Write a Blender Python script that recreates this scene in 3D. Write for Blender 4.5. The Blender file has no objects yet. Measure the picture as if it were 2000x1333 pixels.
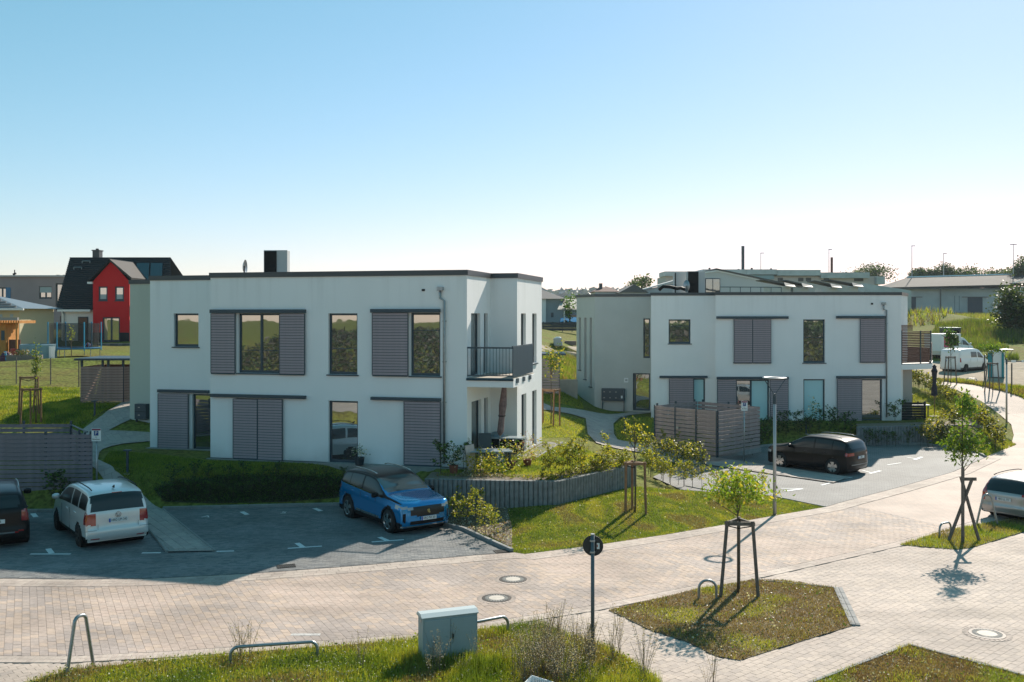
import bpy, bmesh, math, random
import numpy as np
from mathutils import Vector, Matrix, noise
random.seed(7); RS = np.random.RandomState(7)
SC = bpy.context.scene
COL = SC.collection
R = math.radians
PI = math.pi
# ------------------------------------------------------------------ camera, sky, sun, exposure
F = 1900.0; HY = 615.0; CZ = 7.0            # focal length and horizon in photo pixels, eye height
cam = bpy.data.cameras.new('camera'); camo = bpy.data.objects.new('camera', cam); COL.objects.link(camo)
cam.type = 'PERSP'; cam.sensor_width = 36; cam.lens = 36*F/2000; cam.shift_y = -(666.5-HY)/2000
cam.clip_start = .1; cam.clip_end = 6000
camo.location = (0, 0, CZ); camo.rotation_euler = (R(90), 0, 0)
SC.camera = camo
SUN_EL = R(34.5); SUN_AZ = R(28)           # azimuth from +Y towards +X
world = bpy.data.worlds.new('World'); SC.world = world; world.use_nodes = True
wn = world.node_tree.nodes; wl = world.node_tree.links
for n in list(wn): wn.remove(n)
sky = wn.new('ShaderNodeTexSky'); sky.sky_type = 'NISHITA'; sky.sun_disc = False
sky.sun_elevation = SUN_EL; sky.sun_rotation = SUN_AZ
sky.air_density = 1.0; sky.dust_density = .2; sky.ozone_density = 2.5; sky.altitude = 30
sep = wn.new('ShaderNodeSeparateColor'); com = wn.new('ShaderNodeCombineColor'); wl.new(sky.outputs[0], sep.inputs[0])
for i, (g_, k_) in enumerate(((1.15, .385), (.72, .825), (.88, .615))):   # one colour grade for the whole sky
    pw = wn.new('ShaderNodeMath'); pw.operation = 'POWER'; pw.inputs[1].default_value = g_; ml = wn.new('ShaderNodeMath'); ml.operation = 'MULTIPLY'; ml.inputs[1].default_value = k_
    wl.new(sep.outputs[i], pw.inputs[0]); wl.new(pw.outputs[0], ml.inputs[0]); wl.new(ml.outputs[0], com.inputs[i])
bg = wn.new('ShaderNodeBackground'); bg.inputs[1].default_value = .135
wo = wn.new('ShaderNodeOutputWorld')
wl.new(com.outputs[0], bg.inputs[0]); wl.new(bg.outputs[0], wo.inputs[0])
sl = bpy.data.lights.new('sun', 'SUN'); sl.energy = 3.6; sl.angle = R(.55); sl.color = (1, .905, .78)
so = bpy.data.objects.new('sun', sl); COL.objects.link(so)
so.rotation_euler = (PI/2-SUN_EL, 0, PI-SUN_AZ)
SC.view_settings.view_transform = 'Standard'; SC.view_settings.look = 'None'
SC.view_settings.exposure = 0.95; SC.view_settings.gamma = 1; SC.view_settings.use_curve_mapping = False
SC.render.engine = 'CYCLES'
SC.cycles.max_bounces = 6; SC.cycles.diffuse_bounces = 3; SC.cycles.glossy_bounces = 3
SC.cycles.transparent_max_bounces = 8; SC.cycles.use_denoising = True

# ------------------------------------------------------------------ helpers
def P(u, v, d):                              # photo pixel at a depth -> point
    return Vector(((u-1000)/F*d, d, CZ-(v-HY)/F*d))
def G(u, v, z=0.0):                          # photo pixel on a level z -> (x, y)
    d = (CZ-z)*F/(v-HY)
    return Vector(((u-1000)/F*d, d))
def X(u, d): return (u-1000)/F*d
def Z(v, d): return CZ-(v-HY)/F*d

_m = {}
def mat(name, col, rough=.7, metal=0, spec=.5, noise_s=0, noise_a=.15, bump=0, bump_s=40, emit=None, coat=0, trans=0, noise_d=3):
    if name in _m: return _m[name]
    m = bpy.data.materials.new(name); m.use_nodes = True; _m[name] = m
    nt = m.node_tree; b = nt.nodes['Principled BSDF']
    b.inputs['Base Color'].default_value = (*col, 1); b.inputs['Roughness'].default_value = rough
    b.inputs['Metallic'].default_value = metal; b.inputs['Specular IOR Level'].default_value = spec
    if coat: b.inputs['Coat Weight'].default_value = coat; b.inputs['Coat Roughness'].default_value = .04
    tc = nt.nodes.new('ShaderNodeTexCoord')
    if noise_s:
        n = nt.nodes.new('ShaderNodeTexNoise'); n.inputs['Scale'].default_value = noise_s; n.inputs['Detail'].default_value = noise_d
        n.inputs['Roughness'].default_value = .6
        r = nt.nodes.new('ShaderNodeMapRange'); r.inputs[3].default_value = 1-noise_a; r.inputs[4].default_value = 1+noise_a
        r.inputs[1].default_value = .3; r.inputs[2].default_value = .7
        mx = nt.nodes.new('ShaderNodeVectorMath'); mx.operation = 'SCALE'
        mx.inputs[0].default_value = col
        nt.links.new(tc.outputs['Object'], n.inputs['Vector']); nt.links.new(n.outputs[0], r.inputs[0])
        nt.links.new(r.outputs[0], mx.inputs['Scale']); nt.links.new(mx.outputs[0], b.inputs['Base Color'])
    if bump:
        n2 = nt.nodes.new('ShaderNodeTexNoise'); n2.inputs['Scale'].default_value = bump_s; n2.inputs['Detail'].default_value = 4
        bp = nt.nodes.new('ShaderNodeBump'); bp.inputs['Strength'].default_value = bump; bp.inputs['Distance'].default_value = .02
        nt.links.new(tc.outputs['Object'], n2.inputs['Vector']); nt.links.new(n2.outputs[0], bp.inputs['Height'])
        nt.links.new(bp.outputs[0], b.inputs['Normal'])
    return m
def mat_leaf(name, col, trans=.45):
    if name in _m: return _m[name]
    m = bpy.data.materials.new(name); m.use_nodes = True; _m[name] = m
    nt = m.node_tree; b = nt.nodes['Principled BSDF']; out = nt.nodes['Material Output']
    b.inputs['Roughness'].default_value = .45; b.inputs['Specular IOR Level'].default_value = .5
    g = nt.nodes.new('ShaderNodeNewGeometry'); oi = nt.nodes.new('ShaderNodeObjectInfo')
    add = nt.nodes.new('ShaderNodeMath'); add.operation = 'ADD'
    nt.links.new(g.outputs['Random Per Island'], add.inputs[0])
    mul = nt.nodes.new('ShaderNodeMath'); mul.operation = 'MULTIPLY'; mul.inputs[1].default_value = .4
    nt.links.new(oi.outputs['Random'], mul.inputs[0]); nt.links.new(mul.outputs[0], add.inputs[1])
    cr = nt.nodes.new('ShaderNodeMapRange'); cr.inputs[1].default_value = 0; cr.inputs[2].default_value = 1.4
    cr.inputs[3].default_value = .6; cr.inputs[4].default_value = 1.45
    nt.links.new(add.outputs[0], cr.inputs[0])
    sc = nt.nodes.new('ShaderNodeVectorMath'); sc.operation = 'SCALE'; sc.inputs[0].default_value = col
    nt.links.new(cr.outputs[0], sc.inputs['Scale']); nt.links.new(sc.outputs[0], b.inputs['Base Color'])
    tr = nt.nodes.new('ShaderNodeBsdfTranslucent')
    sc2 = nt.nodes.new('ShaderNodeVectorMath'); sc2.operation = 'MULTIPLY'; sc2.inputs[1].default_value = (1.7, 1.6, .6)
    nt.links.new(sc.outputs[0], sc2.inputs[0]); nt.links.new(sc2.outputs[0], tr.inputs[0])
    mx = nt.nodes.new('ShaderNodeMixShader'); mx.inputs[0].default_value = trans
    nt.links.new(b.outputs[0], mx.inputs[1]); nt.links.new(tr.outputs[0], mx.inputs[2]); nt.links.new(mx.outputs[0], out.inputs[0])
    return m
def mat_glass(name, tintc=(.02, .03, .035), refl=.55, rough=.015):
    if name in _m: return _m[name]
    m = bpy.data.materials.new(name); m.use_nodes = True; _m[name] = m
    nt = m.node_tree; b = nt.nodes['Principled BSDF']; out = nt.nodes['Material Output']
    b.inputs['Base Color'].default_value = (*tintc, 1); b.inputs['Roughness'].default_value = .3
    gl = nt.nodes.new('ShaderNodeBsdfGlossy'); gl.inputs['Roughness'].default_value = rough; gl.inputs[0].default_value = (.9, .95, .95, 1)
    tc = nt.nodes.new('ShaderNodeTexCoord'); n2 = nt.nodes.new('ShaderNodeTexNoise'); n2.inputs['Scale'].default_value = .9
    bp = nt.nodes.new('ShaderNodeBump'); bp.inputs['Strength'].default_value = .05; bp.inputs['Distance'].default_value = .05
    nt.links.new(tc.outputs['Object'], n2.inputs['Vector']); nt.links.new(n2.outputs[0], bp.inputs['Height']); nt.links.new(bp.outputs[0], gl.inputs['Normal'])
    fr = nt.nodes.new('ShaderNodeLayerWeight'); fr.inputs[0].default_value = .25
    mr = nt.nodes.new('ShaderNodeMapRange'); mr.inputs[3].default_value = refl; mr.inputs[4].default_value = max(refl, .55) if refl > .2 else refl+.22
    nt.links.new(fr.outputs['Fresnel'], mr.inputs[0])
    mx = nt.nodes.new('ShaderNodeMixShader'); nt.links.new(mr.outputs[0], mx.inputs[0])
    nt.links.new(b.outputs[0], mx.inputs[1]); nt.links.new(gl.outputs[0], mx.inputs[2]); nt.links.new(mx.outputs[0], out.inputs[0])
    return m

def mat_render(name, col):
    # rendered wall: fine grain, faint vertical streaks below the parapet, splashed dirt near the ground
    m = mat(name, col, .85, bump=.2, bump_s=70); nt = m.node_tree; b = nt.nodes['Principled BSDF']; N = nt.nodes.new; L = nt.links.new
    tc = N('ShaderNodeTexCoord'); mp = N('ShaderNodeMapping'); mp.inputs['Scale'].default_value = (3.2, 3.2, .16); L(tc.outputs['Object'], mp.inputs[0])
    n1 = N('ShaderNodeTexNoise'); n1.inputs['Scale'].default_value = 1; n1.inputs['Detail'].default_value = 5; L(mp.outputs[0], n1.inputs[0])
    n2 = N('ShaderNodeTexNoise'); n2.inputs['Scale'].default_value = .6; n2.inputs['Detail'].default_value = 6; L(tc.outputs['Object'], n2.inputs[0])
    sx = N('ShaderNodeSeparateXYZ'); L(tc.outputs['Object'], sx.inputs[0])
    top = N('ShaderNodeMapRange'); top.inputs[1].default_value = 6.6; top.inputs[2].default_value = 8.6; top.inputs[3].default_value = .02; top.inputs[4].default_value = .16; L(sx.outputs[2], top.inputs[0])
    lo = N('ShaderNodeMapRange'); lo.inputs[1].default_value = 2.0; lo.inputs[2].default_value = 1.1; lo.inputs[3].default_value = 0; lo.inputs[4].default_value = .5; L(sx.outputs[2], lo.inputs[0])
    s1 = N('ShaderNodeMapRange'); s1.inputs[1].default_value = .5; s1.inputs[2].default_value = .75; L(n1.outputs[0], s1.inputs[0])
    a1 = N('ShaderNodeMath'); a1.operation = 'MULTIPLY'; L(s1.outputs[0], a1.inputs[0]); L(top.outputs[0], a1.inputs[1])
    s2 = N('ShaderNodeMapRange'); s2.inputs[1].default_value = .35; s2.inputs[2].default_value = .7; L(n2.outputs[0], s2.inputs[0])
    a2 = N('ShaderNodeMath'); a2.operation = 'MULTIPLY'; L(s2.outputs[0], a2.inputs[0]); L(lo.outputs[0], a2.inputs[1])
    a3 = N('ShaderNodeMath'); a3.operation = 'ADD'; L(a1.outputs[0], a3.inputs[0]); L(a2.outputs[0], a3.inputs[1])
    a4 = N('ShaderNodeMath'); a4.operation = 'MULTIPLY_ADD'; a4.inputs[1].default_value = .05; L(s2.outputs[0], a4.inputs[0]); L(a3.outputs[0], a4.inputs[2])
    mx = N('ShaderNodeMix'); mx.data_type = 'RGBA'; mx.inputs[6].default_value = (*col, 1); mx.inputs[7].default_value = (.20, .19, .17, 1); L(a4.outputs[0], mx.inputs[0]); L(mx.outputs[2], b.inputs[0])
    return m

def mat_stone(name, col):
    # paving stone: grain, broad dirt patches and wheel-worn streaks that run on from stone to stone
    m = mat(name, col, .82, bump=.25, bump_s=60); nt = m.node_tree; b = nt.nodes['Principled BSDF']; N = nt.nodes.new; L = nt.links.new
    tc = N('ShaderNodeTexCoord'); v = None
    for sc, s, d, lo, hi in (((1, 1, 1), 9, 3, .9, 1.1), ((1, 1, 1), .55, 7, .78, 1.14), ((.12, 1.6, 1), 1.1, 4, .9, 1.08)):
        mp = N('ShaderNodeMapping'); mp.inputs['Scale'].default_value = sc; mp.inputs['Rotation'].default_value = (0, 0, -.12); L(tc.outputs['Object'], mp.inputs[0])
        n = N('ShaderNodeTexNoise'); n.inputs['Scale'].default_value = s; n.inputs['Detail'].default_value = d; L(mp.outputs[0], n.inputs[0])
        r = N('ShaderNodeMapRange'); r.inputs[1].default_value = .3; r.inputs[2].default_value = .65; r.inputs[3].default_value = lo; r.inputs[4].default_value = hi; L(n.outputs[0], r.inputs[0])
        if v is None: v = r
        else: q = N('ShaderNodeMath'); q.operation = 'MULTIPLY'; L(v.outputs[0], q.inputs[0]); L(r.outputs[0], q.inputs[1]); v = q
    s_ = N('ShaderNodeVectorMath'); s_.operation = 'SCALE'; s_.inputs[0].default_value = col; L(v.outputs[0], s_.inputs['Scale']); L(s_.outputs[0], b.inputs[0])
    return m

class MB:
    def __init__(s): s.v = []; s.f = []; s.mi = []; s.mats = []; s.cur = 0
    def m(s, material):
        if material not in s.mats: s.mats.append(material)
        s.cur = s.mats.index(material); return s
    def face(s, pts):
        i = len(s.v); s.v += [tuple(p) for p in pts]; s.f.append(tuple(range(i, i+len(pts)))); s.mi.append(s.cur); return s
    def hexa(s, p):                          # 8 corners: bottom 4 ccw, top 4 ccw
        i = len(s.v); s.v += [tuple(q) for q in p]
        for a in ((0,3,2,1),(4,5,6,7),(0,1,5,4),(1,2,6,5),(2,3,7,6),(3,0,4,7)):
            s.f.append(tuple(i+k for k in a)); s.mi.append(s.cur)
        return s
    def box(s, x0, x1, y0, y1, z0, z1, fn=None):
        c = [(x0,y0,z0),(x1,y0,z0),(x1,y1,z0),(x0,y1,z0),(x0,y0,z1),(x1,y0,z1),(x1,y1,z1),(x0,y1,z1)]
        if fn: c = [fn(*q) for q in c]
        return s.hexa(c)
    def prism(s, poly, z0, z1, fn=None):
        n = len(poly); i = len(s.v)
        g = fn or (lambda a, b, c: (a, b, c))
        s.v += [tuple(g(p[0], p[1], z0)) for p in poly]+[tuple(g(p[0], p[1], z1)) for p in poly]
        s.f.append(tuple(i+k for k in reversed(range(n)))); s.f.append(tuple(i+n+k for k in range(n))); s.mi += [s.cur]*2
        for k in range(n):
            a, b = k, (k+1) % n; s.f.append((i+a, i+b, i+n+b, i+n+a)); s.mi.append(s.cur)
        return s
    def tube(s, pts, r, n=8, r2=None, cap=True):
        pts = [Vector(p) for p in pts]; m = len(pts); base = len(s.v); prev = None
        for k, p in enumerate(pts):
            t = (pts[min(k+1, m-1)]-pts[max(k-1, 0)]).normalized()
            if prev is None:
                a = t.cross(Vector((0, 0, 1)));  a = a if a.length > .1 else t.cross(Vector((1, 0, 0)))
            else: a = prev-t*prev.dot(t)
            a.normalize(); prev = a; b = t.cross(a)
            rr = r if r2 is None else r+(r2-r)*k/(m-1)
            for j in range(n):
                an = 2*PI*j/n; s.v.append(tuple(p+a*math.cos(an)*rr+b*math.sin(an)*rr))
        for k in range(m-1):
            for j in range(n):
                a0 = base+k*n+j; a1 = base+k*n+(j+1) % n
                s.f.append((a0, a1, a1+n, a0+n)); s.mi.append(s.cur)
        if cap:
            s.f.append(tuple(base+j for j in reversed(range(n)))); s.f.append(tuple(base+(m-1)*n+j for j in range(n))); s.mi += [s.cur]*2
        return s
    def lathe(s, prof, n=24, c=(0, 0, 0), fn=None):  # prof: (r, z)
        base = len(s.v); g = fn or (lambda a, b, d: (a, b, d))
        for r, z in prof:
            for j in range(n):
                an = 2*PI*j/n; q = g(r*math.cos(an), r*math.sin(an), z); s.v.append((q[0]+c[0], q[1]+c[1], q[2]+c[2]))
        for k in range(len(prof)-1):
            for j in range(n):
                a0 = base+k*n+j; a1 = base+k*n+(j+1) % n
                s.f.append((a0, a1, a1+n, a0+n)); s.mi.append(s.cur)
        return s
    def mesh(s, name, smooth=False):
        me = bpy.data.meshes.new(name); me.from_pydata(s.v, [], s.f)
        for m in s.mats: me.materials.append(m)
        if len(s.mats) > 1: me.polygons.foreach_set('material_index', s.mi)
        if smooth: me.polygons.foreach_set('use_smooth', [True]*len(s.f))
        me.update(); return me
    def build(s, name, parent=None, smooth=False, bevel=0, at=None):
        return link(name, s.mesh(name, smooth), parent, bevel, at)
def link(name, me, parent=None, bevel=0, at=None):
    o = bpy.data.objects.new(name, me); COL.objects.link(o)
    if parent: o.parent = parent
    if at: o.location = at
    if bevel:
        b = o.modifiers.new('b', 'BEVEL'); b.width = bevel; b.segments = 2; b.limit_method = 'ANGLE'
    return o
def tag(o, label=None, cat=None, group=None, kind=None):
    if label: o['label'] = label
    if cat: o['category'] = cat
    if group: o['group'] = group
    if kind: o['kind'] = kind
    return o
def thing(name, label, cat, loc=(0, 0, 0), rz=0, group=None):
    o = bpy.data.objects.new(name, None); COL.objects.link(o); o.location = loc; o.rotation_euler = (0, 0, rz)
    o.empty_display_size = .2
    return tag(o, label, cat, group)
def copy_tree(o, loc=None, rz=None, label=None, group=None, scale=None, parent=None):
    c = o.copy(); COL.objects.link(c)
    if parent: c.parent = parent
    if loc is not None: c.location = loc
    if rz is not None: c.rotation_euler = (0, 0, rz)
    if scale is not None: c.scale = (scale,)*3 if not hasattr(scale, '__len__') else scale
    if label: c['label'] = label
    if group: c['group'] = group
    for ch in list(o.children): copy_tree(ch, parent=c)
    return c
def text(s, size, loc, rz, material, parent=None, name='lettering', flat=False, extrude=.002, sx=1):
    cu = bpy.data.curves.new(name, 'FONT'); cu.body = s; cu.size = size; cu.align_x = 'CENTER'; cu.align_y = 'CENTER'
    cu.extrude = extrude; cu.materials.append(material)
    o0 = bpy.data.objects.new(name, cu); me = bpy.data.meshes.new_from_object(o0); bpy.data.objects.remove(o0)
    o = bpy.data.objects.new(name, me); COL.objects.link(o); o.location = loc; o.scale = (sx, 1, 1)
    o.rotation_euler = (0 if flat else PI/2, 0, rz)
    if parent: o.parent = parent
    return o

# ------------------------------------------------------------------ colours
M = dict(
 render_white=mat_render('white_render', (.84, .84, .84)),
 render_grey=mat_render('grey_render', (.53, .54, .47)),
 anth=mat('anthracite', (.030, .055, .075), .45),
 coping=mat('coping_metal', (.07, .075, .08), .45, metal=.3),
 slat=mat('taupe_slat', (.33, .265, .285), .6, noise_s=3, noise_a=.1),
 slatwood=mat('taupe_board', (.30, .23, .22), .65, noise_s=4, noise_a=.16),
 glass=mat_glass('window_glass', refl=.42),
 glassdark=mat_glass('dark_glass', refl=.3),
 pale_cyan=mat('cyan_pane', (.42, .68, .72), .3, spec=.6),  # opaque pale cyan pane
 steel=mat('galvanised_steel', (.33, .35, .36), .38, metal=.75, noise_s=8, noise_a=.12),
 lampgrey=mat('lamp_pole_grey', (.42, .42, .43), .4, metal=.4),
 black=mat('black_plastic', (.010, .010, .011), .5, spec=.2),
 rubber=mat('tyre_rubber', (.015, .015, .016), .85),
 white=mat('white_paint', (.75, .76, .76), .5), casing=mat('casing_grey', (.45, .46, .46), .6),
 blind=mat('grey_blind', (.40, .44, .46), .6),
 wood=mat('stake_wood', (.25, .13, .065), .75, noise_s=6, noise_a=.25),
 wood_grey=mat('weathered_wood', (.14, .115, .10), .8, noise_s=7, noise_a=.3),
 bark=mat('bark', (.10, .075, .05), .85, noise_s=9, noise_a=.3),
 concrete=mat('concrete', (.28, .27, .255), .85, noise_s=3, noise_a=.15, bump=.3, bump_s=30),
 palis=mat('palisade_concrete', (.22, .22, .22), .9, noise_s=5, noise_a=.22, bump=.3, bump_s=25),
 kerb=mat('kerb_stone', (.27, .265, .26), .85, noise_s=5, noise_a=.15),
 paint=mat('road_paint', (.72, .74, .74), .7, noise_s=30, noise_a=.12),
 mulch=mat('mulch', (.20, .155, .115), .95, noise_s=25, noise_a=.5, bump=.8, bump_s=30),
 gravel=mat('gravel', (.22, .205, .19), .9, noise_s=30, noise_a=.45, bump=.9, bump_s=45),
 sand=mat('sandy_dirt', (.33, .265, .19), .95, noise_s=2.2, noise_a=.22, bump=.3, bump_s=12),
 iron=mat('cast_iron', (.05, .045, .042), .6, metal=.4),
 red=mat('red_render', (.62, .008, .012), .8), rooftile=mat('slate_tiles', (.02, .03, .038), .75, spec=.25, noise_s=1, noise_a=.2),
 tileedge=mat('tile_light', (.32, .28, .27), .6),
 brownwall=mat('taupe_render', (.36, .27, .28), .9, noise_s=.4, noise_a=.06),
 yellow=mat('yellow_render', (.55, .46, .30), .9), orange=mat('orange_wood', (.50, .21, .04), .7, noise_s=3, noise_a=.2),
 brownwood=mat('dark_timber', (.13, .055, .038), .7, noise_s=4, noise_a=.2),
 bluemetal=mat('blue_metal', (.03, .16, .32), .4), teal=mat('teal_plastic', (.0, .22, .26), .4),
 zinc=mat('zinc', (.42, .47, .48), .5, metal=.4, noise_s=.6, noise_a=.15),
 farwall=mat('pale_far_wall', (.58, .58, .58), .9), farroof=mat('dark_far_roof', (.12, .115, .115), .8),
 chrome=mat('chrome', (.6, .6, .6), .15, metal=1), redlamp=mat('red_lamp', (.35, .012, .012), .12, spec=.8, coat=1),
 clearlamp=mat('clear_lamp', (.25, .28, .3), .1, spec=.8, coat=1), plate=mat('plate_white', (.72, .74, .74), .5),
 plateblue=mat('plate_blue', (.02, .08, .40), .5), letters=mat('letter_black', (.012, .012, .012), .5),
)
# ------------------------------------------------------------------ ground levels
def xy(l, z=0.0): return [tuple(G(u, v, z)) for u, v in l]
far_edge_px = [(-420,1128),(-150,1129),(0,1131),(150,1133),(300,1131),(500,1121),(700,1106),(930,1085.5),(1005,1080),(1025,1083),(1160,1066),(1300,1045),(1400,1028),(1500,1010),(1612,991),(1650,980),(1750,954),(1860,923),(1925,894)]
near_edge_px = [(-420,1281),(0,1282),(140,1283),(320,1274),(500,1262),(810,1240),(960,1215),(1150,1185),(1330,1150),(1500,1116),(1732,1064),(1940,1009),(2120,962),(2400,890)]
FAR = xy(far_edge_px); NEAR = xy(near_edge_px)
far_tail = [(27.0,52.6),(29.2,56.6),(31.0,60.4),(32.0,63.8),(32.4,67.0),(32.2,70.8),(31.7,77.0),(29.5,80.5),(20,83.5),(5,86)]
right_tail = [(5,90),(20,87.5),(31,83.5),(33.8,79.5),(34.4,74.3),(36.2,69.2),(44,65.5),(60,60)]
ROAD = FAR + far_tail + right_tail + [(60,45)] + NEAR[::-1]
PARKA = [tuple(p) for p in xy([(-420,1000),(68,1000),(245,998),(318,997),(660,988)])] + [(-4.9,35.7),(-2.35,32.4)] + xy([(905,1036),(1000,1080)]) + xy([(930,1085.5),(700,1106),(500,1121),(300,1131),(150,1133),(0,1131),(-150,1129),(-420,1128)])
PARKB = xy([(1275,932),(1335,905),(1430,884),(1500,871),(1680,868),(1810,869),(1905,884),(1925,894),(1860,923),(1750,954),(1650,980),(1612,991),(1500,968),(1400,962),(1330,957)])
PLAZA = NEAR + [(60,20),(60,4),(-40,4),(-40,18)]
ISL1 = xy([(1188,1194),(1265,1176),(1330,1160),(1362,1151),(1400,1146),(1474,1134),(1528,1135),(1632,1150),(1650,1190),(1666,1224),(1557,1257),(1445,1292),(1396,1283),(1346,1257),(1266,1231),(1214,1205)])
ISL2 = xy([(1775,1262),(1660,1305),(1575,1340),(1500,1380),(1500,1500),(2300,1500),(2100,1352),(2000,1322),(1880,1288)])
ISL3 = xy([(1757,1066),(1805,1051),(1845,1037),(1925,1024),(2010,1012),(2090,1000),(2060,1022),(2000,1040),(1900,1071),(1870,1075)])
NEARGRASS = xy([(60,1335),(130,1312),(240,1301),(330,1291),(420,1284),(600,1269),(700,1262),(800,1250),(950,1232),(1020,1222),(1060,1223),(1110,1242),(1180,1262),(1245,1300),(1300,1345),(1420,1560),(-300,1560)])
def Gz(u, v, z): return tuple(G(u, v, z))
PA, PB, PC = Gz(829,937,1.28), Gz(1087,942,1.28), Gz(1246,907.5,1.28)
TERR_A = [PA, PB, PC, (3.3,41.5), (1.5,44), (-.87,41), (-3,37.5)]
QA, QB, QC = Gz(1679,834,1.0), Gz(1897,830,1.0), Gz(1918,819,1.0)
TERR_B = [QA, QB, QC, (25.5,58.5), (22.5,57), (18.5,56)]
CORNER_B = QC
def shrink(poly, k, ids):                     # move the corners along the retaining wall inwards
    c = np.mean(np.array(poly), axis=0); out = []
    for i, p in enumerate(poly):
        if i in ids: v = c-np.array(p); p = tuple(np.array(p)+v/np.linalg.norm(v)*k)
        out.append(p)
    return out
TERR_AS = shrink(TERR_A, .62, (0, 1, 2)); TERR_BS = shrink(TERR_B, .62, (0, 1, 2, 3))

def inside(px, py, poly):
    r = np.zeros(px.shape, bool); n = len(poly); j = n-1
    for i in range(n):
        xi, yi = poly[i]; xj, yj = poly[j]
        c = ((yi > py) != (yj > py)) & (px < (xj-xi)*(py-yi)/((yj-yi) if yj != yi else 1e-9)+xi)
        r ^= c; j = i
    return r
def dist_poly(px, py, poly):
    d = np.full(px.shape, 1e9); n = len(poly)
    for i in range(n):
        a = poly[i]; b = poly[(i+1) % n]; dx, dy = b[0]-a[0], b[1]-a[1]; L = dx*dx+dy*dy+1e-12
        t = np.clip(((px-a[0])*dx+(py-a[1])*dy)/L, 0, 1)
        d = np.minimum(d, np.hypot(px-a[0]-t*dx, py-a[1]-t*dy))
    d[inside(px, py, poly)] = 0
    return d
def ramp_road(y): return np.interp(y, [58,63.8,67,70.8,75,79,84,110,150,230,400], [0,.45,1.0,1.6,1.9,2.1,2.2,4.2,5.4,6.7,6.8])
def sst(a, b, x): t = np.clip((x-a)/(b-a), 0, 1); return t*t*(3-2*t)
def heights(px, py):
    px = np.asarray(px, float); py = np.asarray(py, float)
    TA = np.interp(py, [34,44,50,60,75,90,130,200,400], [1.28,1.28,1.9,3.0,3.9,4.6,6.0,6.5,6.6])
    TA = TA+np.where((px < -14) & (py > 44), .55*sst(-14, -18, px)*sst(44, 48, py)*(1-sst(60, 75, py)), 0)
    TB = np.interp(py, [44,49,52.5,66,82,97,110,130,200,400], [.35,.7,.95,1.1,2.4,3.5,4.4,5.9,6.5,6.6])
    TR = ramp_road(py)+.12
    w1 = sst(0, 6, px - np.clip((py-50)*.05, 0, 3)); w2 = sst(24.5, 28.5, px)
    T = TA*(1-w1)+TB*w1; T = T*(1-w2)+TR*w2
    lawn = sst(-3.2, -2.6, px)*(1-sst(38, 42, py))
    T = T*(1-lawn)+.5*lawn
    T = np.where((px > 27) & (py < 40), .12, T)
    base = np.where(px > 10, ramp_road(py), 0)
    dA = np.minimum.reduce([dist_poly(px, py, ROAD), dist_poly(px, py, PARKA), dist_poly(px, py, PLAZA)])
    dB = dist_poly(px, py, PARKB)
    d = np.minimum(dA, dB)
    w = 1.9+1.6*lawn
    s = sst(0, 1, d/w*.999)
    h = base*(1-s)+T*s
    for poly, z in ((TERR_AS, 1.28), (TERR_BS, .97)):
        h = np.where(inside(px, py, poly), np.maximum(z, T), h)
    h = np.where(py < 0, np.interp(-py, [0,8,16,30,60,200], [0,0,.5,3.6,4.6,5]), h)
    # grassy mounds in the building plot on the right
    h = h+2.3*np.exp(-((px-58)/9)**2-((py-135)/9)**2)+1.6*np.exp(-((px-66)/14)**2-((py-118)/8)**2)
    h = h+.5*np.exp(-((px+28)/6)**2-((py-64)/1.6)**2)
    return h
def H(x, y): return float(heights(np.array([x]), np.array([y]))[0])
def PT(u, v, dmin=18, dmax=260):              # where the ray of a photo pixel meets the ground
    d = np.geomspace(dmin, dmax, 700); px = (u-1000)/F*d; rz = CZ-(v-HY)/F*d
    hit = heights(px, d) >= rz
    k = int(np.argmax(hit)) if hit.any() else len(d)-1
    return Vector((float(px[k]), float(d[k]), float(rz[k])))

# ground materials
def mat_ground():
    m = bpy.data.materials.new('grass_ground'); m.use_nodes = True; nt = m.node_tree; b = nt.nodes['Principled BSDF']
    b.inputs['Roughness'].default_value = .95; b.inputs['Specular IOR Level'].default_value = .1
    tc = nt.nodes.new('ShaderNodeTexCoord')
    def nz(s, d): n = nt.nodes.new('ShaderNodeTexNoise'); n.inputs['Scale'].default_value = s; n.inputs['Detail'].default_value = d; nt.links.new(tc.outputs['Object'], n.inputs['Vector']); return n
    n1 = nz(.45, 8); n2 = nz(6, 8)
    cr = nt.nodes.new('ShaderNodeValToRGB'); e = cr.color_ramp.elements
    e[0].position = .34; e[0].color = (.17, .15, .045, 1); e[1].position = .66; e[1].color = (.165, .20, .04, 1)
    cr2 = nt.nodes.new('ShaderNodeValToRGB'); e = cr2.color_ramp.elements
    e[0].position = .32; e[0].color = (.5, .45, .42, 1); e[1].position = .62; e[1].color = (1.2, 1.18, 1.1, 1)
    mx = nt.nodes.new('ShaderNodeMix'); mx.data_type = 'RGBA'; mx.blend_type = 'MULTIPLY'; mx.inputs[0].default_value = 1
    nt.links.new(n1.outputs[0], cr.inputs[0]); nt.links.new(n2.outputs[0], cr2.inputs[0])
    nt.links.new(cr.outputs[0], mx.inputs[6]); nt.links.new(cr2.outputs[0], mx.inputs[7]); nt.links.new(mx.outputs[2], b.inputs[0])
    bp = nt.nodes.new('ShaderNodeBump'); bp.inputs['Strength'].default_value = .7; bp.inputs['Distance'].default_value = .06
    nt.links.new(n2.outputs[0], bp.inputs['Height']); nt.links.new(bp.outputs[0], b.inputs['Normal'])
    return m
MGROUND = mat_ground()
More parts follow.
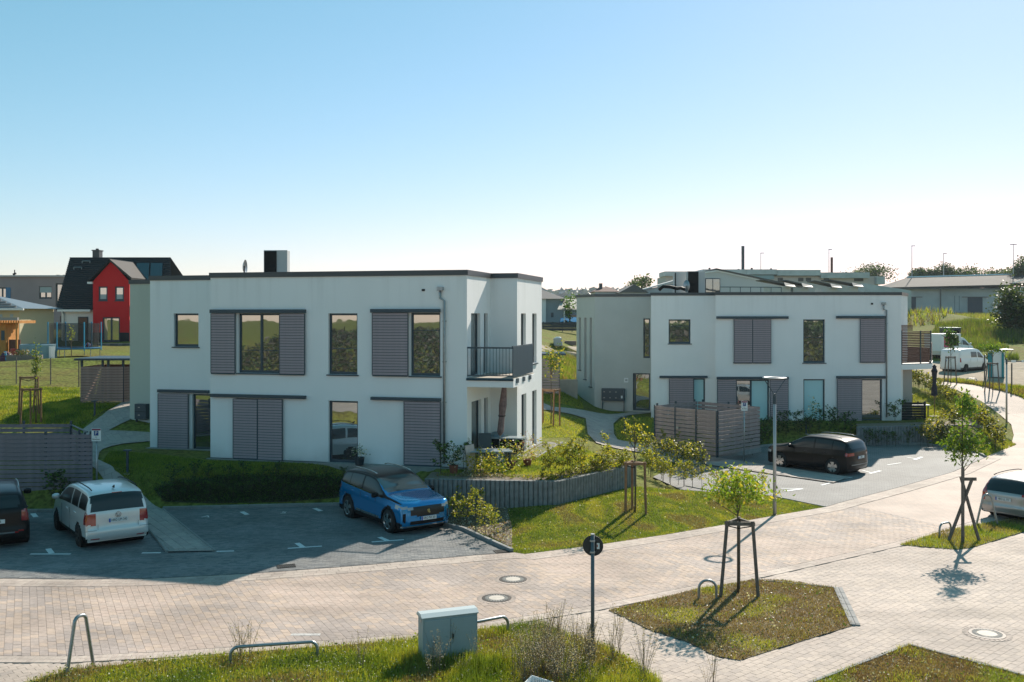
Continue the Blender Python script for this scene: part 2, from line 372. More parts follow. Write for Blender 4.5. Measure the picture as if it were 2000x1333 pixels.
def mat_paver(name, c1, c2, mortar, sx, sy, rot, big=None, bump=.4):
    m = bpy.data.materials.new(name); m.use_nodes = True; nt = m.node_tree; b = nt.nodes['Principled BSDF']
    b.inputs['Roughness'].default_value = .75; b.inputs['Specular IOR Level'].default_value = .35
    tc = nt.nodes.new('ShaderNodeTexCoord'); mp = nt.nodes.new('ShaderNodeMapping'); mp.inputs['Rotation'].default_value = (0, 0, rot)
    nt.links.new(tc.outputs['Object'], mp.inputs[0])
    br = nt.nodes.new('ShaderNodeTexBrick'); br.inputs['Color1'].default_value = (*c1, 1); br.inputs['Color2'].default_value = (*c2, 1)
    br.inputs['Mortar'].default_value = (*mortar, 1); br.inputs['Scale'].default_value = 1; br.inputs['Mortar Size'].default_value = .007
    br.inputs['Brick Width'].default_value = sx; br.inputs['Row Height'].default_value = sy; br.inputs['Mortar Smooth'].default_value = .2
    nt.links.new(mp.outputs[0], br.inputs[0])
    n = nt.nodes.new('ShaderNodeTexNoise'); n.inputs['Scale'].default_value = .45; n.inputs['Detail'].default_value = 7; n.inputs['Roughness'].default_value = .62
    nt.links.new(tc.outputs['Object'], n.inputs[0])
    r = nt.nodes.new('ShaderNodeMapRange'); r.inputs[1].default_value = .3; r.inputs[2].default_value = .7; r.inputs[3].default_value = .76; r.inputs[4].default_value = 1.2
    nt.links.new(n.outputs[0], r.inputs[0])
    v = nt.nodes.new('ShaderNodeVectorMath'); v.operation = 'SCALE'; nt.links.new(br.outputs[0], v.inputs[0]); nt.links.new(r.outputs[0], v.inputs['Scale'])
    nt.links.new(v.outputs[0], b.inputs[0])
    bp = nt.nodes.new('ShaderNodeBump'); bp.inputs['Strength'].default_value = bump; bp.inputs['Distance'].default_value = .01; bp.invert = True
    nt.links.new(br.outputs['Fac'], bp.inputs['Height']); nt.links.new(bp.outputs[0], b.inputs['Normal'])
    return m
MROAD = mat_paver('road_paving', (.475,.36,.30), (.43,.34,.29), (.33,.26,.225), .24, .16, R(-30))
MPARK = mat_paver('grey_paving', (.19,.19,.19), (.15,.152,.155), (.06,.06,.062), .20, .10, R(8))
MPLAZA = mat_paver('pale_paving', (.46,.37,.318), (.43,.355,.308), (.33,.27,.235), .24, .16, R(-43))
MPATH = mat_paver('path_paving', (.40,.345,.315), (.365,.32,.295), (.2,.18,.165), .45, .30, R(-30))

def terrain():
    xs = np.concatenate([np.arange(-900,-100,50), np.arange(-100,-40,3), np.arange(-40,-22,.8), np.arange(-22,32,.3), np.arange(32,50,.8), np.arange(50,130,3), np.arange(130,1300,60)])
    ys = np.concatenate([np.arange(-160,-10,6), np.arange(-10,14,1.2), np.arange(14,18,.6), np.arange(18,68,.3), np.arange(68,110,1.0), np.arange(110,250,4), np.arange(250,2200,80)])
    gx, gy = np.meshgrid(xs, ys); sh = gx.shape
    fx, fy = gx.ravel(), gy.ravel(); h = heights(fx, fy)
    pav = inside(fx, fy, ROAD) | inside(fx, fy, PARKA) | inside(fx, fy, PARKB) | inside(fx, fy, PLAZA)
    h = h-.10*pav
    jit = (fy > 66)*.06*np.sin(fx*1.3+fy*.7)*np.cos(fx*.31-fy*.9); h = h+jit
    # rising ground far away: the blue hills
    h = h+np.where(fy > 900, 34*sst(900, 1700, fy)*(1-.3*sst(100, 700, fx))*(.8+.2*np.sin(fx*.004)), 0)
    nx, ny = len(xs), len(ys)
    v = np.stack([fx, fy, h], 1)
    idx = np.arange(nx*ny).reshape(ny, nx)
    f = np.stack([idx[:-1,:-1], idx[:-1,1:], idx[1:,1:], idx[1:,:-1]], -1).reshape(-1, 4)
    me = bpy.data.meshes.new('ground'); me.from_pydata(v.tolist(), [], f.tolist()); me.materials.append(MGROUND)
    me.polygons.foreach_set('use_smooth', [True]*len(f)); me.update()
    return tag(link('ground', me), kind='structure')
terrain()
def sheet(name, poly, material, dz, cell=1.0, kind='structure', flat=None, parent=None):
    bm = bmesh.new(); vs = [bm.verts.new((p[0], p[1], 0)) for p in poly]
    es = [bm.edges.new((vs[i], vs[(i+1) % len(vs)])) for i in range(len(vs))]
    bmesh.ops.triangle_fill(bm, use_beauty=True, use_dissolve=False, edges=es)
    x0, x1 = min(p[0] for p in poly), max(p[0] for p in poly); y0, y1 = min(p[1] for p in poly), max(p[1] for p in poly)
    if flat is None:
        for k in range(1, int((x1-x0)/cell)+1):
            bmesh.ops.bisect_plane(bm, geom=bm.verts[:]+bm.edges[:]+bm.faces[:], plane_co=(x0+k*cell, 0, 0), plane_no=(1, 0, 0))
        for k in range(1, int((y1-y0)/cell)+1):
            bmesh.ops.bisect_plane(bm, geom=bm.verts[:]+bm.edges[:]+bm.faces[:], plane_co=(0, y0+k*cell, 0), plane_no=(0, 1, 0))
    px = np.array([v.co.x for v in bm.verts]); py = np.array([v.co.y for v in bm.verts])
    h = heights(px, py) if flat is None else np.full(px.shape, flat)
    for v, z in zip(bm.verts, h): v.co.z = z+dz
    bmesh.ops.recalc_face_normals(bm, faces=bm.faces)
    for f_ in bm.faces:
        if f_.normal.z < 0: f_.normal_flip()
    me = bpy.data.meshes.new(name); bm.to_mesh(me); bm.free(); me.materials.append(material)
    return tag(link(name, me, parent), kind=kind)
road = sheet('road', ROAD, MROAD, 0, cell=2.5)
plaza = sheet('paved_square', PLAZA, MPLAZA, .0, flat=-.002)
parkA = sheet('parking_lot', PARKA, MPARK, 0, flat=.004)
parkB = sheet('parking_lot', PARKB, mat_paver('grey_paving_far', (.24,.235,.23), (.205,.20,.20), (.10,.10,.10), .20, .10, R(20)), 0, flat=.006)

# draped paths
def px_path(l): return [tuple(PT(u, v)[:2]) for u, v in l]
PATHA = px_path([(325,1081),(250,985),(205,945),(178,915),(166,890),(163,862),(163,840),(200,814),(242,787),(258,780),(262,800),(262,820),(235,832),(212,843),(293,848),(340,850),(340,861),(293,864),(240,869),(217,874),(200,880),(194,886),(191,900),(224,925),(275,969),(316,998),(418,1079)])
pathA = sheet('path', PATHA, MPATH, .045, cell=.3)
PATHB = px_path([(1060,790),(1080,797),(1144,804),(1233,807),(1280,808),(1230,813),(1211,818),(1198,830),(1199,850),(1206,862),(1300,880),(1380,893),(1660,935),(1628,946),(1378,910),(1250,886),(1165,868),(1148,850),(1144,820),(1120,812),(1060,803)])
pathB = sheet('path', PATHB, MPATH, .05, cell=.4)
sheet('dirt_track', px_path([(1050,690),(1130,690),(1140,677),(1050,677)]), M['sand'], .06, cell=2)
sheet('dirt_yard', [tuple(PT(u, v)[:2]) for u, v in [(1770,735),(1830,741),(1870,742),(1940,752),(2060,765),(2080,715),(1940,704),(1760,710)]], M['sand'], .05, cell=1.5)
# islands and planted beds
MDRY = mat('dry_turf', (.17,.125,.065), .95, noise_s=5, noise_a=.5, bump=.9, bump_s=22, noise_d=6)
MNEAR = mat('near_turf', (.11,.12,.028), .95, noise_s=6, noise_a=.45, bump=.9, bump_s=22, noise_d=6)
for poly, mm in ((ISL1, MDRY), (ISL2, MDRY), (ISL3, MNEAR), (NEARGRASS, MNEAR)):
    sheet('turf_bed', poly, mm, 0, flat=.022)
sheet('mulch_bed', xy([(866,1022),(885,1006),(915,985),(945,985),(985,1000),(1000,1040),(1000,1072),(960,1052),(905,1031)]), M['mulch'], .035, cell=.3)
sheet('mulch_bed', [PA, PB, PC, (4.0,38.6), (1.3,34.6), (-2.9,35.3)], M['mulch'], 0, flat=1.295)
sheet('mulch_bed', [QA, QB, QC, (26.2,57.6), (24.4,54.6), (18.9,53.6)], M['mulch'], 0, flat=.985)
sheet('gravel_strip', [(1.45,43.6),(.35,39.0),(.9,38.9),(2.2,43.3)], M['gravel'], .03, cell=.5)
sheet('gravel_strip', [(-12.1,38.62),(-1.7,36.0),(-1.6,36.2),(-12,38.8)], M['gravel'], .03, cell=.5)
# ------------------------------------------------------------------ individual paving stones
def offset_line(pts, d):
    out = []
    for i, p in enumerate(pts):
        a = pts[max(i-1, 0)]; b = pts[min(i+1, len(pts)-1)]; tx, ty = b[0]-a[0], b[1]-a[1]; L = math.hypot(tx, ty)
        out.append((p[0]-ty/L*d, p[1]+tx/L*d))
    return out
def arc(pts, step):
    P_ = np.array(pts); s = np.concatenate([[0], np.cumsum(np.hypot(*np.diff(P_, axis=0).T))])
    t = np.arange(0, s[-1], step); return np.stack([np.interp(t, s, P_[:, 0]), np.interp(t, s, P_[:, 1])], 1)
rose = [mat_stone('paver_rose%d' % i, c) for i, c in enumerate([(.475,.36,.30),(.46,.355,.30),(.44,.342,.288),(.485,.368,.295),(.41,.328,.285),(.385,.312,.278)])]
pale = [mat_stone('paver_pale%d' % i, c) for i, c in enumerate([(.465,.375,.32),(.445,.362,.312),(.425,.348,.302),(.48,.39,.33)])]
gut = [mat_stone('gutter_stone%d' % i, c) for i, c in enumerate([(.45,.36,.31),(.42,.34,.295),(.48,.395,.34)])]
def stones(quads, mats, name, parent, z0, th, keep, gap=.0032, pick=None, zf=None):
    """quads: list of 4 xy corners.  The `keep` stones that lie nearest are parts, the rest one part."""
    quads = sorted(quads, key=lambda q: sum(p[1] for p in q)+.35*abs(sum(p[0] for p in q)))
    rest = MB(); [rest.m(m) for m in mats]
    for k, q in enumerate(quads):
        cx = sum(p[0] for p in q)/4; cy = sum(p[1] for p in q)/4
        g = [(p[0]+(cx-p[0])*min(.4, gap/max(math.hypot(p[0]-cx, p[1]-cy), .01)*1.5), p[1]+(cy-p[1])*min(.4, gap/max(math.hypot(p[0]-cx, p[1]-cy), .01)*1.5)) for p in q]
        zq = [0]*4 if zf is None else zf(g)
        z = z0+th+random.uniform(-.0015, .0015); n = noise.noise((cx*.33, cy*.33, 3.3))*1.4+noise.noise((cx*1.1, cy*1.1, 1))*.6
        mi = int(min(len(mats)-1, max(0, (n+.9)/1.8*len(mats)+random.uniform(-1.6, 1.6)))) if pick is None else pick(n)
        b = rest if k >= keep else MB()
        b.m(mats[mi])
        tz = [random.uniform(-.001, .001) for _ in range(4)]
        top = [(g[j][0], g[j][1], z+tz[j]+zq[j]) for j in range(4)]; bot = [(g[j][0], g[j][1], z0+zq[j]) for j in range(4)]
        b.face(top)
        for j in range(4): b.face([bot[j], bot[(j+1) % 4], top[(j+1) % 4], top[j]])
        if k < keep: b.build(name, parent)
    if len(quads) > keep: tag(rest.build(name, parent), kind='stuff')
# the road: columns of stones running from kerb to kerb
FARI = offset_line(FAR, -.72)
dirv = np.array([-.5, 1.0]); dirv /= np.linalg.norm(dirv); nrm = np.array([dirv[1], -dirv[0]])
fi, ni = np.array(FARI), np.array(NEAR)
cf, cn = fi@nrm, ni@nrm; of_, on_ = np.argsort(cf), np.argsort(cn)
def at_line(arr, c, o, cc): return np.array([np.interp(cc, c[o], arr[o, 0]), np.interp(cc, c[o], arr[o, 1])])
quads = []; wcol = .165; k = 0
for cc in np.arange(-4.2, 27, wcol):
    a0, b0 = at_line(ni, cn, on_, cc), at_line(fi, cf, of_, cc); a1, b1 = at_line(ni, cn, on_, cc+wcol), at_line(fi, cf, of_, cc+wcol)
    L = np.linalg.norm(b0-a0); n = max(3, int(round(L/.245))); o = .5 if k % 2 else 0
    k += 1
    for j in range(-1, n):
        t0, t1 = max(0, (j+o)/n), min(1, (j+1+o)/n)
        if t1-t0 < .004: continue
        q = [a0+(b0-a0)*t0, a1+(b1-a1)*t0, a1+(b1-a1)*t1, a0+(b0-a0)*t1]
        if q[0][0] < -15 or q[0][1] > 38: continue
        quads.append([tuple(p) for p in q])
stones(quads, rose, 'paving_stone', road, .001, .012, 290)
# gutter stones, kerb stones
def band(line, o0, o1, L, rows=2):
    a, b = arc(offset_line(line, o0), L), None
    out = []
    for r_ in range(rows):
        p0 = offset_line(line, o0+(o1-o0)*r_/rows); p1 = offset_line(line, o0+(o1-o0)*(r_+1)/rows)
        A = arc(p0, L*1.0); n = len(A); B = arc(p1, L*1.0); n = min(n, len(B))
        # same parameter on both lines
        PA_ = np.array(p0); s = np.linspace(0, 1, n); sa = np.linspace(0, 1, len(PA_))
        A = np.stack([np.interp(s, sa, np.array(p0)[:, 0]), np.interp(s, sa, np.array(p0)[:, 1])], 1)
        B = np.stack([np.interp(s, sa, np.array(p1)[:, 0]), np.interp(s, sa, np.array(p1)[:, 1])], 1)
        out += [[tuple(A[i]), tuple(B[i]), tuple(B[i+1]), tuple(A[i+1])] for i in range(n-1)]
    return out
vis = lambda q: -16 < q[0][0] < 30 and q[0][1] < 56
stones([q for q in band(FAR, -.70, -.03, .3, 3) if vis(q)], gut, 'gutter_stone', road, .001, .014, 0)
stones([q for q in band(NEAR, -.40, -.03, .25, 2) if vis(q)], gut, 'edging_stone', plaza, .001, .02, 60)
def line_strip(line, o0, o1, z, material, name, parent=None):
    p0, p1 = offset_line(line, o0), offset_line(line, o1); b = MB().m(material)
    for i in range(len(p0)-1): b.face([(*p0[i], z), (*p0[i+1], z), (*p1[i+1], z), (*p1[i], z)])
    return tag(b.build(name, parent), kind='structure')
MDK = mat('joint_dark', (.05,.043,.038), .9)
line_strip(FAR, -.03, .02, .012, MDK, 'drain_joint', road)
line_strip(NEAR, -.03, .02, .012, MDK, 'drain_joint', road)
# the paved square on the right
fw = G(1450, 1333); fe = G(1700, 1225); dv = np.array([fe[0]-fw[0], fe[1]-fw[1]]); dv /= np.linalg.norm(dv); pv = np.array([-dv[1], dv[0]])
quads = []; near_off = offset_line(NEAR, -.42); pz = near_off + [(60,20),(60,4),(-40,4),(-40,18)]
c0 = np.array([6., 20.]); cand = []
for a in range(-90, 90):
    for b_ in range(-60, 60):
        s0 = b_*.24+(.12 if a % 2 else 0); t0 = a*.16
        cand.append([c0+dv*(s0+x)+pv*(t0+y) for x, y in ((0,0),(.24,0),(.24,.16),(0,.16))])
cx = np.array([q[0][0]+(q[2][0]-q[0][0])/2 for q in cand]); cy = np.array([q[0][1]+(q[2][1]-q[0][1])/2 for q in cand])
ok = inside(cx, cy, pz) & (cy > 18) & (cx > -12) & (cx < cy*.56)
for isl in (ISL1, ISL2, ISL3, NEARGRASS): ok &= ~inside(cx, cy, isl)
quads = [[tuple(p) for p in cand[i]] for i in np.nonzero(ok)[0]]
stones(quads, pale, 'paving_stone', plaza, .001, .008, 290)
# parking bays and paths
def grid_stones(poly, ang, sx, sy, ymax=99, excl=()):
    a = R(ang); d = np.array([math.cos(a), math.sin(a)]); p_ = np.array([-d[1], d[0]]); c = np.mean(np.array(poly), axis=0); rr = max(math.hypot(q[0]-c[0], q[1]-c[1]) for q in poly)
    na, nb = int(rr/sx)+2, int(rr/sy)+2; ii, jj = np.meshgrid(np.arange(-na, na), np.arange(-nb, nb)); ii, jj = ii.ravel(), jj.ravel(); off = (jj % 2)*.5
    cc = c+np.outer((ii+off+.5)*sx, d)+np.outer((jj+.5)*sy, p_); ok = inside(cc[:, 0], cc[:, 1], poly) & (cc[:, 1] < ymax) & (np.abs(cc[:, 0]) < cc[:, 1]*.56)
    for e in excl: ok &= ~inside(cc[:, 0], cc[:, 1], e)
    for u, v in ((-1,-1),(1,-1),(1,1),(-1,1)): z = cc+d*u*sx/2+p_*v*sy/2; ok &= inside(z[:, 0], z[:, 1], poly)
    return [[tuple(q+d*u*sx/2+p_*v*sy/2) for u, v in ((-1,-1),(1,-1),(1,1),(-1,1))] for q in cc[ok]]
grey = [mat_stone('paver_grey%d' % i, c) for i, c in enumerate([(.17,.172,.175),(.195,.195,.195),(.15,.153,.158),(.215,.21,.205)])]
stones(grid_stones(PARKA, 8, .20, .10, excl=(PATHA,)), grey, 'paving_stone', parkA, .004, .007, 0)
slabm = [mat('slab%d' % i, c, .85, noise_s=6, noise_a=.1) for i, c in enumerate([(.40,.345,.315),(.375,.325,.30),(.42,.365,.33)])]
hz_ = lambda dz: (lambda g: (heights([q[0] for q in g], [q[1] for q in g])+dz).tolist())
stones(grid_stones(PATHA, 124, .42, .28), slabm, 'path_slab', pathA, 0, .012, 290, gap=.007, zf=hz_(.045))
stones(grid_stones(PATHB, 118, .42, .28, 58), slabm, 'path_slab', pathB, 0, .012, 200, gap=.007, zf=hz_(.05))
# kerbs
def kerb(pts, w=.1, h=.1, L=1.0, z=0, label=None, base=None):
    """kerb stones set along a line, following the ground"""
    root = tag(bpy.data.objects.new('kerb', None), kind='structure'); COL.objects.link(root)
    A = arc(pts, L)
    A = np.vstack([A, [pts[-1]]])
    for i in range(len(A)-1):
        a, b = Vector((*A[i], 0)), Vector((*A[i+1], 0)); t = (b-a)
        if t.length < .05: continue
        t.normalize(); n = Vector((-t.y, t.x, 0))*w/2; a = a+t*.006; b = b-t*.006
        za = (H(a.x, a.y) if z is None else z); zb = (H(b.x, b.y) if z is None else z)
        m = MB().m(M['kerb']); lo = -.12
        m.hexa([a-n+Vector((0,0,za+lo)), b-n+Vector((0,0,zb+lo)), b+n+Vector((0,0,zb+lo)), a+n+Vector((0,0,za+lo)),
                a-n+Vector((0,0,za+h)), b-n+Vector((0,0,zb+h)), b+n+Vector((0,0,zb+h)), a+n+Vector((0,0,za+h))])
        m.build('kerb_stone', root, bevel=.01)
    return root
kerb(xy([(318,996),(420,993.5),(540,990.5),(660,988)])+[(-4.9,35.7),(-2.35,32.4)]+xy([(905,1036),(940,1052),(975,1068),(1000,1079)]), .12, .11)
kerb(xy([(-420,1001),(68,1001),(250,998)]), .12, .11)
kerb([tuple(PT(u, v)[:2]) for u, v in [(318,997),(365,1035),(420,1080)]], .06, .07, z=0)
kerb([tuple(PT(u, v)[:2]) for u, v in [(245,990),(290,1035),(327,1082)]], .06, .07, z=0)
kerb(xy([(1430,884),(1500,871),(1680,868),(1810,869),(1905,884),(1925,894)]), .12, .11)
kerb(xy([(1340,950),(1400,962),(1500,968),(1612,991)]), .1, .04)
kerb([ISL1[7], ISL1[9]], .12, .05, L=.5); kerb([(ISL1[7][0]+.12, ISL1[7][1]), (ISL1[9][0]+.12, ISL1[9][1])], .10, .04, L=.5)
kerb([ISL1[5], ISL1[7]], .05, .04, L=1); kerb([ISL2[0], ISL2[2]], .08, .05); kerb([ISL2[0], ISL2[7], ISL2[6]], .08, .05)
kerb([(2.25,43.4),(.95,38.7)], .06, .06, z=1.28)
# painted bay marks
def bar(p, q, w, name='bay_marking', z=.0165):
    p, q = Vector(p), Vector(q); t = (q-p).normalized(); n = Vector((-t.y, t.x))*w/2
    b = MB().m(M['paint']).face([(*(p-n), z), (*(q-n), z), (*(q+n), z), (*(p+n), z)])
    return tag(b.build(name), kind='structure')
def mark(bar_px, stem_px=None, w=.11):
    bar(G(*bar_px[0]), G(*bar_px[1]), w)
    if stem_px: bar(G(*stem_px[0]), G(*stem_px[1]), .16, z=.0175)
mark([(59,1083.5),(138,1083.5)], [(94,1073),(101,1082)]); mark([(277,1081.5),(314,1081)]); mark([(423,1078.5),(457,1077.5)])
mark([(562,1072.5),(629,1068)], [(580,1062),(592,1070.5)]); mark([(726,1060),(789,1055.5)], [(741,1050.5),(757,1057.5)])
for a, b_ in (((64,1004),(70,1011)), ((472,1000.5),(483,1006.5)), ((614,994),(627,999.5)), ((236,1000),(243,1006))): bar(G(*a), G(*b_), .17, z=.0165)
mark([(1525,955),(1568,955.5)], [(1534,960.5),(1567,955.8)], .1)
mark([(1685,920),(1706,925.5)], [(1698,926),(1720,920.5)], .1); mark([(1604,949),(1622,944)], None, .1)
mark([(1771,894),(1790,897.5)], [(1786,899),(1801,893.5)], .1); mark([(1733,909),(1760,905)], None, .1); mark([(1650,936),(1664,933)], None, .1)
for s, u, v in (('A', 403, 1010), ('5', 554, 1002.5)):
    g = G(u, v); t = text(s, .45, (g.x, g.y, .0165), 0, M['paint'], None, 'bay_marking', flat=True, extrude=.0005); tag(t, kind='structure')
# manholes and drains
def manhole(u, v, r, label, z=None, light=True):
    g = PT(u, v); z0 = g.z if z is None else z
    t = thing('manhole_cover', label, 'manhole cover', (g.x, g.y, z0), group='manhole covers')
    if z is None: t.rotation_euler = (math.atan((H(g.x, g.y+.3)-H(g.x, g.y-.3))/.6), -math.atan((H(g.x+.3, g.y)-H(g.x-.3, g.y))/.6), 0)
    MB().m(M['iron']).lathe([(r*1.22, 0), (r*1.22, .022), (r, .024), (r, .018), (r*.66, .018)], 40).build('frame', t)
    MB().m(mat('manhole_concrete', (.55,.49,.43), .75, noise_s=8, noise_a=.12)).lathe([(r*.66, .01), (r*.66, .026), (0, .027)], 36).build('cover_plate', t)
    b = MB().m(M['concrete'])
    for k in range(24):
        a = 2*PI*k/24; c, s = math.cos(a), math.sin(a)
        b.box(r*.70, r*.97, -.022, .022, .016, .025, fn=lambda x, y, z: (x*c-y*s, x*s+y*c, z))
    b.build('rim_blocks', t)
    e = MB().m(gut[1])
    for k in range(28):
        a = 2*PI*k/28; c, s = math.cos(a), math.sin(a)
        e.box(r*1.25, r*1.25+.11, -r*.125, r*.125, .0, .018, fn=lambda x, y, z: (x*c-y*s, x*s+y*c, z))
    tag(e.build('setting_stone', t), kind='stuff')
manhole(1002, 1134.5, .30, 'upper of the two round covers in the middle of the road', 0)
manhole(970, 1171, .30, 'lower of the two round covers in the road, nearest the cabinet', 0)
manhole(1928, 1241.5, .31, 'bright round cover on the pale paved square at the right', 0)
manhole(1022, 1045, .36, 'plain concrete cover set flush in the lawn by the parking bays')
for u, v, lab in ((985, 1080.5, 'dark slotted grate in the corner where parking bay meets the lawn'), (560, 1110, 'rusty grate near the edge of the left parking bays')):
    g = G(u, v); t = thing('drain_grate', lab, 'drain', (g.x, g.y, .010), R(18)); b = MB().m(M['iron'])
    b.box(-.25,.25,-.02,.0,0,.018); b.box(-.25,.25,.3,.32,0,.018); b.box(-.25,-.23,0,.3,0,.018); b.box(.23,.25,0,.3,0,.018); b.build('frame', t)
    for k in range(9): MB().m(M['iron']).box(-.225+k*.052, -.195+k*.052, 0, .3, 0, .015).build('bar', t)
g = G(597, 1241); w_ = MB().m(mat('chalky_stone', (.5,.47,.45), .85, noise_s=30, noise_a=.35)).box(-.32,.32,-.07,.07,.0,.0165); o = w_.build('worn_patch', road); o.location = (g.x, g.y, .0)
# ------------------------------------------------------------------ facades
class Face:
    """a wall plane: s along the wall (left to right from outside), n outward, z up"""
    def __init__(s, p0, p1):
        s.p0 = Vector((p0[0], p0[1])); s.p1 = Vector((p1[0], p1[1])); s.L = (s.p1-s.p0).length
        s.t = (s.p1-s.p0)/s.L; s.nv = Vector((s.t.y, -s.t.x)); s.rz = math.atan2(s.t.y, s.t.x)
    def w(s, a, n, z): q = s.p0+s.t*a+s.nv*n; return (q.x, q.y, z)
    def px(s, u, v):                          # photo pixel on this plane -> (s, z)
        k = (u-1000)/F; D = s.t.x-k*s.t.y; a = (k*s.p0.y-s.p0.x)/D; d = s.p0.y+s.t.y*a
        return a, CZ-(v-HY)/F*d
    def rect(s, u0, v0, u1, v1):
        a0, z1 = s.px(u0, v0); a1, zb = s.px(u1, v1); _, z0 = s.px(u0, v1); _, zt = s.px(u1, v0)
        return (a0, a1, (zb), (z1+zt)/2)
def wall(mb, fc, z0, z1, ops, depth=.2):
    xs = sorted(set([0, fc.L]+[o[0] for o in ops]+[o[1] for o in ops])); zs = sorted(set([z0, z1]+[o[2] for o in ops]+[o[3] for o in ops]))
    xs = [x for x in xs if -.001 <= x <= fc.L+.001]
    for i in range(len(xs)-1):
        for j in range(len(zs)-1):
            cx, cz = (xs[i]+xs[i+1])/2, (zs[j]+zs[j+1])/2
            if any(o[0] < cx < o[1] and o[2] < cz < o[3] for o in ops): continue
            mb.face([fc.w(xs[i],0,zs[j]), fc.w(xs[i+1],0,zs[j]), fc.w(xs[i+1],0,zs[j+1]), fc.w(xs[i],0,zs[j+1])])
    for a0, a1, za, zb in ops:
        a1 = min(a1, fc.L); q = lambda a, n, z: fc.w(a, n, z)
        mb.face([q(a0,0,za), q(a0,-depth,za), q(a0,-depth,zb), q(a0,0,zb)]); mb.face([q(a1,0,za), q(a1,0,zb), q(a1,-depth,zb), q(a1,-depth,za)])
        mb.face([q(a0,0,zb), q(a0,-depth,zb), q(a1,-depth,zb), q(a1,0,zb)]); mb.face([q(a0,0,za), q(a1,0,za), q(a1,-depth,za), q(a0,-depth,za)])
def fbox(mb, fc, a0, a1, n0, n1, z0, z1): return mb.box(a0, a1, -n1, -n0, z0, z1, fn=lambda x, y, z: fc.w(x, -y, z))
def window(fc, op, parent, mull=(), glass='glass', sill=True, fw=.075, depth=.16, trans=None, label=None, pale_cyan=None):
    a0, a1, z0, z1 = op; f = MB().m(M['anth']); n0, n1 = -depth-.03, -depth+.04
    fbox(f, fc, a0, a0+fw, n0, n1, z0, z1); fbox(f, fc, a1-fw, a1, n0, n1, z0, z1)
    fbox(f, fc, a0+fw, a1-fw, n0, n1, z1-fw, z1); fbox(f, fc, a0+fw, a1-fw, n0, n1, z0, z0+fw*1.4)
    for m_ in mull: x = a0+(a1-a0)*m_; fbox(f, fc, x-fw*.6, x+fw*.6, n0, n1+.005, z0+fw*1.4, z1-fw)
    if trans: zz = z0+(z1-z0)*trans; fbox(f, fc, a0+fw, a1-fw, n1-.03, n1+.012, zz-.012, zz+.012)
    w_ = f.build('window', parent)
    if label: w_['label'] = label
    xs = [a0+fw]+[a0+(a1-a0)*m_ for m_ in mull]+[a1-fw]
    for i in range(len(xs)-1):
        g = pale_cyan[i] if pale_cyan and pale_cyan[i] else glass
        fbox(MB().m(M[g]), fc, xs[i]+.003, xs[i+1]-.003, n0+.015, n0+.035, z0+fw*1.4+.003, z1-fw-.003).build('pane', w_)
    if sill: fbox(MB().m(M['anth']), fc, a0-.06, a1+.06, -depth+.045, .07, z0-.05, z0-.003).build('sill', w_)
    return w_
_slat = {}
def shutter(fc, op, parent, n=.07, label=None, pitch=.104, material='slat'):
    a0, a1, z0, z1 = op; W = a1-a0; f = MB().m(M['anth'])
    fbox(f, fc, a0-.02, a0, n, n+.05, z0, z1); fbox(f, fc, a1, a1+.02, n, n+.05, z0, z1); fbox(f, fc, a0, a1, n, n+.05, z0-.05, z0-.001); fbox(f, fc, a0, a1, n+.001, n+.012, z0, z1)
    fr = f.build('shutter', parent)
    if label: fr['label'] = label
    key = (round(W, 2), material, pitch)
    if key not in _slat:
        b = MB().m(M[material]); W2 = W/2-.004
        b.hexa([(-W2,-.012,-pitch*.42),(W2,-.012,-pitch*.42),(W2,.004,-pitch*.42),(-W2,.004,-pitch*.42),(-W2,-.002,pitch*.42),(W2,-.002,pitch*.42),(W2,.010,pitch*.42),(-W2,.010,pitch*.42)])
        _slat[key] = b.mesh('slat')
    k = int((z1-z0)/pitch)
    for i in range(k):
        o = link('slat', _slat[key], fr); p = fc.w((a0+a1)/2, n+.035, z0+(i+.5)*(z1-z0)/k); o.location = p; o.rotation_euler = (random.uniform(-.03,.03), random.uniform(-.0015,.0015), fc.rz)
    return fr
def rail(fc, op, parent): fbox(MB().m(M['anth']), fc, op[0], op[1], .002, .17, op[2], op[3]).build('shutter_rail', parent, bevel=.008)
def coping(foot, z, parent, over=.05, th=.2):
    pts = foot; n = len(pts); b = MB().m(M['coping'])
    def nrm2(a, c): t = Vector((c[0]-a[0], c[1]-a[1])).normalized(); return Vector((t.y, -t.x))
    o, i_ = [], []
    for k in range(n):
        p = Vector((pts[k][0], pts[k][1])); n1 = nrm2(pts[k-1], pts[k]); n2 = nrm2(pts[k], pts[(k+1) % n]); m_ = n1+n2
        m_ = m_/max(m_.length_squared/2, .35) if m_.length > .05 else n1
        o.append(p+m_*over); i_.append(p-m_*.28)
    for k in range(n):
        l = (k+1) % n
        b.hexa([(*o[k],z-th),(*o[l],z-th),(*i_[l],z-th),(*i_[k],z-th),(*o[k],z),(*o[l],z),(*i_[l],z),(*i_[k],z)])
    return b.build('coping', parent)
def roof_slab(foot, z, parent, name='roof'):
    c = np.array([p[:2] for p in foot]); o = []; n = len(c)
    for k in range(n):
        a = c[k]-c[k-1]; b = c[(k+1) % n]-c[k]; a = a/np.linalg.norm(a); b = b/np.linalg.norm(b); m_ = np.array([a[1]+b[1], -a[0]-b[0]]); q = max(m_@m_/2, .35)
        o.append(tuple(c[k]-m_/q*.12))
    return MB().m(M['gravel']).prism(o, z-.15, z).build(name, parent)
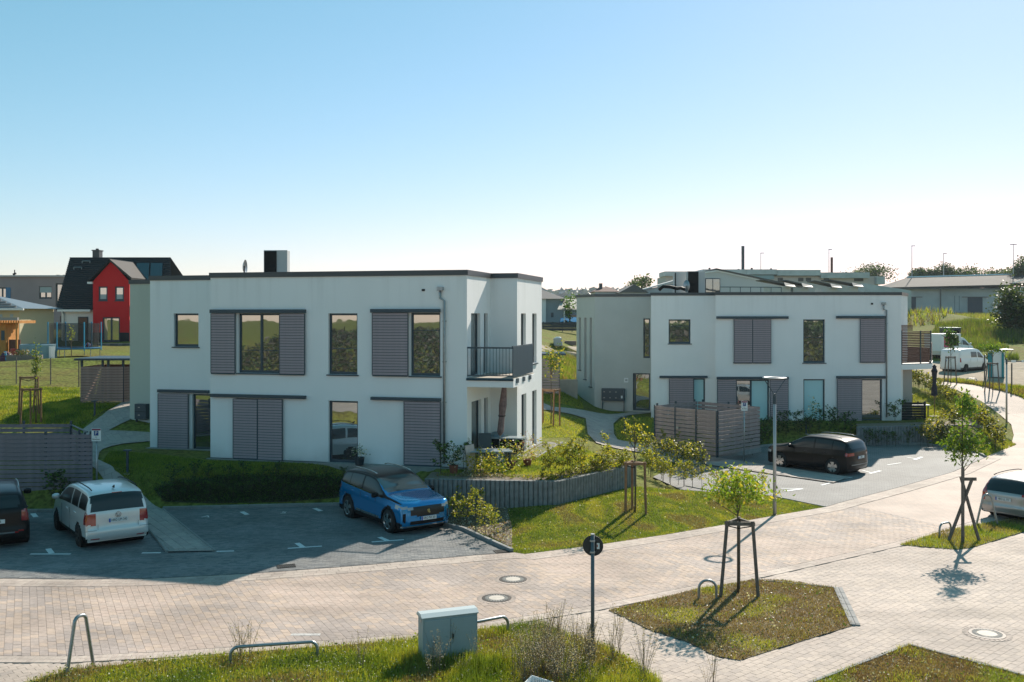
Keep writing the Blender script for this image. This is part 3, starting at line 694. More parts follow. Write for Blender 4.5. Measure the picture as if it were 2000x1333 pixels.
def downpipe(fc, u, top, v1, parent):
    a, zt = fc.px(u, top[0]); a2, zj = fc.px(u+6, top[1]); _, zb = fc.px(u+7, v1)
    b = MB().m(M['steel']); b.tube([fc.w(a, .07, zt), fc.w(a, .09, zt-.3), fc.w(a+.16, .09, zj), fc.w(a+.16, .09, zb)], .045, 8)
    o = b.build('downpipe', parent, smooth=True); fbox(MB().m(M['steel']), fc, a-.11, a+.11, .003, .16, zt-.02, zt+.12).build('rain_hopper', o)
    for k in range(4): z = zb+(zj-zb)*(k+.5)/4; fbox(MB().m(M['steel']), fc, a+.16-.065, a+.16+.065, .003, .11, z-.02, z+.02).build('pipe_bracket', o)
    return o

ZA0, ZA1 = 1.0, 8.67
# -------- building A
t0, t1 = (X(253.5,46.7), 46.7), (X(300,45.6), 45.6)
l0, l1 = (X(293,41.9), 41.9), (X(413,41.0), 41.0)
m0, m1 = (X(411,38.8), 38.8), (X(912,36.2), 36.2)
s1, s2, s3 = (-.87,39.34), (.205,39.07), (1.335,43.6)
footA = [t0, t1, (t1[0], 44.4), l0, l1, m0, m1, s1, s2, s3, (-17.0,48.6), (-18.2,49.5)]
footA = [t0, (l0[0], 45.9), l0, (m0[0], 41.0), m0, m1, s1, s2, s3, (-16.5,50.5), (-18.4,50.8)]
bA = thing('apartment_building', 'nearest white flat-roofed building with metal balcony and one heat pump on its roof', 'building')
WA = MB(); FA = [Face(footA[i], footA[(i+1) % len(footA)]) for i in range(len(footA))]
fT, _, fL, _, fM, fS1, fS2, fS3 = FA[:8]
o = {}
o['w1'] = fM.rect(465,612.5,548,730); o['w2'] = fM.rect(641.4,612.5,698,732.5); o['w3'] = fM.rect(801.5,611.5,860,735.5)
o['d2'] = fM.rect(641.7,783.5,699,906); o['b1'] = fM.rect(459,779,552,898); o['b3'] = fM.rect(792,785,861,908)
ol = {'w': fL.rect(339.4,612.7,387.6,678), 'd': fL.rect(374.8,770,412.5,883)}
os1 = {'u1': fS1.rect(920,608,938,724), 'u2': fS1.rect(945.5,608,953,722), 'g1': fS1.rect(921,779,940,893), 'g2': fS1.rect(946,772,953.5,880)}
for k_ in ('u1', 'u2'): a = list(os1[k_]); a[2] = 4.68; a[3] = 7.05; os1[k_] = tuple(a)
for k_ in ('g1', 'g2'): a = list(os1[k_]); a[2] = 1.30; a[3] = 3.70; os1[k_] = tuple(a)
os3 = {}
for nm, u0, u1, za, zb in (('a', 1017.5, 1027, 4.7, 7.05), ('b', 1039.5, 1048, 4.9, 7.05), ('c', 1018.5, 1028, 1.35, 3.72), ('d', 1039.5, 1048, 1.35, 3.72)):
    a0, _z = fS3.px(u0, 600); a1, _z = fS3.px(u1, 600); os3[nm] = (a0, a1, za, zb)
zt_main, zt_low = 8.67, 8.52
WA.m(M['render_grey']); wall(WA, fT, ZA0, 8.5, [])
WA.m(M['render_white']); wall(WA, FA[1], ZA0, 8.5, []); wall(WA, fL, ZA0, 8.55, list(ol.values())); wall(WA, FA[3], ZA0, 8.5, [])
wall(WA, fM, ZA0, 8.6, list(o.values())); wall(WA, fS1, ZA0, 8.6, list(os1.values())); wall(WA, fS2, ZA0, 8.6, []); wall(WA, fS3, ZA0, 8.6, list(os3.values()))
for f_ in FA[8:]: wall(WA, f_, ZA0, 8.5, [])
WA.build('wall', bA); roof_slab(footA, 8.3, bA); coping(footA, 8.67, bA)
window(fM, o['w1'], bA, mull=(.52,), trans=.38); window(fM, o['w2'], bA, trans=.42); window(fM, o['w3'], bA, trans=.72); window(fM, o['d2'], bA, sill=False)
window(fM, o['b1'], bA, mull=(.5,), sill=False, glass='glassdark'); window(fM, o['b3'], bA, sill=False, glass='glassdark')
window(fL, ol['w'], bA); window(fL, ol['d'], bA, sill=False)
for q in ('u1','u2','g1','g2'): window(fS1, os1[q], bA, sill=False, glass='glassdark', fw=.06)
for q in 'abcd': window(fS3, os3[q], bA, sill=q in 'ab', glass='glassdark', fw=.06)
for r_ in ((413.4,604.8,598.2,612),(725.8,603.9,860.6,611),(414.4,771,598.5,779.5),(726.5,776.5,861.9,784)): rail(fM, fM.rect(*r_), bA)
a = fL.rect(311,761.5,409.4,768.5); rail(fL, (a[0], fL.L-.35 if fL.L < a[1] else a[1], a[2], a[3]), bA)
for r_ in ((415,612.6,461,729),(548.5,613,596.5,731),(729.4,611.6,798,733.5),(458.3,779.6,504.3,896),(506.2,780,553,899),(791.3,784.5,861.3,909.5)): shutter(fM, fM.rect(*r_), bA)
shutter(fL, fL.rect(311.7,769,369.5,880), bA)
downpipe(fM, 861, (567,588), 905, bA)
fbox(MB().m(M['black']), fM, *[fM.px(824,567)[0], fM.px(830,567)[0]], .002, .03, *[fM.px(828,569)[1], fM.px(828,565)[1]]).build('vent', bA)
# concrete splash strip at the foot of the wall
fbox(MB().m(M['concrete']), fM, 0, fM.L, .005, .32, 1.0, 1.31).build('plinth_strip', bA)
fbox(MB().m(M['concrete']), fL, 0, fL.L-.5, .005, .32, 1.0, 1.30).build('plinth_strip', bA)
# mailboxes on the tower
a0, z0 = fT.px(270,818); a1, z1 = fT.px(292,789)
mbx = fbox(MB().m(M['anth']), fT, a0, a1, .004, .28, z0, z1).build('mailbox', bA, bevel=.01)
fbox(MB().m(M['black']), fT, a0+.02, a1-.02, .28, .287, (z0+z1)/2-.01, (z0+z1)/2+.01).build('joint_line', mbx)
for zz in (z0+(z1-z0)*.25, z0+(z1-z0)*.75): fbox(MB().m(M['steel']), fT, a0+.2, a0+.3, .28, .295, zz, zz+.04).build('mail_slot', mbx)
fbox(MB().m(M['anth']), fT, a0+.01, a0+.05, .1, .2, 1.2, z0).build('mailbox_post', bA)
fbox(MB().m(M['farwall']), fT, a0+.08, a1-.02, .003, .02, 1.35, z0-.04).build('wall_panel', bA)
# balcony
c1 = Vector((m1[0]-.02, m1[1]-.02)); cr = Vector((.05, 35.8)); back = Vector((.93, 39.2)); inn = Vector((s1[0], s1[1]))
slabp = [tuple(c1), tuple(cr), tuple(back), (.2, 39.2), (s1[0], s1[1]+.1), (m1[0]+.05, m1[1]+.05)]
bal = MB().m(M['render_white']).prism(slabp, 4.31, 4.62).build('balcony', bA)
MB().m(mat('deck_boards', (.42,.36,.30), .7, noise_s=5)).prism([(p[0]*.97-.02, p[1]+.03) for p in slabp], 4.62, 4.66).build('deck', bal)
MB().m(M['anth']).tube([(c1.x, c1.y-.03, 4.60), (cr.x, cr.y-.03, 4.60)], .05, 6).build('edge_trim', bal)
ff = Face(c1, cr); fr_ = Face(cr, back)
b = MB().m(M['anth']); fbox(b, ff, .02, ff.L, -.06, -.02, 5.74, 5.80); fbox(b, ff, .02, ff.L, -.06, -.02, 4.72, 4.76); fbox(b, fr_, 0, fr_.L-.3, -.06, -.02, 5.78, 5.84); b.build('handrail', bal)
bs = MB().m(M['anth']).box(-.009,.009,-.009,.009,0,.98).mesh('baluster')
for k in range(15): p = ff.w(.04+(ff.L-.08)*k/14, -.04, 4.76); link('baluster', bs, bal, at=p)
nP = 14; pn = None
for k in range(nP):
    x0 = .02+(fr_.L-.35)*k/nP; q = fbox(MB().m(M['anth']), fr_, x0, x0+(fr_.L-.35)/nP-.01, -.03, -.012, 4.70, 5.80).build('rail_board', bal)
for k in range(3): fbox(MB().m(M['anth']), fr_, .4+k*1.0, .75+k*1.0, -.02, .03, 4.45, 4.62).build('rail_bracket', bal)

# -------- building B
ZB0, ZB1 = .6, 8.28
b0, b1, b2 = (X(1126,63.3), 63.3), (X(1161.5,60.4), 60.4), (X(1277,59.6), 59.6)
c0_, c1_ = (X(1271.5,56.6), 56.6), (X(1397.5,56.6), 56.6)
e0, e1 = (X(1397.5,55.3), 55.3), (X(1760,55.3), 55.3); g1_ = (X(1772.5,58.5), 58.5)
footB = [b0, b1, b2, c0_, c1_, e0, e1, g1_, (g1_[0]+.2,66), (8,68.5), (4.5,67)]
bB = thing('apartment_building', 'farther white flat-roofed building with pale grey stair tower behind the black SUV', 'building')
FB = [Face(footB[i], footB[(i+1) % len(footB)]) for i in range(len(footB))]
fb0, fb1, _, fbL, _, fbM, fbS = FB[:7]
wb = MB().m(mat('tower_render', (.50,.51,.49), .85, noise_s=.8, noise_a=.04))
slits = [fb0.rect(1130.5,621,1134.5,723), fb0.rect(1141,621,1145.5,741.5), fb0.rect(1151.6,621,1156,756)]
tw = fb1.rect(1256.5,622.4,1269.5,700); td = fb1.rect(1236,729.5,1269.5,803)
wall(wb, fb0, ZB0, 8.2, slits, .25); wall(wb, fb1, ZB0, 8.2, [tw, td], .2); wall(wb, FB[2], ZB0, 8.2, [])
wb.m(M['render_white'])
L = {'w': fbL.rect(1306,624.3,1349,671.5), 'g': fbL.rect(1354,739.5,1377.5,812)}
wall(wb, fbL, ZB0, 8.2, list(L.values())); wall(wb, FB[4], ZB0, 8.2, [])
Q = {'w2': fbM.rect(1568.8,624.4,1611.5,709), 'g1': fbM.rect(1437.5,742,1502.7,827), 'g2': fbM.rect(1569.3,741,1611.5,826), 'g3': fbM.rect(1682.3,741,1723.5,824), 'h1': fbM.rect(1434,624,1504,708), 'h2': fbM.rect(1681,624,1726,707)}
wall(wb, fbM, ZB0, 8.2, list(Q.values()))
gsd = []
wall(wb, fbS, ZB0, 8.2, [])
for f_ in FB[7:]: wall(wb, f_, ZB0, 8.2, [])
wb.build('wall', bB); roof_slab(footB, 7.95, bB); coping(footB, ZB1, bB, .05, .17)
for s_ in slits: window(fb0, s_, bB, sill=True, fw=.025, depth=.2, glass='glassdark')
window(fb1, tw, bB, sill=False); window(fb1, td, bB, mull=(.13,), sill=False, label='glazed entrance door beside the mailboxes')
window(fbL, L['w'], bB, trans=.72); window(fbL, L['g'], bB, sill=False, pale_cyan=('pale_cyan',))
window(fbM, Q['w2'], bB, trans=.58); window(fbM, Q['g1'], bB, mull=(.46,), sill=False, pale_cyan=(None, 'pale_cyan')); window(fbM, Q['g2'], bB, sill=False, pale_cyan=('pale_cyan',)); window(fbM, Q['g3'], bB, sill=False)
window(fbM, Q['h1'], bB, mull=(.5,), glass='glassdark'); window(fbM, Q['h2'], bB, glass='glassdark')
for r_ in ((1399,618.2,1538.8,623.2),(1632.6,617.4,1728,622.6),(1399.4,736.2,1539.3,741.2),(1633.2,734.6,1728,739.6)): rail(fbM, fbM.rect(*r_), bB)
rail(fbL, fbL.rect(1288,734.3,1381,738.6), bB)
for r_ in ((1433.3,624,1468.4,708.5),(1469.6,624,1504.6,708.5),(1679.5,623.4,1727,707),(1400.8,742,1436.8,824),(1503.4,742,1538.2,824),(1634.6,740.5,1682,823.5)): shutter(fbM, fbM.rect(*r_), bB)
shutter(fbL, fbL.rect(1307,739.5,1353.5,812), bB)
downpipe(fbM, 1725, (595,606), 815, bB)
fbox(MB().m(M['black']), fbM, fbM.px(1701,594)[0], fbM.px(1705,594)[0], .002, .03, fbM.px(1703,595.5)[1], fbM.px(1703,592)[1]).build('vent', bB)
fbox(MB().m(M['concrete']), fbM, .02, fbM.L, .005, .3, .6, .93).build('plinth_strip', bB)
a0, z0 = fb1.px(1176,782); a1, z1 = fb1.px(1220.5,759)
mbx = fbox(MB().m(M['anth']), fb1, a0, a1, .004, .3, z0, z1).build('mailbox', bB, bevel=.01)
for i in range(4):
    for j in range(2):
        if i < 3 or j == 0: fbox(MB().m(M['steel'] if i < 3 else M['white']), fb1, a0+.12+i*.36, a0+.22+i*.36, .3, .312, z0+.16+j*.36, z0+(.2 if i < 3 else .32)+j*.36).build('mail_slot', mbx)
for xx in (a0+.02, a1-.06): fbox(MB().m(M['anth']), fb1, xx, xx+.04, .1, .2, .7, z0).build('mailbox_post', bB)
fbox(MB().m(mat('light_panel', (.45,.46,.45), .7)), fb1, a0+.07, a1-.08, .003, .03, 1.05, z0-.04).build('wall_panel', bB)
a0, z0 = fb1.px(1219,747.3); a1, z1 = fb1.px(1227,738.7)
pl = fbox(MB().m(M['white']), fb1, a0, a1, .003, .03, z0, z1).build('house_number_plate', bB)
text('38', .17, fb1.w((a0+a1)/2, .034, (z0+z1)/2), fb1.rz, M['letters'], pl)
# balcony of B with slatted timber screen
q0, q1, q2 = Vector((e1[0]+.02, 55.32)), Vector((X(1820,56.4), 56.4)), Vector((X(1822,59.5), 59.5))
sp = [tuple(q0), tuple(q1), tuple(q2), (g1_[0], 59.3), (g1_[0], g1_[1])]
balB = MB().m(M['render_white']).prism(sp, 3.86, 4.16).build('balcony', bB)
MB().m(M['anth']).prism([(p[0], p[1]) for p in sp], 4.162, 4.20).build('deck', balB)
fq = Face(q0, q1); fq2 = Face(q1, q2)
for k in range(19):
    if k in (8, 9): z_ = 4.28+k*.1
    n_ = fbox(MB().m(M['brownwood']), fq, .05, fq.L-.05, -.06, -.035, 4.24+k*.096, 4.31+k*.096).build('screen_slat', balB)
for k in range(5): fbox(MB().m(M['brownwood']), fq, .05+.02, .95, -.06, -.035, 6.08+k*.07, 6.13+k*.07).build('screen_slat', balB)
for xx in (.02, fq.L*.62, fq.L-.09): fbox(MB().m(M['anth']), fq, xx, xx+.07, -.035, -.005, 4.2, 6.08).build('screen_post', balB)
for k in range(11): fbox(MB().m(M['brownwood']), fq2, .05, fq2.L-.05, -.06, -.035, 4.24+k*.1, 4.31+k*.1).build('screen_slat', balB)
MB().m(M['brownwood']).box(X(1762,58.9), X(1816,58.9), 58.9, 58.95, 4.2, 5.0).build('screen_back', balB)
MB().m(mat('beige_side_wall', (.42,.37,.33), .85)).box(e1[0]+.05, X(1770.5,57), 56.2, 58.2, .7, 3.86).build('balcony_wall', bB)

# roof plant of both buildings
def heat_pump(u0, u1, v0, d, depth, zb, label, split=.55, rz=0, fans=2):
    x0, x1 = X(u0, d), X(u1, d); zt = Z(v0, d); t = thing('heat_pump', label, 'heat pump', ((x0+x1)/2, d, zb), rz)
    W = x1-x0; h = zt-zb
    MB().m(M['casing']).box(-W/2, W/2, 0, depth, .1, h).build('casing', t, bevel=.015)
    g = MB().m(M['black']).box(-W/2+.03, -W/2+W*split, -.03, -.001, .14, h-.04).build('grille', t)
    for k in range(fans):
        zc = .14+(h-.2)*(k+.5)/fans; rr = min(W*split*.42, (h-.2)/fans*.46); ring = MB().m(M['iron'])
        for q in (1, .75, .5, .25): ring.tube([(-W/2+.03+W*split/2+rr*q*math.cos(2*PI*j/20), -.04, zc+rr*q*math.sin(2*PI*j/20)) for j in range(21)], .007, 4, cap=False)
        ring.build('fan_guard', g)
    for sx in (-1, 1): MB().m(M['anth']).box(sx*W*.4-.05, sx*W*.4+.05, .02, depth-.02, 0, .1).build('foot', t)
    return t
heat_pump(515, 561, 489, 41.5, .5, 8.3, 'dark fronted heat pump standing alone on the nearest roof', fans=2)
heat_pump(1317, 1341, 532, 60.5, .5, 7.95, 'narrow pale heat pump on the far roof behind the satellite dish', .12, fans=1)
heat_pump(1343, 1377, 530, 59.5, .5, 7.95, 'larger heat pump with dark grille on the far roof beside the dish', .62)
def dish(u, v, d, r, zb, label):
    t = thing('satellite_dish', label, 'satellite dish', (X(u, d), d, zb)); z = Z(v, d)-zb
    MB().m(M['steel']).lathe([(r, .12), (r*.7, .05), (r*.35, .012), (0, 0)], 20, fn=lambda x, y, q: (x*.55-q*.3, q-.1, y+z)).build('dish', t, smooth=True)
    MB().m(M['steel']).tube([(0, 0, 0), (0, 0, z)], .025, 6).build('mast', t); MB().m(M['black']).tube([(0, -.05, z-r*.7), (-.1, -r*1.1, z)], .015, 5).build('feed_arm', t)
    return t
dish(1342, 559, 58.6, .36, 7.95, 'small grey satellite dish on the farther roof beside heat pumps')
t = thing('satellite_dish', 'slim dish seen edge on above the nearest roof', 'satellite dish', (X(477,42), 42, 8.3))
MB().m(M['steel']).lathe([(.33,.1),(.2,.03),(0,0)], 16, fn=lambda x, y, q: (q-.05, x, y+.75)).build('dish', t, smooth=True); MB().m(M['black']).tube([(0,0,0),(0,0,.8)], .03, 6).build('mast', t)
b = MB().m(M['black']); b.tube([(X(u,57.5), 57.5, Z(v,57.5)) for u, v in ((1287,567),(1295,560),(1310,561),(1322,564),(1330,563),(1338,566))], .10, 8)
tag(b.build('roof_duct', smooth=True), 'black flexible duct lying on the far roof left of the dish', 'duct')
# ------------------------------------------------------------------ vehicles (front towards +y, origin on the ground)
def chaikin(p, n=2):
    for _ in range(n):
        q = [p[0]]
        for a, b in zip(p[:-1], p[1:]): q += [tuple(.75*a[i]+.25*b[i] for i in range(2)), tuple(.25*a[i]+.75*b[i] for i in range(2))]
        q.append(p[-1]); p = q
    return p
def car(name, label, cat, loc, rz, s):
    t = thing(name, label, cat, (loc[0], loc[1], loc[2] if len(loc) > 2 else .004), rz)
    prof = np.array(chaikin(s['prof'], 2)); ds = np.hypot(*np.diff(prof, axis=0).T); acc = np.concatenate([[0], np.cumsum(ds)])
    n = int(acc[-1]/.042); q = np.linspace(0, acc[-1], n); Y = np.interp(q, acc, prof[:, 0]); Zt = np.interp(q, acc, prof[:, 1])
    L2, W2, Ht = s['L']/2, s['W']/2, s['H']; z0 = s.get('z0', .22); tum = s.get('tum', .2)
    NL, NG, NR = 12, 11, 10
    verts = []; info = []
    for y, zt in zip(Y, Zt):
        tt = y/L2; zb = np.interp(y, [-L2, L2*.1, L2*.45, L2], s['belt']); hw = W2*(1-.05*abs(tt)**3-.04*(tt > 0)*tt**4)
        zs = min(zb, zt-.07*min(1, (zt-z0)/.3)); zs = max(zs, z0+.02)
        g = min(1, max(0, (zt-zb)/.28)); gt = max(0, (zt-zb)/(Ht-s['belt'][1]))
        lo = [(.93, 0), (.985, .12), (1.0, .35), (1.0, .6), (.985, .82), (.95, 1.0)]
        rowf = np.linspace(0, 1, NL+1); lx = np.interp(rowf, [a[1] for a in lo], [a[0] for a in lo])
        lx = lx+s.get('crease', .012)*np.exp(-((rowf-.72)/.05)**2)
        pts = [(hw*lx[k], z0+(zs-z0)*rowf[k], 0) for k in range(NL+1)]
        tw = hw*(.95-tum*gt); zr = zs+(zt-zs)*(.35+.47*g) if g < 1 else zt-.085
        bow = .012*g
        for k in range(1, NG+1):
            f = k/NG; pts.append((hw*.95+(tw-hw*.95)*f**1.15+bow*math.sin(f*PI), zs+(zr-zs)*f, 1))
        for k in range(1, NR+1):
            f = k/NR; an = f*PI/2; pts.append((tw*math.cos(an)**.9 if k < NR else 0, zr+(zt-zr)*math.sin(an)**.75, 2))
        row = []
        for x, z, rg in pts:
            qx = x/hw; yy = y-math.copysign(s.get('round', .20)*qx**4*abs(tt)**7, y)
            row.append((x, yy, z, rg))
        verts.append(row)
    m = len(verts[0]); n = len(verts)
    paint = s['paint']; faces = {}
    wr, wy = s['wr'], (s['fa'], s['ra'])
    belt_f = lambda y: np.interp(y, [-L2, L2*.1, L2*.45, L2], s['belt'])
    def classify(sgn, i, j, c, zt, zb):
        x, y, z, rg = c
        for k_, yy in enumerate(wy):
            if rg == 0 and abs(x) > W2*.7 and math.hypot(y-yy, (z-wr)) < wr+.055: return None
        for (nm, mt, fn) in s['zones']:
            if fn(x, y, z, rg, zt, zb): return (nm, mt)
        return ('body', paint)
    V = {1: [], -1: []}; allv = []; 
    for i in range(n):
        for j in range(m):
            x, y, z, rg = verts[i][j]; allv.append((x, y, z))
    off = len(allv)
    for i in range(n):
        for j in range(m):
            x, y, z, rg = verts[i][j]; allv.append((-x, y, z))
    groups = {}
    for i in range(n-1):
        for j in range(m-1):
            a = verts[i][j]; b = verts[i+1][j]; c = verts[i+1][j+1]; d = verts[i][j+1]
            cc = tuple((a[k]+b[k]+c[k]+d[k])/4 for k in range(3))+(max(a[3], d[3]),)
            zt = (Zt[i]+Zt[i+1])/2; zb = belt_f(cc[1])
            for sg in (1, -1):
                r_ = classify(sg, i, j, (cc[0]*sg, cc[1], cc[2], cc[3]), zt, zb)
                if r_ is None: continue
                key = r_[0]
                if key in ('side_window', 'headlight', 'tail_light', 'fog_trim', 'rear_reflector'): key = (r_[0], sg, s.get('wsplit', lambda y: 0)(cc[1]) if r_[0] == 'side_window' else 0)
                else: key = (key, 0, 0)
                ids = (i*m+j, i*m+j+1, (i+1)*m+j+1, (i+1)*m+j)
                ids = tuple(k+off for k in reversed(ids)) if sg < 0 else ids
                groups.setdefault(key, [r_[1], []])[1].append(ids)
    # end caps
    for i0 in (0, n-1):
        ids = [i0*m+j for j in range(m)]+[off+i0*m+j for j in reversed(range(m))]
        groups[('body', 0, 0)][1].append(tuple(ids if i0 else reversed(ids)))
    body = None
    for key in sorted(groups, key=lambda k: k[0] != 'body'):
        mt, fs = groups[key]; used = sorted({k for f in fs for k in f}); mp = {k: i for i, k in enumerate(used)}
        me = bpy.data.meshes.new(key[0]); me.from_pydata([allv[k] for k in used], [], [tuple(mp[k] for k in f) for f in fs]); me.materials.append(mt)
        me.polygons.foreach_set('use_smooth', [len(f) == 4 for f in fs]); me.update()
        link(key[0], me, t)
    # floor and wheel wells
    MB().m(M['black']).box(-W2*.9, W2*.9, -L2*.9, L2*.88, z0-.03, z0+.12).build('underbody', t)
    for yy in wy:
        b = MB().m(M['black'])
        b.tube([(-W2*.96, yy, wr), (W2*.96, yy, wr)], wr+.06, 20); b.build('wheel_housing', t)
    for yy in wy:
        for sg in (1, -1):
            wh = MB().m(M['rubber']); w_ = s.get('ww', .22)
            wh.lathe([(wr*.62, -w_/2), (wr*.9, -w_/2), (wr, -w_*.36), (wr, w_*.36), (wr*.9, w_/2), (wr*.66, w_/2)], 26, fn=lambda x, y, z: (z, x, y))
            w = wh.build('wheel', t, smooth=True); w.location = (sg*(W2-w_/2-.0+.012), yy, wr)
            rm = MB().m(M[s.get('rim', 'steel')]); rr = wr*.66; xo = sg*w_*.42
            rm.lathe([(rr, sg*w_/2), (rr*.93, sg*w_*.46), (rr*.93, 0)], 26, fn=lambda x, y, z: (z, x, y))
            ns = s.get('spokes', 5)
            for k in range(ns):
                a = 2*PI*k/ns+.3; ca, sa = math.cos(a), math.sin(a)
                for dd in (-1, 1):
                    wd = s.get('sw', .12)
                    rm.hexa([(xo+px_*sg*.02-(.02 if 0 else 0), (yy_*ca-zz_*sa), (yy_*sa+zz_*ca)) for px_, yy_, zz_ in ((-1,.03,-wd*.3),(-1,rr*.95,-wd*.55),(1,rr*.95,-wd*.55),(1,.03,-wd*.3),(-1,.03,wd*.3),(-1,rr*.95,wd*.55),(1,rr*.95,wd*.55),(1,.03,wd*.3))])
                    break
            rm.lathe([(.06, sg*w_*.47), (0, sg*w_*.48)], 12, fn=lambda x, y, z: (z, x, y)); rm.build('rim', w)
            MB().m(M['black']).lathe([(rr*.92, sg*w_*.22), (0, sg*w_*.22)], 20, fn=lambda x, y, z: (z, x, y)).build('brake_shade', w)
    for yy in s.get('hood', ()):
        for sg in (1, -1):
            zz = float(np.interp(-yy, -Y, Zt)); MB().m(M['black']).tube([(sg*W2*.70, yy+.62, float(np.interp(-(yy+.62), -Y, Zt))-.03), (sg*W2*.78, yy+.3, float(np.interp(-(yy+.3), -Y, Zt))-.035), (sg*W2*.80, yy, zz-.045)], .007, 4).build('hood_seam', t)
    # mirrors
    my, mz = s['mirror']
    for sg in (1, -1):
        b = MB().m(s.get('mirror_mat', paint)); b.lathe([(0,-.09),(.07,-.075),(.1,-.02),(.1,.05),(.08,.09),(0,.1)], 12, fn=lambda x, y, z: (z*1.15, x*.75, y*.85))
        o_ = b.build('mirror', t, smooth=True); o_.location = (sg*(W2+.09), my, mz)
        MB().m(M['black']).box(-.1 if sg > 0 else -.02, .02 if sg > 0 else .1, -.02, .02, -.07, -.03).build('mirror_arm', o_)
    # door handles, roof rails, plates
    for yy in s.get('handles', ()):
        for sg in (1, -1): MB().m(s.get('handle_mat', paint)).box(sg*W2*.985-.012, sg*W2*.985+.02, yy-.09, yy+.09, belt_f(yy)-.13, belt_f(yy)-.10).build('door_handle', t, bevel=.006)
    for yy in s.get('seams', ()):
        for sg in (1, -1): MB().m(M['black']).box(sg*W2-.006-.004*sg, sg*W2+.002-.004*sg, yy-.004, yy+.004, .34, belt_f(yy)-.04).build('door_seam', t)
    if 'rails' in s:
        ya, yb, xr, zr, mt = s['rails']
        for sg in (1, -1):
            b = MB().m(M[mt]); N = 9
            b.tube([(sg*xr*(1-.03*abs(2*k/N-1)), ya+(yb-ya)*k/N, zr+.05*math.sin(PI*k/N)**.35-.01*abs(2*k/N-1)) for k in range(N+1)], .017, 6); b.build('roof_rail', t, smooth=True)
    for yy, zz, rzz, txt, tilt in s.get('plates', ()):
        pl = MB().m(M['plate']).box(-.26, .26, -.012, .0, -.056, .056).build('number_plate', t); pl.location = (0, yy, zz); pl.rotation_euler = (tilt, 0, rzz)
        MB().m(M['plateblue']).box(-.258, -.215, -.0145, -.0125, -.054, .054).build('euro_band', pl)
        tx = text(txt, .105, (.02, -.0135, 0), 0, M['letters'], pl, sx=.72)
    return t
gl = mat_glass('car_glass', (.004, .007, .009), .02)
gls = mat_glass('car_windscreen', (.03, .05, .055), .15)
def cpaint(n, c, metal=.35, rough=.28, coat=.6, spec=.5): return mat(n, c, rough, metal=metal, coat=coat, spec=spec)
BLUE = cpaint('blue_car_paint', (.002, .25, .58), .5, .2, 1.0); SILV = cpaint('silver_car_paint', (.70, .70, .69), .25); DARK = cpaint('black_car_paint', (.004, .0035, .005), .1, .3, .3, .25)
GREYP = cpaint('grey_car_paint', (.009, .009, .010), .1, .35, .2, .2); SILV2 = cpaint('silver_blue_paint', (.42, .42, .42), .5); WHITEP = cpaint('white_van_paint', (.72, .73, .73), 0, .35)
band_ = lambda a, b, v: a <= v <= b
def zone_side(pil, top=.10, bot=.025, y0=-9, y1=9):
    return lambda x, y, z, rg, zt, zb: rg == 1 and (zt-zb) > .13 and zb+bot < z < zt-.085-top*.35 and y0 < y < y1 and not any(abs(y-p) < w for p, w in pil)
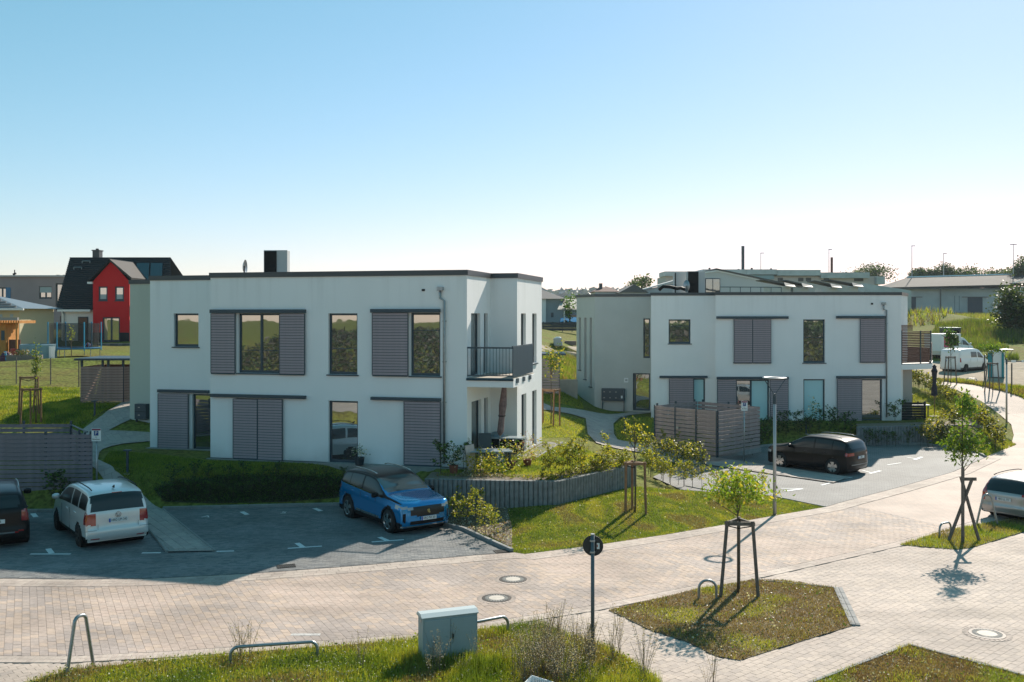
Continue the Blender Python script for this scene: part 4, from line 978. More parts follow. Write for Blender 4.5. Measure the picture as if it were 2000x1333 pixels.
# blue SUV, front to the camera
s = dict(hood=(1.15,), L=4.45, W=1.84, H=1.62, prof=[(2.12,.24),(2.21,.42),(2.22,.72),(2.16,.93),(1.98,1.02),(1.3,1.10),(1.05,1.13),(.42,1.50),(.05,1.59),(-.6,1.61),(-1.45,1.57),(-1.86,1.50),(-2.06,1.12),(-2.17,1.02),(-2.2,.7),(-2.2,.42),(-2.12,.26)],
    belt=[1.12,1.0,.97,.86], wr=.35, fa=1.36, ra=-1.315, paint=BLUE, mirror=(.72,1.06), mirror_mat=M['black'], handles=(-.05,-1.0), seams=(.55,-.45), rim='chrome', spokes=5, sw=.13, rails=(.1,-1.6,.62,1.60,'chrome'),
    wsplit=lambda y: 0 if y > -.4 else (1 if y > -1.25 else 2),
    zones=[('windshield', gls, lambda x,y,z,rg,zt,zb: rg == 2 and .30 < y < 1.02 and 1.14 < zt < 1.53 and abs(x) < .74),
        ('rear_window', gl, lambda x,y,z,rg,zt,zb: rg == 2 and y < -1.8 and 1.14 < zt < 1.46 and abs(x) < .62),
        ('side_window', gl, zone_side([(-.42,.04),(-1.28,.03)], y0=-1.85, y1=.92)),
        ('black_roof', mat('black_roof', (.012,.010,.010), .3), lambda x,y,z,rg,zt,zb: rg == 2 and zt > 1.46 and -1.9 < y < .5),
        ('pillar_trim', M['black'], lambda x,y,z,rg,zt,zb: rg == 1 and zt > zb+.1 and z > zb+.03),
        ('chrome_strip', M['chrome'], lambda x,y,z,rg,zt,zb: rg == 1 and zt > zb+.14 and z <= zb+.03 and -1.9 < y < .95),
        ('headlight', M['clearlamp'], lambda x,y,z,rg,zt,zb: y > 1.7 and abs(x) > .52 and .76+(abs(x)-.5)*.12 < z < .84+(abs(x)-.5)*.10),
        ('grille', mat('grille_black', (.01,.01,.011), .35, noise_s=40, noise_a=.9), lambda x,y,z,rg,zt,zb: y > 2.0 and abs(x) < .62 and .58 < z < .84),
        ('lower_grille', M['black'], lambda x,y,z,rg,zt,zb: y > 2.0 and abs(x) < .6 and .32 < z < .42),
        ('fog_trim', M['black'], lambda x,y,z,rg,zt,zb: y > 1.85 and .72 < abs(x) < .80 and .40 < z < .66),
        ('skid_plate', M['chrome'], lambda x,y,z,rg,zt,zb: y > 1.95 and z < .285),
        ('side_strip', M['chrome'], lambda x,y,z,rg,zt,zb: rg == 0 and .34 < z < .40 and -.75 < y < .75),
        ('tail_light', M['redlamp'], lambda x,y,z,rg,zt,zb: y < -1.9 and abs(x) > .45 and .92 < z < 1.02),
        ('cladding', M['black'], lambda x,y,z,rg,zt,zb: rg == 0 and (z < .36 or min(math.hypot(y-1.36, z-.35), math.hypot(y+1.315, z-.35)) < .455))],
    plates=[(2.245,.50,PI,'HRO PW 201',0)])
head_b = math.atan2(1.75, -2.35)      # direction of the bays
pa = G(768, 1030); 
bc = (-4.28, 32.65)
cb = car('parked_car', 'bright blue SUV with black roof parked nose towards the road', 'car', (-4.05,32.95), R(216), s); cb.scale = (1.06,)*3
# lion badge, wipers
bdg = MB().m(M['chrome']); bdg.box(-.035,.035,2.225,2.24,.66,.76); bdg.box(.0,.06,2.225,2.24,.72,.745); bdg.box(-.055,-.02,2.225,2.24,.64,.68); bdg.build('badge', cb)
# silver MPV, back to the camera
s = dict(L=4.40, W=1.79, H=1.65, tum=.15, prof=[(2.1,.24),(2.19,.42),(2.19,.66),(2.08,.84),(1.75,.97),(1.35,1.06),(.62,1.50),(.25,1.60),(-.5,1.645),(-1.5,1.625),(-1.98,1.55),(-2.10,1.10),(-2.14,1.0),(-2.15,.62),(-2.2,.56),(-2.2,.38),(-2.12,.26)],
    belt=[1.06,1.0,.98,.84], wr=.315, fa=1.34, ra=-1.34, paint=SILV, mirror=(1.0,1.10), handles=(.05,-.9), seams=(.62,-.35), rim='iron', rails=(.2,-1.75,.64,1.63,'black'), round=.12,
    wsplit=lambda y: 0 if y > -.33 else (1 if y > -1.12 else 2),
    zones=[('windshield', gls, lambda x,y,z,rg,zt,zb: rg == 2 and .42 < y < 1.34 and 1.09 < zt < 1.54 and abs(x) < .74),
        ('rear_window', gl, lambda x,y,z,rg,zt,zb: (rg == 2 and y < -1.90 and 1.08 < zt < 1.53 and abs(x) < .71)),
        ('side_window', gl, zone_side([(-.35,.04),(-1.15,.03)], y0=-1.9, y1=1.2)),
        ('tail_light', M['redlamp'], lambda x,y,z,rg,zt,zb: y < -1.86 and abs(x) > .60 and .70 < z < 1.02),
        ('headlight', M['clearlamp'], lambda x,y,z,rg,zt,zb: y > 1.85 and abs(x) > .5 and .62 < z < .8),
        ('rear_reflector', M['redlamp'], lambda x,y,z,rg,zt,zb: y < -2.0 and .5 < abs(x) < .72 and .285 < z < .315),
        ('bumper_skirt', M['black'], lambda x,y,z,rg,zt,zb: rg == 0 and z < .33)],
    plates=[(-2.165,.80,0,'HRO UM 343',0)])
cm = car('parked_car', 'silver people carrier with black roof rails parked beside the paved walkway', 'car', (-13.2,31.05), R(37), s); cm.scale = (1.06,)*3
b = MB().m(M['chrome']); 
for q in (1, .55): b.tube([(.075*q*math.cos(2*PI*j/16), -2.155, .945+.075*q*math.sin(2*PI*j/16)) for j in range(17)], .009, 5, cap=False)
b.tube([(-.05,-2.155,.985),(-.02,-2.155,.89),(0,-2.155,.94),(.02,-2.155,.89),(.05,-2.155,.985)], .008, 4); b.build('badge', cm)
MB().m(M['black']).hexa([(-.02,-1.7,1.63),(.02,-1.7,1.63),(.02,-1.55,1.63),(-.02,-1.55,1.63),(-.008,-1.74,1.72),(.008,-1.74,1.72),(.008,-1.70,1.72),(-.008,-1.70,1.72)]).build('antenna', cm)
MB().m(M['black']).box(-.9,.9,-2.162,-2.157,.552,.56).build('hatch_seam', cm); MB().m(M['black']).box(-.55,-.545,-2.162,-2.15,.56,.72).build('hatch_seam', cm); MB().m(M['black']).box(.545,.55,-2.162,-2.15,.56,.72).build('hatch_seam', cm)
MB().m(M['redlamp']).box(-.14,.14,-2.0,-1.985,1.545,1.56).build('brake_light', cm)
# dark compact SUV on the left edge
s = dict(L=4.32, W=1.82, H=1.66, tum=.2, prof=[(2.05,.26),(2.15,.45),(2.15,.8),(2.0,.98),(1.2,1.08),(.5,1.48),(.1,1.6),(-.6,1.63),(-1.4,1.60),(-1.9,1.50),(-2.03,1.14),(-2.09,1.04),(-2.1,.6),(-2.14,.52),(-2.12,.30)],
    belt=[1.08,1.03,1.0,.88], wr=.34, fa=1.33, ra=-1.33, paint=GREYP, mirror=(.75,1.12), mirror_mat=M['black'], handles=(0,-.9), seams=(.6,-.4), rails=(.1,-1.6,.66,1.62,'steel'), round=.14,
    zones=[('windshield', gls, lambda x,y,z,rg,zt,zb: rg == 2 and .35 < y < 1.15 and 1.11 < zt < 1.52 and abs(x) < .74),
        ('rear_window', gl, lambda x,y,z,rg,zt,zb: rg == 2 and y < -1.85 and 1.14 < zt < 1.46 and abs(x) < .62),
        ('side_window', gl, zone_side([(-.38,.04),(-1.25,.05)], y0=-1.8, y1=1.0)),
        ('tail_light', M['redlamp'], lambda x,y,z,rg,zt,zb: y < -1.82 and abs(x) > .66 and .74 < z < 1.06),
        ('rear_reflector', M['redlamp'], lambda x,y,z,rg,zt,zb: y < -1.95 and .55 < abs(x) < .72 and .44 < z < .48),
        ('skid_plate', M['chrome'], lambda x,y,z,rg,zt,zb: y < -1.95 and .42 < z < .46 and abs(x) < .55),
        ('cladding', M['black'], lambda x,y,z,rg,zt,zb: rg == 0 and (z < .56 if y < -1.8 else z < .38))],
    plates=[(-2.12,.78,0,'HRO 728',0)])
cd = car('parked_car', 'dark grey SUV with silver roof rails cut off by the left edge of the picture', 'car', (-16.5,30.85), R(30), s); cd.scale = (1.06,)*3
# black SUV in the second parking bay row
s = dict(L=4.38, W=1.84, H=1.62, tum=.2, prof=[(2.08,.24),(2.18,.42),(2.18,.74),(2.1,.9),(1.85,.98),(1.15,1.07),(.35,1.50),(0,1.59),(-.6,1.61),(-1.4,1.58),(-1.9,1.50),(-2.08,1.14),(-2.15,1.04),(-2.15,.62),(-2.19,.5),(-2.1,.26)],
    belt=[1.08,1.02,.99,.87], wr=.345, fa=1.32, ra=-1.32, paint=DARK, mirror=(.75,1.08), handles=(0,-.95), seams=(.58,-.4), rim='chrome', rails=(.1,-1.6,.62,1.60,'steel'), sw=.16,
    zones=[('windshield', gls, lambda x,y,z,rg,zt,zb: rg == 2 and .3 < y < 1.12 and 1.1 < zt < 1.53 and abs(x) < .74),
        ('rear_window', gl, lambda x,y,z,rg,zt,zb: rg == 2 and y < -1.88 and 1.15 < zt < 1.47 and abs(x) < .62),
        ('side_window', gl, zone_side([(-.4,.04),(-1.25,.03)], y0=-1.85, y1=1.0)),
        ('tail_light', M['redlamp'], lambda x,y,z,rg,zt,zb: y < -1.9 and abs(x) > .5 and .86 < z < .99),
        ('headlight', M['clearlamp'], lambda x,y,z,rg,zt,zb: y > 1.8 and abs(x) > .5 and .68 < z < .8),
        ('chrome_strip', M['steel'], lambda x,y,z,rg,zt,zb: y < -1.95 and .46 < z < .50 and abs(x) < .7),
        ('cladding', M['black'], lambda x,y,z,rg,zt,zb: rg == 0 and z < .34)],
    plates=[(-2.165,.78,0,'HRO',0)])
ck = car('parked_car', 'shiny black SUV parked beside the pale walkway strip in front of the farther building', 'car', (13.80,44.10), R(42), s)
# silver estate at the right edge
s = dict(L=4.8, W=1.76, H=1.50, tum=.19, prof=[(2.3,.24),(2.38,.42),(2.36,.62),(2.2,.76),(1.9,.86),(1.2,.95),(.45,1.36),(.1,1.45),(-.6,1.48),(-1.6,1.44),(-1.95,1.38),(-2.28,.98),(-2.34,.9),(-2.34,.55),(-2.39,.48),(-2.3,.28)],
    belt=[.94,.92,.9,.76], wr=.32, fa=1.4, ra=-1.36, paint=SILV2, mirror=(.85,.98), handles=(0,-1.0), seams=(.6,-.4), rails=(.1,-1.8,.62,1.45,'black'), round=.18,
    zones=[('windshield', gls, lambda x,y,z,rg,zt,zb: rg == 2 and .4 < y < 1.17 and .98 < zt < 1.4 and abs(x) < .7),
        ('rear_window', gl, lambda x,y,z,rg,zt,zb: rg == 2 and y < -1.9 and .98 < zt < 1.36 and abs(x) < .66),
        ('side_window', gl, zone_side([(-.4,.04),(-1.3,.04)], y0=-2.0, y1=1.05)),
        ('tail_light', M['redlamp'], lambda x,y,z,rg,zt,zb: y < -1.85 and ((abs(x) > .66 and .62 < z < .95) or (z >= .9 and abs(x) >= .60))),
        ('rear_bumper_gap', M['black'], lambda x,y,z,rg,zt,zb: rg == 0 and z < .28)],
    plates=[(-2.36,.74,0,'HRO LL 777',0)])
cw = car('parked_car', 'silver estate car cut off by the right edge with red upright tail lamps', 'car', (18.55,34.35), -R(54), s)
# white vans far right
s = dict(L=4.9, W=1.90, H=1.98, tum=.10, z0=.25, prof=[(2.25,.28),(2.42,.5),(2.40,.85),(2.2,1.06),(1.75,1.22),(1.1,1.72),(.85,1.88),(.3,1.96),(-1.2,1.98),(-2.25,1.93),(-2.38,1.75),(-2.42,1.1),(-2.43,.5),(-2.35,.3)],
    belt=[1.16,1.16,1.12,.95], wr=.34, fa=1.5, ra=-1.5, paint=WHITEP, mirror=(1.45,1.28), seams=(1.3,.35,-.75), rim='iron', crease=0,
    wsplit=lambda y: 0 if y > .42 else 1,
    zones=[('windshield', gls, lambda x,y,z,rg,zt,zb: rg == 2 and .95 < y < 1.75 and 1.26 < zt < 1.84 and abs(x) < .82),
        ('side_window', gl, zone_side([(.42,.06)], top=.5, bot=.05, y0=-.62, y1=1.5)),
        ('tail_light', M['redlamp'], lambda x,y,z,rg,zt,zb: y < -2.2 and abs(x) > .83 and .85 < z < 1.2),
        ('headlight', M['clearlamp'], lambda x,y,z,rg,zt,zb: y > 2.1 and abs(x) > .6 and .75 < z < .98),
        ('bumper', mat('grey_plastic', (.06,.065,.07), .6), lambda x,y,z,rg,zt,zb: rg == 0 and z < .42)],
    plates=[(-2.44,.95,0,'DBR',0)])
g = PT(1893, 727); cv = car('van', 'white van with side windows parked on the dirt lot behind the first staked tree', 'van', (g.x, g.y+.9, g.z), -R(52), s)
g2 = PT(1935, 716); s2 = dict(s); s2['H'] = 2.05; s2['zones'] = s['zones']
cv2 = car('van', 'white van with a pink sign on its rear body half hidden behind the nearer van', 'van', (g2.x-.6, g2.y+6.5, H(g2.x-.6, g2.y+6.5)), -R(60), s2)
bx = MB().m(M['white']); bx.box(-.95,.95,-2.6,.2,.6,2.25); bx.build('cargo_box', cv2, bevel=.03)
MB().m(mat('pink_print', (.55,.06,.15), .6)).box(.951,.956,-2.3,-1.5,1.0,2.0).build('pink_panel', cv2); MB().m(M['black']).box(.951,.955,-.95,-.15,1.1,2.05).build('side_opening', cv2)
# ------------------------------------------------------------------ vegetation
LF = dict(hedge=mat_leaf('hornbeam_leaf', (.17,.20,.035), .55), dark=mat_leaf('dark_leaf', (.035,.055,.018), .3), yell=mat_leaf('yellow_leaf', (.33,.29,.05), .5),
    tree=mat_leaf('young_tree_leaf', (.14,.21,.025), .5), green=mat_leaf('green_leaf', (.07,.14,.025), .4), far=mat_leaf('far_leaf', (.085,.12,.045), .35), fargreen=mat_leaf('bush_leaf', (.06,.085,.035), .3),
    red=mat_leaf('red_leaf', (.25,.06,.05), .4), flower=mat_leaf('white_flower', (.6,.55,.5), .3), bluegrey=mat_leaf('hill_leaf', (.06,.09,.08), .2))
def leaf_arrays(cs, size, up=.3, fold=.25, aspect=.6, rs=RS):
    """folded four-point leaves around centres cs"""
    n = len(cs); a = rs.uniform(0, 2*PI, n); el = rs.uniform(-.5, .9, n)
    d = np.stack([np.cos(a)*np.cos(el), np.sin(a)*np.cos(el), np.sin(el)-up], 1); d /= np.linalg.norm(d, axis=1)[:, None]
    r = rs.normal(size=(n, 3)); w = np.cross(d, r); w /= np.linalg.norm(w, axis=1)[:, None]; s = size*rs.uniform(.6, 1.25, n)[:, None]
    nn = np.cross(d, w)
    p0 = cs-d*s*.5; p2 = cs+d*s*.5; p1 = cs+w*s*aspect*.5+nn*s*fold*.3; p3 = cs-w*s*aspect*.5+nn*s*fold*.3
    v = np.stack([p0, p1, p2, p3], 1).reshape(-1, 3); f = np.arange(4*n).reshape(n, 4)
    f = np.concatenate([f[:, [0, 1, 2]], f[:, [0, 2, 3]]])
    return v, f
def leaf_mesh(name, cs, size, mats, **kw):
    v, f = leaf_arrays(np.asarray(cs, float), size, **kw)
    me = bpy.data.meshes.new(name); me.from_pydata(v.tolist(), [], f.tolist()); n = len(cs)
    for m in mats: me.materials.append(m)
    if len(mats) > 1:
        mi = RS.randint(0, len(mats), n); me.polygons.foreach_set('material_index', np.concatenate([mi, mi]).tolist())
    me.update(); return me
def hedge_proto(k, h=1.0, n=150, mats=('hedge', 'hedge', 'yell'), size=.085, w=.26):
    """one young upright shrub: thin stem, short twigs, leaves along them"""
    t = bpy.data.objects.new('hedge_plant', None); COL.objects.link(t); st = MB().m(M['bark']); cs = []
    lean = RS.uniform(-.06, .06, 2); st.tube([(0,0,-.05), (lean[0]*.5, lean[1]*.5, h*.5), (lean[0], lean[1], h*.95)], .011, 5, r2=.004)
    for j in range(9):
        z = h*RS.uniform(.28, .95); a = RS.uniform(0, 2*PI); L = w*RS.uniform(.5, 1.15)*(1.1-abs(z/h-.6)); f0 = z/h
        p0 = np.array([lean[0]*f0, lean[1]*f0, z]); p1 = p0+np.array([math.cos(a)*L, math.sin(a)*L, L*.7]); st.tube([p0, p1], .005, 4, r2=.002)
        for q in range(n//9): f = RS.uniform(.2, 1.1); cs.append(p0+(p1-p0)*f+RS.normal(0, .045, 3))
    st.build('stem', t); link('foliage', leaf_mesh('foliage', cs, size, [LF[m_] for m_ in mats]), t)
    return t
used = set()
_t = 'first second third fourth fifth sixth seventh eighth ninth tenth eleventh twelfth thirteenth fourteenth fifteenth sixteenth seventeenth eighteenth nineteenth'.split()
ORD = _t+['twentieth']+['twenty-'+q for q in _t[:9]]+['thirtieth']+['thirty-'+q for q in _t[:9]]+['fortieth']
def put_plants(protos, pts, label, group, cat='shrub', smin=.8, smax=1.15, z=None, places=None):
    if z is None or z == .02: pts = sorted(pts, key=lambda p: p[0]/p[1])
    nm = len(pts)
    if nm > 40:                               # a long row is labelled by stretches
        N = -(-nm//36); wd = places or ['left', 'middle', 'right']
        for c_ in range(N): a_, b_ = c_*nm//N, (c_+1)*nm//N; put_plants(protos, pts[a_:b_], wd[min(c_, len(wd)-1)]+' '+label, group, cat, smin, smax, z)
        return
    for i, (x, y) in enumerate(pts):
        pr = protos[i % len(protos)]; zz = H(x, y) if z is None else z; sc = random.uniform(smin, smax)
        if pr.name in used: o = copy_tree(pr)
        else: o = pr; used.add(pr.name)
        o.location = (x, y, zz); o.rotation_euler = (0, 0, random.uniform(0, 6.3)); o.scale = (sc,)*3; tag(o, (ORD[i]+' from the left of: '+label) if 1 < nm <= 40 else label, cat, group)
def mk(cnt, **kw): return [hedge_proto(k, **kw) for k in range(cnt)]
def row(pts, step, jit=.12, rows=1, gap=.3):
    A = arc(pts, step); out = []
    for r_ in range(rows):
        for i, p in enumerate(A):
            q = A[min(i+1, len(A)-1)]-A[max(i-1, 0)]; q = q/max(np.linalg.norm(q), .01); off = (r_-(rows-1)/2)*gap
            out.append((p[0]-q[1]*off+random.uniform(-jit, jit), p[1]+q[0]*off+random.uniform(-jit, jit)))
    return out
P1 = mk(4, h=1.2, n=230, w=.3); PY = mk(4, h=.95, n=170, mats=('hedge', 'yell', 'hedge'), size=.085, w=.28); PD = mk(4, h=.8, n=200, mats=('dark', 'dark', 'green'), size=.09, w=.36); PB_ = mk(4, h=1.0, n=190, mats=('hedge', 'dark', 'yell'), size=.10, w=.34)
inn = lambda p, q, f: (p[0]+(q[0]-p[0])*f, p[1]+(q[1]-p[1])*f)
# terrace hedge on the palisade wall
a_, b_, c_ = (PA[0]+1.9, PA[1]+.35), (PB[0]-.3, PB[1]+.4), (PC[0]-.5, PC[1]-.1)
put_plants(mk(3, h=.85, n=90, mats=('hedge','yell')), row([a_, b_], .42), 'thin plants along the front palisade wall top', 'hedge plants along the front of the terrace')
put_plants(P1, row([b_, c_], .24, rows=2, gap=.25), 'dense leafy row running back along the palisade wall', 'hedge plants along the side of the terrace', smax=1.25)
# bed beside the blue car
put_plants(PY, [tuple(G(u, v, .12)) for u, v in ((878,1000),(893,1012),(905,1003),(912,1022),(925,1015),(930,1033),(942,1022),(948,1042),(960,1036),(965,1050),(900,1025),(918,1008),(936,1010),(884,1018))], 'yellow green plants in the bed beside the blue car', 'plants in the mulch bed by the blue car', smin=.85, smax=1.15)
# hedge between lawn and second parking lot
hp = [tuple(PT(u, v)[:2]) for u, v in ((1262,928),(1300,945),(1350,955),(1400,963),(1460,968),(1498,970))]
put_plants(PY, row(hp, .5, jit=.1, rows=1)+row([hp[0], hp[2]], .5, rows=1), 'sparse plants between lawn and far parking bays', 'hedge plants between lawn and far parking bays', smin=.85, smax=1.2)
hp2 = [tuple(PT(u, v)[:2]) for u, v in ((1262,895),(1290,905),(1330,915),(1370,925))]
put_plants(PB_, row(hp2, .45, rows=2, gap=.5), 'bushy plants left of the pale walkway strip', 'hedge plants left of the walkway strip', smax=1.2)
put_plants(P1, row([tuple(PT(u, v)[:2]) for u, v in ((1300,884),(1385,902))], .6), 'small plants before the taupe bin enclosure', 'hedge plants before the bin enclosure', smin=.7, smax=.95)
# dark shaded slope in front of building A
sheet('shrub_bed', [tuple(PT(u, v)[:2]) for u, v in ((322,988),(420,987),(540,983),(655,980),(700,962),(690,940),(560,936),(450,938),(340,944),(300,960))], mat('shade_toned_soil', (.06,.062,.032), .95, noise_s=18, noise_a=.5, bump=.9, bump_s=25), .03, cell=.3)  # soil under the shrubs, its colour darkened to carry the slope's shade
hs = [tuple(PT(u, v)[:2]) for u, v in ((335,980),(450,979),(560,975),(655,972))]; hs2 = [tuple(PT(u, v)[:2]) for u, v in ((345,950),(470,948),(580,946),(668,944))]
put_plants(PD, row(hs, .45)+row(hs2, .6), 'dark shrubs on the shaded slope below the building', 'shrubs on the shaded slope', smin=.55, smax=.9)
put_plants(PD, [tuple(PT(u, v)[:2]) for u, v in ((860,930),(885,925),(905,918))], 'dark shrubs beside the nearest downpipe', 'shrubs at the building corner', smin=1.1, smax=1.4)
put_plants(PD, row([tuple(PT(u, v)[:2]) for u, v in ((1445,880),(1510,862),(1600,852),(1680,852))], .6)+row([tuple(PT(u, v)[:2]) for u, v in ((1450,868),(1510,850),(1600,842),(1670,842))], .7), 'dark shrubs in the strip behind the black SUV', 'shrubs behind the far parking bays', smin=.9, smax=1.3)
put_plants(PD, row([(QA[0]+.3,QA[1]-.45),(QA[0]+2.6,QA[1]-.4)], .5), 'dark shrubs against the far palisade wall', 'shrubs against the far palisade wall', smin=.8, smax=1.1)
put_plants(PB_, row([(QA[0]+3.3,QA[1]-.5),(QB[0]-.2,QB[1]-.5)], .42, rows=2, gap=.3), 'sunlit hedge before the far palisade wall', 'sunlit hedge before the far palisade wall', smin=.9, smax=1.2)
put_plants(PB_, row([(QA[0]+2.9,QA[1]+.5),(QB[0]-.2,QB[1]+.5)], .55), 'young plants on top of the far palisade wall', 'plants on top of the far palisade wall', smin=.8, smax=1.2)
hr = [tuple(PT(u, v)[:2]) for u, v in ((1775,752),(1815,768),(1850,790),(1885,812),(1915,840),(1940,868),(1956,885))]
put_plants(PB_, row(hr, .5, rows=2, gap=.3), 'stretch of the hedge along the curving road', 'hedge along the curving road', smin=.9, smax=1.25, places=['parasol', 'middle', 'third', 'street lamp'])
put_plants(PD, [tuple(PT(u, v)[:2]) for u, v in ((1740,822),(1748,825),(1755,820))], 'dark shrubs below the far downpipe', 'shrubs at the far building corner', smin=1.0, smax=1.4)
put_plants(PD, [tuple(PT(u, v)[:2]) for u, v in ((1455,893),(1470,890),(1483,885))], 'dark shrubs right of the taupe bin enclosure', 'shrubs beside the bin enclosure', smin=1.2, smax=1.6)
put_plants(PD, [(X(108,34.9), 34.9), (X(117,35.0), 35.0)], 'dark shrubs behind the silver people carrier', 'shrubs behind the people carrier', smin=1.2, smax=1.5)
for p_ in P1+PY+PD+PB_:
    if p_.name not in used:
        for c_ in list(p_.children): bpy.data.objects.remove(c_)
        bpy.data.objects.remove(p_)
def crown_points(n, c, r, clumps=14, tight=.35, rs=RS):
    cc = rs.normal(size=(clumps, 3)); cc /= np.linalg.norm(cc, axis=1)[:, None]; cc *= rs.uniform(.35, .95, clumps)[:, None]
    k = rs.randint(0, clumps, n); p = cc[k]+rs.normal(0, tight, (n, 3)); return p*np.array(r)+np.array(c)
def young_tree(label, loc, ht, crown, n, lsize, mats, lean=0, trunk_r=.035, group=None, name='young_tree', cl=12, aspect=.45, up=.9):
    t = thing(name, label, 'tree', loc); top = crown[0]; b = MB().m(M['bark'])
    b.tube([(0,0,-.1), (.02,0,ht*.3), (lean*.5,.02,ht*.6), (lean,0,ht*.97)], trunk_r, 7, r2=trunk_r*.3); b.build('trunk', t, smooth=True)
    br = MB().m(M['bark']); cs = crown_points(n, (lean*.8, 0, top), crown[1:4], cl)
    for k in range(12):
        q = cs[RS.randint(n)]; z = min(q[2]-.1, ht*.9); z = max(z*.9-.2, ht*.35); br.tube([(lean*z/ht, 0, z), tuple(q)], .012, 4, r2=.004)
    br.build('branches', t); link('crown', leaf_mesh('crown', cs, lsize, [LF[m_] for m_ in mats], up=up, aspect=aspect), t); return t
def stakes(label, loc, feet, top_r, h, rz=0, mat_='wood', rails=True, group='tree stakes', inward=1.0):
    """posts around a young tree, joined by rails near the top"""
    t = thing('tree_stakes', label, 'tree support', loc, rz, group); tops = []
    for (x, y) in feet:
        L = math.hypot(x, y); k = top_r/L*inward; tp = (x*k, y*k, h); tops.append(tp)
        MB().m(M[mat_]).tube([(x, y, -.15), tp], .045, 7).build('post', t)
    if rails:
        for i in range(len(tops)):
            a, b = Vector(tops[i]), Vector(tops[(i+1) % len(tops)]); a.z -= .07; b.z -= .07; d = (b-a).normalized()*.06
            tt = (b-a).normalized(); n_ = Vector((-tt.y, tt.x, 0))*.03
            MB().m(M[mat_]).hexa([a-d-n_-Vector((0,0,.04)), b+d-n_-Vector((0,0,.04)), b+d+n_-Vector((0,0,.04)), a-d+n_-Vector((0,0,.04)), a-d-n_+Vector((0,0,.05)), b+d-n_+Vector((0,0,.05)), b+d+n_+Vector((0,0,.05)), a-d+n_+Vector((0,0,.05))]).build('rail', t)
    MB().m(M['black']).tube([(tops[0][0], tops[0][1], h-.12), (0,0,h-.22), (tops[1][0], tops[1][1], h-.12)], .015, 5).build('tie', t)
    return t
# island tree in front
g = G(1441, 1160); young_tree('bright green young tree on the dry island with a broad low crown', (g.x, g.y, .02), 2.95, (2.66, .82, .72, .36), 1500, .12, ('tree','tree','tree','yell'), cl=26)
stakes('tall grey tripod frame around the young tree on the dry island', (g.x, g.y-.1, .02), ((-.52,-.25),(.42,-.3),(.1,.45)), .36, 1.86, mat_='wood_grey')
g = G(1880, 1060); young_tree('tall green young tree on the narrow island near the silver estate car', (g.x, g.y, .02), 4.5, (3.12, .50, .50, .52), 900, .14, ('green','tree'), cl=16)
t_ = bpy.data.objects[-1]
cs = crown_points(330, (.1, 0, 4.2), (.30, .30, .40), 8); tr2 = [o_ for o_ in COL.objects if o_.get('label', '').startswith('tall green young tree')][0]
link('crown', leaf_mesh('crown', cs, .14, [LF['green'], LF['tree']], up=.9, aspect=.45), tr2)
t = thing('tree_stakes', 'dark crossed poles round the tall young tree on the narrow island', 'tree support', (g.x, g.y, .02), group='tree stakes')
for a_, b_ in (((-.45,.05,-.1),(.30,0,1.95)), ((.56,.05,-.1),(.0,.12,1.98)), ((-.05,-.12,-.1),(-.02,-.06,2.3))): MB().m(M['wood_grey']).tube([a_, b_], .05, 7).build('post', t)
MB().m(M['wood_grey']).box(0,.42,-.03,.03,1.88,1.98).build('rail', t)
# lawn tree
g = PT(1240, 1003); young_tree('thin young tree with sparse yellow leaves on the lawn', (g.x, g.y, g.z), 3.25, (2.75, .40, .40, .45), 190, .10, ('yell','hedge'), cl=10, aspect=.6)
stakes('three brown round posts around the thin tree on the lawn', (g.x, g.y, g.z), ((-.33,-.1),(-.05,.3),(.36,-.1)), .33, 1.75)
# left lawn trees
g = PT(70, 830); young_tree('slender leafy young tree on the bright left lawn', (g.x, g.y, g.z), 3.9, (2.9, .22, .22, .75), 260, .13, ('hedge','green'), cl=9)
stakes('nearer group of brown posts on the left lawn', (g.x-.2, g.y, g.z), ((-.45,-.2),(.1,-.3),(.4,.1)), .4, 1.75)
g = PT(56, 812); stakes('farther group of brown posts on the left lawn', (g.x, g.y, g.z), ((-.5,0),(.1,.2),(.45,.1)), .4, 1.9)
g = PT(1076, 830); young_tree('young tree with drooping leaves in the gap between the two buildings', (g.x, g.y, g.z), 4.0, (3.2, .45, .45, .75), 330, .18, ('green','yell'), cl=8)
stakes('pale round posts in the gap between the two buildings', (g.x, g.y, g.z), ((-.4,-.15),(.1,-.3),(.45,.1),(-.6,.3)), .45, 1.8)
g = PT(1857, 751); young_tree('dark staked tree in front of the white van', (g.x, g.y, g.z), 4.1, (3.5, .5, .5, .75), 420, .26, ('green','dark'), cl=7)
stakes('bowed grey poles around the tree in front of the white van', (g.x, g.y, g.z), ((-.55,0),(.5,.1),(0,.5)), .35, 2.1, mat_='wood_grey')
g = PT(1939, 766); young_tree('flat topped staked tree beside the portable toilet', (g.x, g.y, g.z), 3.6, (3.2, .75, .7, .38), 420, .24, ('tree','green'), cl=10)
stakes('bowed grey poles around the tree beside the portable toilet', (g.x, g.y, g.z), ((-.6,0),(.55,.1),(0,.5)), .38, 2.1, mat_='wood_grey')
g = PT(139, 703, 60, 90); young_tree('tiny sapling on a white stick before the trampoline', (X(139,68), 68, H(X(139,68), 68)), 2.2, (1.7, .25, .25, .5), 60, .16, ('hedge',), cl=6)

